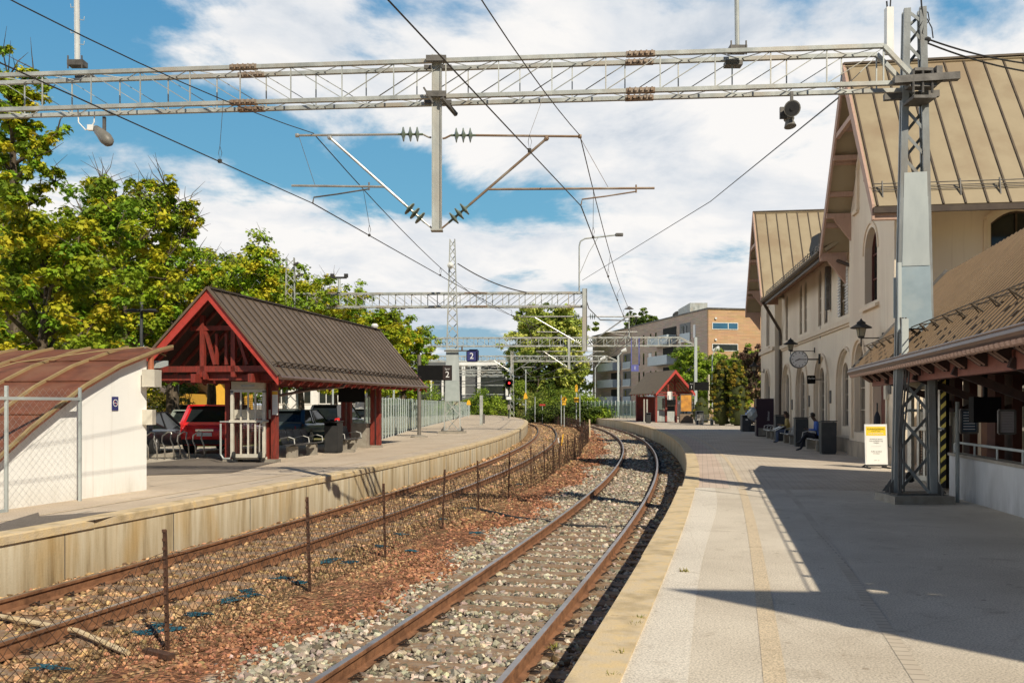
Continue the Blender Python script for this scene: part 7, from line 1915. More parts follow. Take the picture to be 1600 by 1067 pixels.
t,p,q=spost('small yellow marker sign on the end of the glass screens',732,640,631,0,D=120); b=MB(); c=at(732.3,629,p.y-.1); b.prism([c+Vector((-.3,0,-.3)),c+Vector((.3,0,-.3)),c+Vector((.2,0,.2)),c+Vector((0,0,.4)),c+Vector((-.2,0,.2))],(0,-.04,0)); b.build('plate',T['yellow'],t)
t,p,q=spost('leaning pale stake beside the yellow diamond sign',877,655,617,-.8,.05,D=105); t2,p2,q2=spost('thin pale stake beside the square yellow plate',906,655,615,-.8,.05,D=105); t3,p3,q3=spost('pale stake standing in the gravel beside the red bar sign',836,653,620,-.8,.05,D=118)
# signal
p=at(795,652,112); t=thing('railway_signal','railway signal with a lit red lamp among the bushes','signal',Vector((p.x,112,-.8))); q=at(795,594,112)
b=MB(); b.tube([Vector((p.x,112,-.8)),q],.08,8); b.build('post',T['blackmatte'],t); b=MB(); c=at(795,599,111.8); b.box(c,(.85,.2,1.0)); b.lathe(c,[(.42,0),(.42,.1)],(0,-1,0),12); b.build('signal_head',T['black'],t); b=MB(); b.lathe(c+Vector((.05,-.12,.05)),[(.14,0),(.14,.06)],(0,-1,0),12); b.build('red_lamp',T['redlamp'],t)
b=MB(); c=at(795,622,111.8); b.box(c,(.6,.1,.36)); b.build('white_plate',T['signwhite'],t); b=MB(); c=at(795,636,111.8); b.box(c,(.32,.2,.6)); b.build('box',T['concrete'],t)
p=at(800,650,118); b=MB(); lattice_t=thing('signal_mast','slim lattice mast just beside the railway signal','mast',(p.x,118,-.8)); lattice_mast(lattice_t,Vector((p.x,118,-.8)),9.6,.55,.3,(1,0,0),(0,1,0),step=.9,foot=False)
# yellow and white marker stakes by the near curve
b=MB(); p=gnd(877,697,-.8); b.bar(p,at(880,678,p.y),.07,.05); o=b.build('marker_stake',T['yellow']); tag(o,'short yellow marker stake beside the farther track','stake')
b=MB(); p=gnd(874,694,-.8); b.bar(p,at(872,684,p.y),.06,.05); o=b.build('marker_stake',T['signwhite']); tag(o,'short white marker stake leaning beside the yellow one','stake')
b=MB(); p=gnd(922,684,-.8); b.bar(p,at(921,655,p.y),.10,.08); o=b.build('marker_stake',T['coping']); tag(o,'thick pale wooden stake at the bend of the mesh fence','stake')

# ------------------------------------------------------------------ people
def skin_mesh(name,verts,edges,radii,m,parent,sub=2,root=0):
    me=bpy.data.meshes.new(name); me.from_pydata([tuple(v) for v in verts],edges,[]); o=bpy.data.objects.new(name+'_t',me); col.objects.link(o)
    md=o.modifiers.new('s','SKIN'); sk=me.skin_vertices[0].data
    for i,r in enumerate(radii): sk[i].radius=(r,r) if not isinstance(r,tuple) else r
    sk[root].use_root=True
    md2=o.modifiers.new('d','SUBSURF'); md2.levels=sub; md2.render_levels=sub
    dg=bpy.context.evaluated_depsgraph_get(); res=bpy.data.meshes.new_from_object(o.evaluated_get(dg)); bpy.data.objects.remove(o)
    res.name=name; res.materials.clear()
    for x in (m if isinstance(m,list) else [m]): res.materials.append(x)
    for p in res.polygons: p.use_smooth=True
    ob=bpy.data.objects.new(name,res); col.objects.link(ob); 
    if parent: ob.parent=parent
    return ob
def seated(label,loc,rz,skin,hairm,top,legm,lean=.10,cross=False,longhair=False,paper=False):
    """sits facing +x, seat at z .46"""
    t=thing('person',label,'person',(0,0,0))
    V=[];E=[];Rr=[]
    def v(p,r): V.append(p); Rr.append(r); return len(V)-1
    def e(a,b): E.append((a,b)); return b
    pel=v((0,0,.56),(.15,.13)); wa=e(pel,v((-.02+lean*.2,0,.74),(.125,.115))); ch=e(wa,v((lean*.6,0,.94),(.15,.13))); nk=e(ch,v((lean*1.1,0,1.10),(.07,.07))); hb=e(nk,v((lean*1.5,0,1.17),(.052,.055)))
    hd=e(hb,v((lean*1.9+.02,0,1.27),(.085,.08))); e(hd,v((lean*2.0+.01,0,1.36),(.075,.075)))
    hands=[]
    for sg in (-1,1):
        sh=e(ch,v((lean*.85,sg*.17,1.04),(.065,.065))); el=e(sh,v((lean*.6+.05,sg*.25,.78),(.045,.045)))
        wr=e(el,v((lean+.26,sg*.10,.80),(.030,.030))); hn=e(wr,v((lean+.33,sg*.07,.82),(.028,.018))); hands.append((hn,sg))
        hip=e(pel,v((.04,sg*.10,.54),(.09,.09)))
        if cross and sg>0:
            kn=e(hip,v((.46,sg*.02,.66),(.068,.068))); an=e(kn,v((.66,sg*-.04,.34),(.045,.045))); e(an,v((.80,-.05*sg,.28),(.04,.032)))
        else:
            kn=e(hip,v((.47,sg*.12,.54),(.068,.068))); an=e(kn,v((.46 if not cross else .62,sg*.13,.10),(.045,.045))); e(an,v((.62 if not cross else .80,sg*.14,.045),(.042,.03)))
    body=skin_mesh('body',V,E,Rr,[skin,T[top],T[legm],T['shoe']],t)
    for p in body.data.polygons:
        c=p.center; 
        if c.z>1.10 and abs(c.y)<.16: k=0
        elif c.x>lean+.27 and .74<c.z<.90 and abs(c.y)<.17: k=0
        elif c.z<.085+ (0) or (cross and c.x>.70 and c.z<.36): k=3
        elif (c.x>.10 and c.z<.76) or c.z<.58: k=2
        else: k=1
        p.material_index=k
    # face: nose, ears, eyes, mouth
    hx_,hz=lean*1.9+.02,1.27
    b=MB(); b.add([(hx_+.075,-.012,hz-.02),(hx_+.075,.012,hz-.02),(hx_+.105,0,hz-.022),(hx_+.076,0,hz+.03)],[(0,1,2),(1,3,2),(0,2,3)]); b.build('nose',skin,body)
    for sg in(-1,1):
        b=MB(); b.lathe((hx_-.0,sg*.083,hz),[(.006,-.008),(.026,0),(.006,.010)],(0,sg,0),8); b.build('ear',skin,body)
        b=MB(); b.lathe((hx_+.078,sg*.032,hz+.022),[(.004,-.004),(.011,0),(.004,.005)],(1,0,0),8); b.build('eye',T['black'],body)
    b=MB(); b.box((hx_+.078,0,hz-.052),(.008,.04,.008)); b.build('mouth',T['redwood'],body)
    # fingers
    for hn,sg in hands:
        c=Vector(V[hn])
        for k in range(5):
            if k<4:
                l=(.062,.070,.066,.052)[k]; y=(-.024+.016*k)*sg; p0=c+Vector((.015,y,.0)); p1=p0+Vector((l*.5,-sg*.004,.012)); p2=p1+Vector((l*.35,-sg*.02,-.012)); p3=p2+Vector((l*.05,-sg*.02,-.02)); rr=[.0095,.009,.008,.006]
            else: p0=c+Vector((-.01,-sg*.022,.01)); p1=p0+Vector((.02,-sg*.02,.015)); p2=p1+Vector((.025,-sg*.008,.012)); p3=p2+Vector((.012,0,.002)); rr=[.011,.0105,.009,.007]
            skin_mesh('finger',[p0,p1,p2,p3],[(0,1),(1,2),(2,3)],rr,skin,body,1)
    # hair
    b=MB(); vs=[];fs=[];n=16;mm=8
    for i in range(mm+1):
        th=math.pi*.62*i/mm
        for j in range(n):
            a=2*math.pi*j/n; front=math.cos(a)>.45 and i>4
            r=.108 if not front else .07; vs.append((hx_-.008+r*math.sin(th)*math.cos(a)*1.0,r*.95*math.sin(th)*math.sin(a),hz+.04+.108*math.cos(th)))
    for i in range(mm):
        for j in range(n): fs.append((i*n+j,i*n+(j+1)%n,(i+1)*n+(j+1)%n,(i+1)*n+j))
    b.add(vs,fs); 
    if longhair: b.tube([(hx_-.06,0,hz+.05),(hx_-.10,0,hz-.04),(hx_-.10,0,hz-.16),(hx_-.11,0,hz-.26)],[.085,.095,.085,.03],10)
    b.build('hair',T[hairm],body,smooth=True)
    if paper: 
        b=MB(); b.quad((lean+.22,-.2,.62),(lean+.50,-.2,.50),(lean+.50,.2,.50),(lean+.22,.2,.62)); b.build('dummy',T['boardwhite'],None) if False else None
    t.location=loc; t.rotation_euler=(0,0,rz); return t
seated('seated person in an ochre yellow top and blue jeans with long dark hair',sb(-.60,14.35),F180,T['skin'],'hairbrown','shirtyellow','jeans',.06,False,True)
seated('seated person in a bright blue shirt and dark trousers bent over a phone',sb(-.62,7.35),F180,T['skindark'],'hair','shirtblue','darkjeans',.12,True,False)
p=sb(-.62-.50,7.35,.86); o=MB().box(p,(.14,.07,.012),ang,0,Matrix.Rotation(R(35),3,'Y')).build('phone',T['black'],None,bevel=.003); tag(o,'black phone held by the person in the blue shirt','phone')
p=sb(-.60-.36,14.35,.66); o=MB().box(p,(.46,.30,.02),ang,0,Matrix.Rotation(R(-28),3,'Y')).box(p+Vector((-.1,.05,.02)),(.3,.25,.012),ang+.2,0,Matrix.Rotation(R(-24),3,'Y')).build('newspaper',T['boardwhite']); tag(o,'white paper lying on the lap of the person in yellow','newspaper')
p=sb(-.75,14.9,.50); o=MB().tube([p,p+Z*.06,p+Z*.25,p+Z*.36],[.10,.15,.13,.05],10).build('bag',T['blackmatte'],smooth=True); tag(o,'black bag on the seat beside the person in the yellow top','bag')
# ------------------------------------------------------------------ trees
def leaves_np(name,cent,rad,nper,size,cols,rng,parent,cup=False,droop=.3,flat=.5,palm=False):
    """cent (N,3) clump centres with radius rad(N); nper leaves each"""
    N=len(cent); n=N*nper
    d=rng.normal(size=(n,3)); d/=np.linalg.norm(d,axis=1,keepdims=True); rr=rng.random(n)**.5
    c=np.repeat(cent,nper,0); r=np.repeat(rad,nper)[:,None]
    P=c+d*rr[:,None]*r*np.array([1,1,.62])
    # leaf orientation: mostly facing up/outward
    nrm=d*.6+np.array([0,0,.75])+rng.normal(0,.38,(n,3)); nrm/=np.linalg.norm(nrm,axis=1,keepdims=True)
    a=np.cross(nrm,rng.normal(size=(n,3))); a/=np.linalg.norm(a,axis=1,keepdims=True); b_=np.cross(nrm,a)
    s=size*rng.uniform(.6,1.3,n)[:,None]
    if palm:
        # palmate leaf: 5 leaflets as a star fan (two triangles each merged as quads)
        vs=[];nl=5
        for k in range(nl):
            an=(-1.15+2.3*k/(nl-1)); L_=s*(1.0-.22*abs(k-2)); dirv=a*math.cos(an)+b_*math.sin(an); per=-a*math.sin(an)+b_*math.cos(an)
            down=nrm*(-.12)*L_
            vs+= [P, P+dirv*L_*.6+per*L_*.20+down*.4, P+dirv*L_+down, P+dirv*L_*.6-per*L_*.20+down*.4]
        V=np.stack(vs,1).reshape(-1,3); k_=nl
        Fq=np.arange(n*nl*4).reshape(-1,4)
    else:
        V=np.stack([P-a*s*.5,P+b_*s*.30,P+a*s*.5-nrm*s*.08,P-b_*s*.30],1).reshape(-1,3); k_=1; Fq=np.arange(n*4).reshape(-1,4)
    cc=cols[rng.integers(0,len(cols),N)]; cc=np.repeat(cc,nper,0)*rng.uniform(.7,1.3,(n,1))*rng.uniform(.93,1.07,(n,3))
    cc=np.repeat(cc,4*k_,0)
    return mesh_np(name,V,Fq,4,T['leaf'],parent,colors=np.clip(cc,0,1))
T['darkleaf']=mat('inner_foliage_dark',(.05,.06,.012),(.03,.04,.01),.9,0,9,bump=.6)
CH=np.array([(.36,.40,.022),(.25,.33,.022),(.46,.45,.028),(.17,.25,.022),(.52,.46,.03),(.20,.34,.025),(.30,.42,.03)])*1.15
DK=np.array([(.08,.12,.022),(.12,.17,.03),(.06,.10,.02),(.16,.21,.035)])
BU=np.array([(.32,.44,.045),(.24,.36,.04),(.42,.54,.06),(.16,.25,.035)])
WL=np.array([(.50,.56,.12),(.42,.50,.10),(.60,.62,.15),(.26,.34,.06)])
RD=np.array([(.12,.07,.05),(.16,.10,.07),(.08,.06,.04),(.10,.10,.04)])
TH=np.array([(.10,.12,.015),(.14,.14,.02),(.20,.17,.025),(.07,.09,.015),(.26,.19,.03)])
def tree(label,x,y,h,cr,trunk_h,tr,cols,seed,nlimb=9,nper=60,size=.2,cat='tree',name='broadleaf_tree',palm=True,bare=0,shape=1.0,sparse=.0,group=None,z0=0.0,clr=.9,crz=None,base=None,dens=1.0):
    rng=np.random.default_rng(seed); rr=random.Random(seed)
    t=thing(name,label,cat,(x,y,z0)); b=MB()
    O=Vector((x,y,z0)); ends=[]; 
    lean=Vector((rr.uniform(-.04,.04),rr.uniform(-.04,.04),0))
    tp=[O-Z*.2]; n=7
    for i in range(1,n+1):
        f=i/n; tp.append(O+Z*(h*.86*f)+lean*h*f+Vector((rr.gauss(0,.12),rr.gauss(0,.12),0))*f)
    b.tube(tp,[tr*1.5]+[tr*(1-.82*(i/n)**.9) for i in range(1,n+1)],9)
    tb=b.build('trunk',T['bark'],t,smooth=True)
    lim=MB(); tw=MB()
    for k in range(nlimb):
        f=trunk_h/h+(0.84-trunk_h/h)*(k+.5)/nlimb; f=min(.86,f); i=f/.86*n; i0=min(n-1,int(i)); st=lerp(tp[i0],tp[i0+1],i-i0)
        a=k*2.4+rr.uniform(-.5,.5); prof=math.sin(math.pi*min(1,max(.08,(f-trunk_h/h*.7)/(1.02-trunk_h/h*.7)))**shape)
        L_=cr*(.35+.75*prof)*rr.uniform(.8,1.15); up_=.25+.9*f*rr.uniform(.7,1.2)
        d=Vector((math.cos(a),math.sin(a),up_)).normalized(); p1=st+d*L_*.45+Vector((0,0,.0)); d2=(d+Vector((rr.gauss(0,.25),rr.gauss(0,.25),rr.uniform(-.05,.35)))).normalized(); p2=p1+d2*L_*.35; p3=p2+(d2+Vector((rr.gauss(0,.3),rr.gauss(0,.3),.25))).normalized()*L_*.28
        r0=tr*.38*(1-f*.6)
        lim.tube([st,p1,p2,p3],[r0,r0*.7,r0*.42,r0*.15],6)
        ends += [(p3,.9),(p2,1.1),(lerp(p1,p2,.4),1.0)]
        for q in range(5):
            base_=lerp(p1,p3,rr.random()) if q<3 else lerp(st,p2,rr.uniform(.35,1)); dd=Vector((rr.gauss(0,1),rr.gauss(0,1),rr.gauss(.35,.6))).normalized(); e=base_+dd*L_*rr.uniform(.22,.45); mid=lerp(base_,e,.5)+Vector((rr.gauss(0,.08),rr.gauss(0,.08),.06))
            tw.tube([base_,mid,e],[r0*.3,r0*.2,.012],4,cap=False); ends.append((e,.8))
        if bare and f>.5:
            for q in range(bare):
                e=p3+Vector((rr.gauss(0,.6),rr.gauss(0,.6),rr.uniform(.3,1.3))); tw.tube([p3,lerp(p3,e,.5)+Vector((rr.gauss(0,.1),rr.gauss(0,.1),0)),e],[.03,.018,.006],3,cap=False)
    ends.append((tp[-1],1.0)); ends.append((tp[-1]+Z*h*.06,.7)); ends.append((tp[-2],1.0))
    if bare:
        for q in range(bare*3):
            e=tp[-1]+Vector((rr.gauss(0,.8),rr.gauss(0,.8),rr.uniform(.5,1.8))); tw.tube([tp[-1],lerp(tp[-1],e,.5)+Vector((rr.gauss(0,.12),rr.gauss(0,.12),0)),e],[.035,.02,.006],3,cap=False)
    lim.add(tw.v,tw.f); lb=lim.build('limb',T['bark'],t,smooth=True)
    ext=[]
    for (p,w) in ends:
        if rr.random()<sparse: continue
        m=3 if w>.85 else 2
        for q in range(m):
            ext.append((p+Vector((rr.gauss(0,.42),rr.gauss(0,.42),rr.gauss(0,.32)))*cr*.20,w*cr*rr.uniform(.11,.24)*clr))
    cen=np.array([tuple(e[0]) for e in ext]); rad=np.array([e[1] for e in ext])
    keep=cen[:,2]>z0+trunk_h*.55
    leaves_np('crown',cen[keep],rad[keep],max(6,int(nper*dens)),size,cols,rng,t,palm=palm)
    return t
G_='chestnut trees along the car park'
def tx(x,D): return (x-800)/F*D
tree('tallest chestnut tree with thin upper branches crossing behind the big gantry',tx(28,34),34,16.6,1.75,3.0,.34,CH,1,30,50,.17,group=G_,sparse=.22,bare=2,shape=.7)
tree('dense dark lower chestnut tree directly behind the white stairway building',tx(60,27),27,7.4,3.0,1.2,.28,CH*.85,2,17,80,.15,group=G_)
tree('bright chestnut tree with a pointed top above the stairway building roof',tx(195,39),39,12.2,2.6,2.4,.34,CH,3,26,50,.16,group=G_,bare=4,sparse=.28,shape=.7)
tree('bright chestnut tree with bare twigs directly behind the shelter gable',tx(272,41),41,12.4,2.1,2.6,.34,CH,4,24,50,.16,group=G_,bare=5,sparse=.28,shape=.7)
tree('rounded yellow green chestnut tree behind the front of the shelter roof',tx(372,50),50,9.6,3.4,2.2,.40,CH*1.05,5,20,64,.17,group=G_,bare=2)
tree('low dense chestnut tree behind the lamp with two flat heads',tx(150,44),44,8.2,4.4,1.2,.30,CH*.9,6,19,70,.18,group=G_)
tree('chestnut tree with sparse bare top behind the shelter side mast of the second gantry',tx(470,62),62,10.6,3.2,2.4,.36,CH,7,18,56,.19,group=G_,bare=5,sparse=.2)
tree('chestnut tree rising behind the middle of the shelter roof',tx(522,68),68,9.4,3.5,2.2,.36,CH,8,18,60,.20,group=G_,bare=2)
tree('chestnut tree next to the twin lamp behind the shelter roof',tx(578,76),76,9.0,3.6,2.2,.36,CH*.95,9,17,60,.21,group=G_,bare=2)
tree('last chestnut tree of the row behind the far end of the shelter roof',tx(630,88),88,8.6,3.4,2.0,.34,CH*.95,10,17,60,.22,group=G_)
tree('chestnut tree over the yellow house between shelter and stairway roof',tx(330,60),60,9.5,4.6,3.0,.40,CH*.9,12,15,64,.2,group=G_)
tree('chestnut tree with a low hanging crown over the black car',tx(425,55),55,7.8,4.2,2.2,.36,CH,13,14,64,.19,group=G_)
tree('shaded chestnut tree standing behind the tallest one',tx(-20,48),48,13,3.0,1.5,.4,CH*.85,14,20,64,.19,group=G_)
tree('far back chestnut tree filling the gap beside the pointed one',tx(120,58),58,9.8,5.2,1.5,.4,CH*.9,15,18,64,.2,group=G_)
# hedge shrubs
def shrub(label,x,y,h,w,cols,seed,n=26,nper=46,size=.16,name='shrub',cat='shrub',z0=0.0,col_=False,palm=False,group=None):
    rng=np.random.default_rng(seed); t=thing(name,label,cat,(x,y,z0),0,group); rr=random.Random(seed); b=MB()
    cen=[];rad=[]
    for i in range(n):
        f=rr.random()**.8; a=rr.uniform(0,6.28)
        if col_: R_=w*(math.sin(math.pi*(.18+.80*f))**.65)*rr.uniform(.45,.95)
        else: R_=w*math.sqrt(max(.05,1-f*f*.9))*rr.uniform(.2,1.0)
        p=Vector((x+R_*math.cos(a),y+R_*math.sin(a),z0+.25+f*(h-.5))); cen.append(tuple(p)); rad.append((.20 if col_ else .34)*w*rr.uniform(.7,1.2))
        if i%3==0: b.tube([(x+rr.gauss(0,.08),y+rr.gauss(0,.08),z0),lerp((x,y,z0+h*.3),p,.5),p],[.05,.03,.01],5)
    b.build('stem',T['bark'],t,smooth=True)
    if col_:
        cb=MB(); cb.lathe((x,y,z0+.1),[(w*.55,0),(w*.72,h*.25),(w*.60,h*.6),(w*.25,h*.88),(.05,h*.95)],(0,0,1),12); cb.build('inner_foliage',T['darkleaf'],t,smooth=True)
    leaves_np('foliage',np.array(cen),np.array(rad),nper,size,cols,rng,t,palm=palm); return t
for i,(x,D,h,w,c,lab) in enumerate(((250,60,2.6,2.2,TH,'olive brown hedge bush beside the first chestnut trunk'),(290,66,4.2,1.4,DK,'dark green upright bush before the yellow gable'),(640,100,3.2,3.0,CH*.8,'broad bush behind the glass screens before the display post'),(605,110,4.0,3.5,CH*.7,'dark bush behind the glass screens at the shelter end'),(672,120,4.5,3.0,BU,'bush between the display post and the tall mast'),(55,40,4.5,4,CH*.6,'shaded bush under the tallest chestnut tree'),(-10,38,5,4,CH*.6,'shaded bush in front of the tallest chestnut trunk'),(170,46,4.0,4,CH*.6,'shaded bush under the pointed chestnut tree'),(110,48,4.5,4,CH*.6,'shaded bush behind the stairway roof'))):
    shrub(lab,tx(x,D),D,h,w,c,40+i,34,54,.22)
# lineside bushes in the distance
rr_=random.Random(12)
rr_=random.Random(12)
for i,(x,D,h,w,c,lab) in enumerate(((700,150,4.5,3.0,BU,'small round bush directly behind the tall mast'),(728,150,5.5,4.0,BU,'light green bush before the first bay of the white building'),(752,148,8.0,3.4,BU*1.1,'tall light green bush before the white column'),(772,145,5.5,3.6,BU*1.15,'bright green bush just before the railway signal post'),(792,150,5.0,3,DK*1.4,'dark bush behind the railway signal'),(812,150,8.5,3.6,BU*.85,'tall bush beside the slim lattice signal mast'),(838,138,7.0,4.2,WL,'olive bush under the big airy tree, nearest the signal'),(865,130,7.2,5,BU*.9,'bush directly below the middle of the big airy tree'),(893,125,6.8,4.6,BU*.95,'bush below the brick block side of the big airy tree'),(918,118,6.0,4.0,BU,'rounded bush before the dark end of the brick block'),(935,112,3.6,2.6,BU*1.05,'low bush at the end of the far glass panels'),(850,120,3.4,4,DK*1.3,'low dark bush behind the red bar sign'),(880,116,3.6,4,DK*1.3,'low dark bush behind the yellow diamond sign'),(905,112,3.8,4,DK*1.3,'low dark bush behind the square yellow plate'))):
    shrub(lab,tx(x,D),D,h*rr_.uniform(.60,.80),w*rr_.uniform(.7,.95),c*rr_.uniform(.6,.85),70+i,46,64,.32,name='lineside_bush',z0=-.8)
tree('big airy tree rising over the tracks between signal and brick block',tx(862,165),165,19.4,7.0,2.5,.50,WL,21,50,80,.60,palm=False,sparse=.05,name='broadleaf_tree',z0=-.8,clr=.95,shape=.75,dens=1.1)
tree('thin dark tree leaning on the signal side of the big airy tree',tx(838,160),160,11,3.5,2,.3,DK*1.3,22,14,40,.45,palm=False,sparse=.2,z0=-.8)
tree('slim light tree behind the lattice mast by the signal',tx(803,165),165,11.0,2.2,2,.25,BU*.9,26,14,40,.4,palm=False,sparse=.2,z0=-.8)
tree('round green tree between the small shelter and the brick corner',tx(1085,108),108,7.2,3.6,1.2,.25,BU,23,18,56,.30,palm=False)
tree('reddish brown tree hanging over the blue car at the station corner',tx(1180,84),84,6.9,1.9,1.6,.2,RD*1.3,24,16,50,.22,palm=False)
tree('green tree behind the conifers before the brick wall',tx(1150,100),100,6.8,3.2,1.0,.22,BU*.9,25,14,50,.28,palm=False)
tree('dark treetop looking over the roof of the brick block',tx(1000,215),215,24.0,4.2,12,.5,DK*1.5,27,18,50,.6,palm=False)
tree('second dark treetop over the far roof end of the brick block',tx(965,225),225,18.5,3.2,12,.5,DK*1.3,28,14,44,.6,palm=False)
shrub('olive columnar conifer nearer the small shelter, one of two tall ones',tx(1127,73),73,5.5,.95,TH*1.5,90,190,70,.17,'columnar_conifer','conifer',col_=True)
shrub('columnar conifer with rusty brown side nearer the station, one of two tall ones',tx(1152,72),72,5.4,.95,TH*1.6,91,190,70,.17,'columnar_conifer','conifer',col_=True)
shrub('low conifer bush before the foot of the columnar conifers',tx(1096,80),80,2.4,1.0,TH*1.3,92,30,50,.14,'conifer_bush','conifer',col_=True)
# distant wood at the horizon
rng=np.random.default_rng(99); n=420; xs=rng.uniform(-420,420,n); ys=rng.uniform(330,420,n); hs_=rng.uniform(3,9.5,n)
cen=np.stack([xs,ys,hs_],1); o=leaves_np('distant_wood',cen,rng.uniform(4,8,n),46,2.2,DK*1.3,rng,None); tag(o,'dark mass of distant wood along the horizon','wood',kind='stuff')
CLX,CLY=0.0,0.0
# ------------------------------------------------------------------ camera, light, sky
cd=bpy.data.cameras.new('camera'); cam=bpy.data.objects.new('camera',cd); col.objects.link(cam)
cam.location=(0,0,EYE); cam.rotation_euler=(R(90),0,0)
cd.sensor_width=36; cd.lens=36*F/1600; cd.shift_x=0; cd.shift_y=(HY-533.5)/1600; cd.clip_end=4000; cd.clip_start=.05
scene.camera=cam
sv=Vector((.60,-1.02,1.0)).normalized()
sd=bpy.data.lights.new('sun','SUN'); sd.energy=5.0; sd.angle=R(.5); sd.color=(1.0,.90,.72)
so=bpy.data.objects.new('sun',sd); col.objects.link(so); so.rotation_euler=(-sv).to_track_quat('-Z','Y').to_euler(); so.location=(30,-40,50)
w=bpy.data.worlds.new('World'); scene.world=w; w.use_nodes=True; nt=w.node_tree; L=nt.links
for n in list(nt.nodes): nt.nodes.remove(n)
out=nt.nodes.new('ShaderNodeOutputWorld')
sky=nt.nodes.new('ShaderNodeTexSky'); sky.sky_type='NISHITA'; sky.sun_disc=False; sky.sun_elevation=math.asin(sv.z); sky.sun_rotation=math.atan2(sv.x,sv.y); sky.air_density=1.0; sky.dust_density=.2; sky.ozone_density=2.5
hs=nd(nt,'ShaderNodeHueSaturation'); hs.inputs['Saturation'].default_value=1.6; L.new(sky.outputs[0],hs.inputs['Color'])
hz=nd(nt,'ShaderNodeValToRGB'); hz.color_ramp.elements[0].position=0; hz.color_ramp.elements[0].color=(8.6,11.6,13.6,1); hz.color_ramp.elements[1].position=.42; hz.color_ramp.elements[1].color=(2.0,6.8,12.4,1); xx=hz.color_ramp.elements.new(.2); xx.color=(3.8,9.8,14.2,1)
bg=nd(nt,'ShaderNodeBackground'); bg.inputs['Strength'].default_value=.045; skm=nd(nt,'ShaderNodeMix',data_type='RGBA'); L.new(hs.outputs[0],skm.inputs['A']); L.new(hz.outputs[0],skm.inputs['B']); L.new(skm.outputs['Result'],bg.inputs['Color'])
tc=nd(nt,'ShaderNodeTexCoord').outputs['Generated']
sp=nd(nt,'ShaderNodeSeparateXYZ'); L.new(tc,sp.inputs[0])
def mth(op,a,b=None,c=None):
    n=nd(nt,'ShaderNodeMath',operation=op)
    for i,v in enumerate((a,b,c)):
        if v is None: continue
        if isinstance(v,(int,float)): n.inputs[i].default_value=v
        else: L.new(v,n.inputs[i])
    return n.outputs[0]
zc=mth('MAXIMUM',sp.outputs[2],0.0)
zz=mth('ADD',zc,.22)
px=mth('DIVIDE',sp.outputs[0],zz); py=mth('DIVIDE',sp.outputs[1],zz)
cb=nd(nt,'ShaderNodeCombineXYZ'); L.new(px,cb.inputs[0]); L.new(py,cb.inputs[1])
n1=nd(nt,'ShaderNodeTexNoise',Scale=1.5,Detail=10.0,Roughness=.60,Distortion=.25)
mp=nd(nt,'ShaderNodeMapping'); mp.inputs['Location'].default_value=(CLX,CLY,0); L.new(cb.outputs[0],mp.inputs[0]); L.new(mp.outputs[0],n1.inputs['Vector'])
# explicit holes of blue sky given as directions (azimuth tan x/y, z/y) : built as soft blobs
dy=mth('MAXIMUM',sp.outputs[1],.05)
tx=mth('DIVIDE',sp.outputs[0],dy); tz=mth('DIVIDE',sp.outputs[2],dy)
def blob(xc,yc,rx,ry,amp,rot=0.0):
    # centre in photo pixels converted to direction tangents
    cx=(xc-800)/F; cz=(HY-yc)/F
    ax=mth('SUBTRACT',tx,cx); az=mth('SUBTRACT',tz,cz)
    c,s=math.cos(rot),math.sin(rot)
    a=mth('ADD',mth('MULTIPLY',ax,c/(rx/F)),mth('MULTIPLY',az,s/(rx/F)))
    b=mth('ADD',mth('MULTIPLY',ax,-s/(ry/F)),mth('MULTIPLY',az,c/(ry/F)))
    d=mth('ADD',mth('MULTIPLY',a,a),mth('MULTIPLY',b,b))
    return mth('MULTIPLY',mth('POWER',2.718,mth('MULTIPLY',d,-1.0)),amp)
blobs=[(60,130,270,130,-.42,0),(420,235,220,68,-.32,-.35),(120,15,160,60,-.25,0),(830,310,120,55,-.34,0),(640,290,90,50,-.25,-.4),(1530,40,130,60,-.18,0),(600,5,100,35,-.16,0),(420,60,150,80,.16,0),(950,60,400,70,.13,0),(1000,200,300,110,.16,0),(500,360,260,60,.14,0),(1100,330,250,150,.16,0),(620,470,250,90,.14,0),(690,520,90,22,-.25,0),(1250,30,160,50,-.06,0),(330,250,60,20,.12,0.1)]
acc=mth('ADD',mth('MULTIPLY',mth('SUBTRACT',n1.outputs['Fac'],.5),1.5),.5)
for q in blobs: acc=mth('ADD',acc,blob(*q))
acc=mth('ADD',acc,.065)
cr_=nd(nt,'ShaderNodeValToRGB'); cr_.color_ramp.elements[0].position=.40; cr_.color_ramp.elements[1].position=.60; cr_.color_ramp.interpolation='EASE'; L.new(acc,cr_.inputs['Fac'])
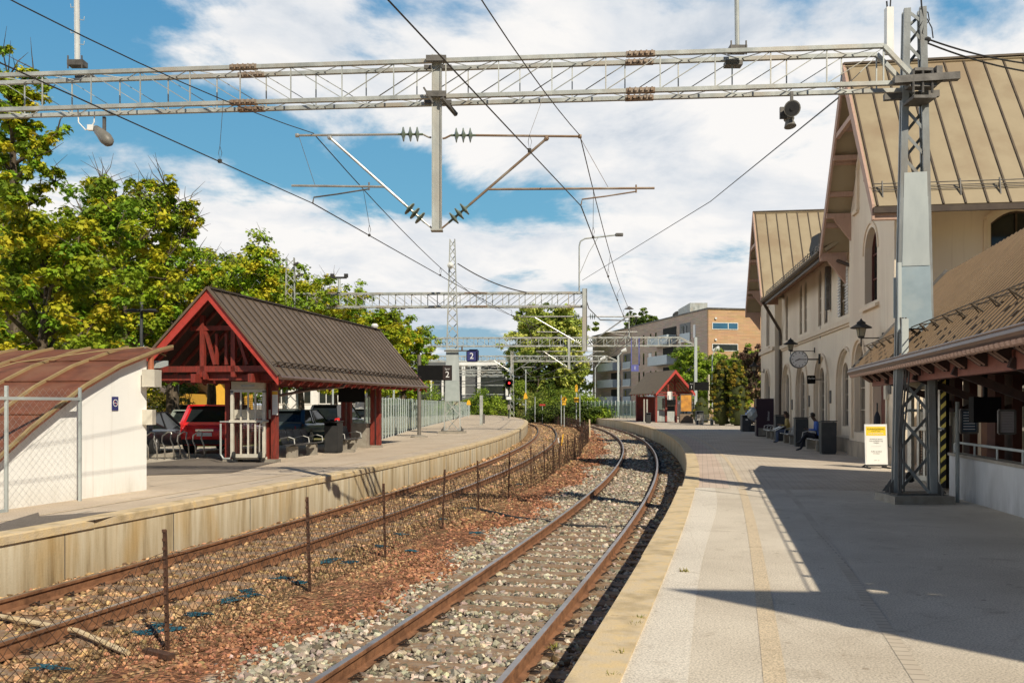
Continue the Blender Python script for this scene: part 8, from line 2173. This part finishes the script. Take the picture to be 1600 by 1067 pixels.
# cloud shading: brightness from a second, finer field
n2=nd(nt,'ShaderNodeTexNoise',Scale=1.9,Detail=8.0,Roughness=.6,Distortion=.4); mp2=nd(nt,'ShaderNodeMapping'); mp2.inputs['Location'].default_value=(3.1,1.7,0); L.new(cb.outputs[0],mp2.inputs[0]); L.new(mp2.outputs[0],n2.inputs['Vector'])
cs=nd(nt,'ShaderNodeValToRGB'); e=cs.color_ramp.elements; e[0].position=.30; e[0].color=(.50,.58,.68,1); e[1].position=.56; e[1].color=(.97,.95,.93,1); x=cs.color_ramp.elements.new(.43); x.color=(.77,.80,.84,1)
sh=mth('ADD',n2.outputs['Fac'],mth('ADD',blob(690,500,180,40,-.10,0),blob(300,320,200,60,.08,0)))
L.new(sh,cs.inputs['Fac'])
bc=nd(nt,'ShaderNodeBackground'); bc.inputs['Strength'].default_value=1.0; L.new(cs.outputs[0],bc.inputs['Color'])
wb_=nd(nt,'ShaderNodeMapRange',interpolation_type='SMOOTHSTEP'); wb_.inputs['From Min'].default_value=.52; wb_.inputs['From Max'].default_value=.78; wb_.inputs['To Min'].default_value=1.0; wb_.inputs['To Max'].default_value=2.4; L.new(mth('MULTIPLY',sp.outputs[0],-1.0),wb_.inputs['Value']); L.new(wb_.outputs[0],bc.inputs['Strength'])  # cloud out of view on the left brightened to fill the facade
# clouds stand in the northern half of the sky only; overhead and behind it is clear
el=nd(nt,'ShaderNodeMapRange',interpolation_type='SMOOTHSTEP'); el.inputs['From Min'].default_value=.60; el.inputs['From Max'].default_value=.46; L.new(sp.outputs[2],el.inputs['Value'])
azm=nd(nt,'ShaderNodeMapRange',interpolation_type='SMOOTHSTEP'); azm.inputs['From Min'].default_value=.08; azm.inputs['From Max'].default_value=.26; L.new(mth('SUBTRACT',mth('MULTIPLY',sp.outputs[1],.75),mth('MULTIPLY',sp.outputs[0],.65)),azm.inputs['Value'])
frm=mth('MULTIPLY',el.outputs[0],azm.outputs[0]); L.new(frm,skm.inputs['Factor']); L.new(sp.outputs[2],hz.inputs['Fac'])
fac=mth('MULTIPLY',mth('MULTIPLY',cr_.outputs[0],el.outputs[0]),azm.outputs[0])
ms=nd(nt,'ShaderNodeMixShader'); L.new(fac,ms.inputs[0]); L.new(bg.outputs[0],ms.inputs[1]); L.new(bc.outputs[0],ms.inputs[2]); L.new(ms.outputs[0],out.inputs['Surface'])
scene.view_settings.view_transform='Standard'; scene.view_settings.look='None'; scene.view_settings.exposure=0
scene.render.engine='CYCLES'; scene.cycles.max_bounces=6; scene.cycles.transparent_max_bounces=24
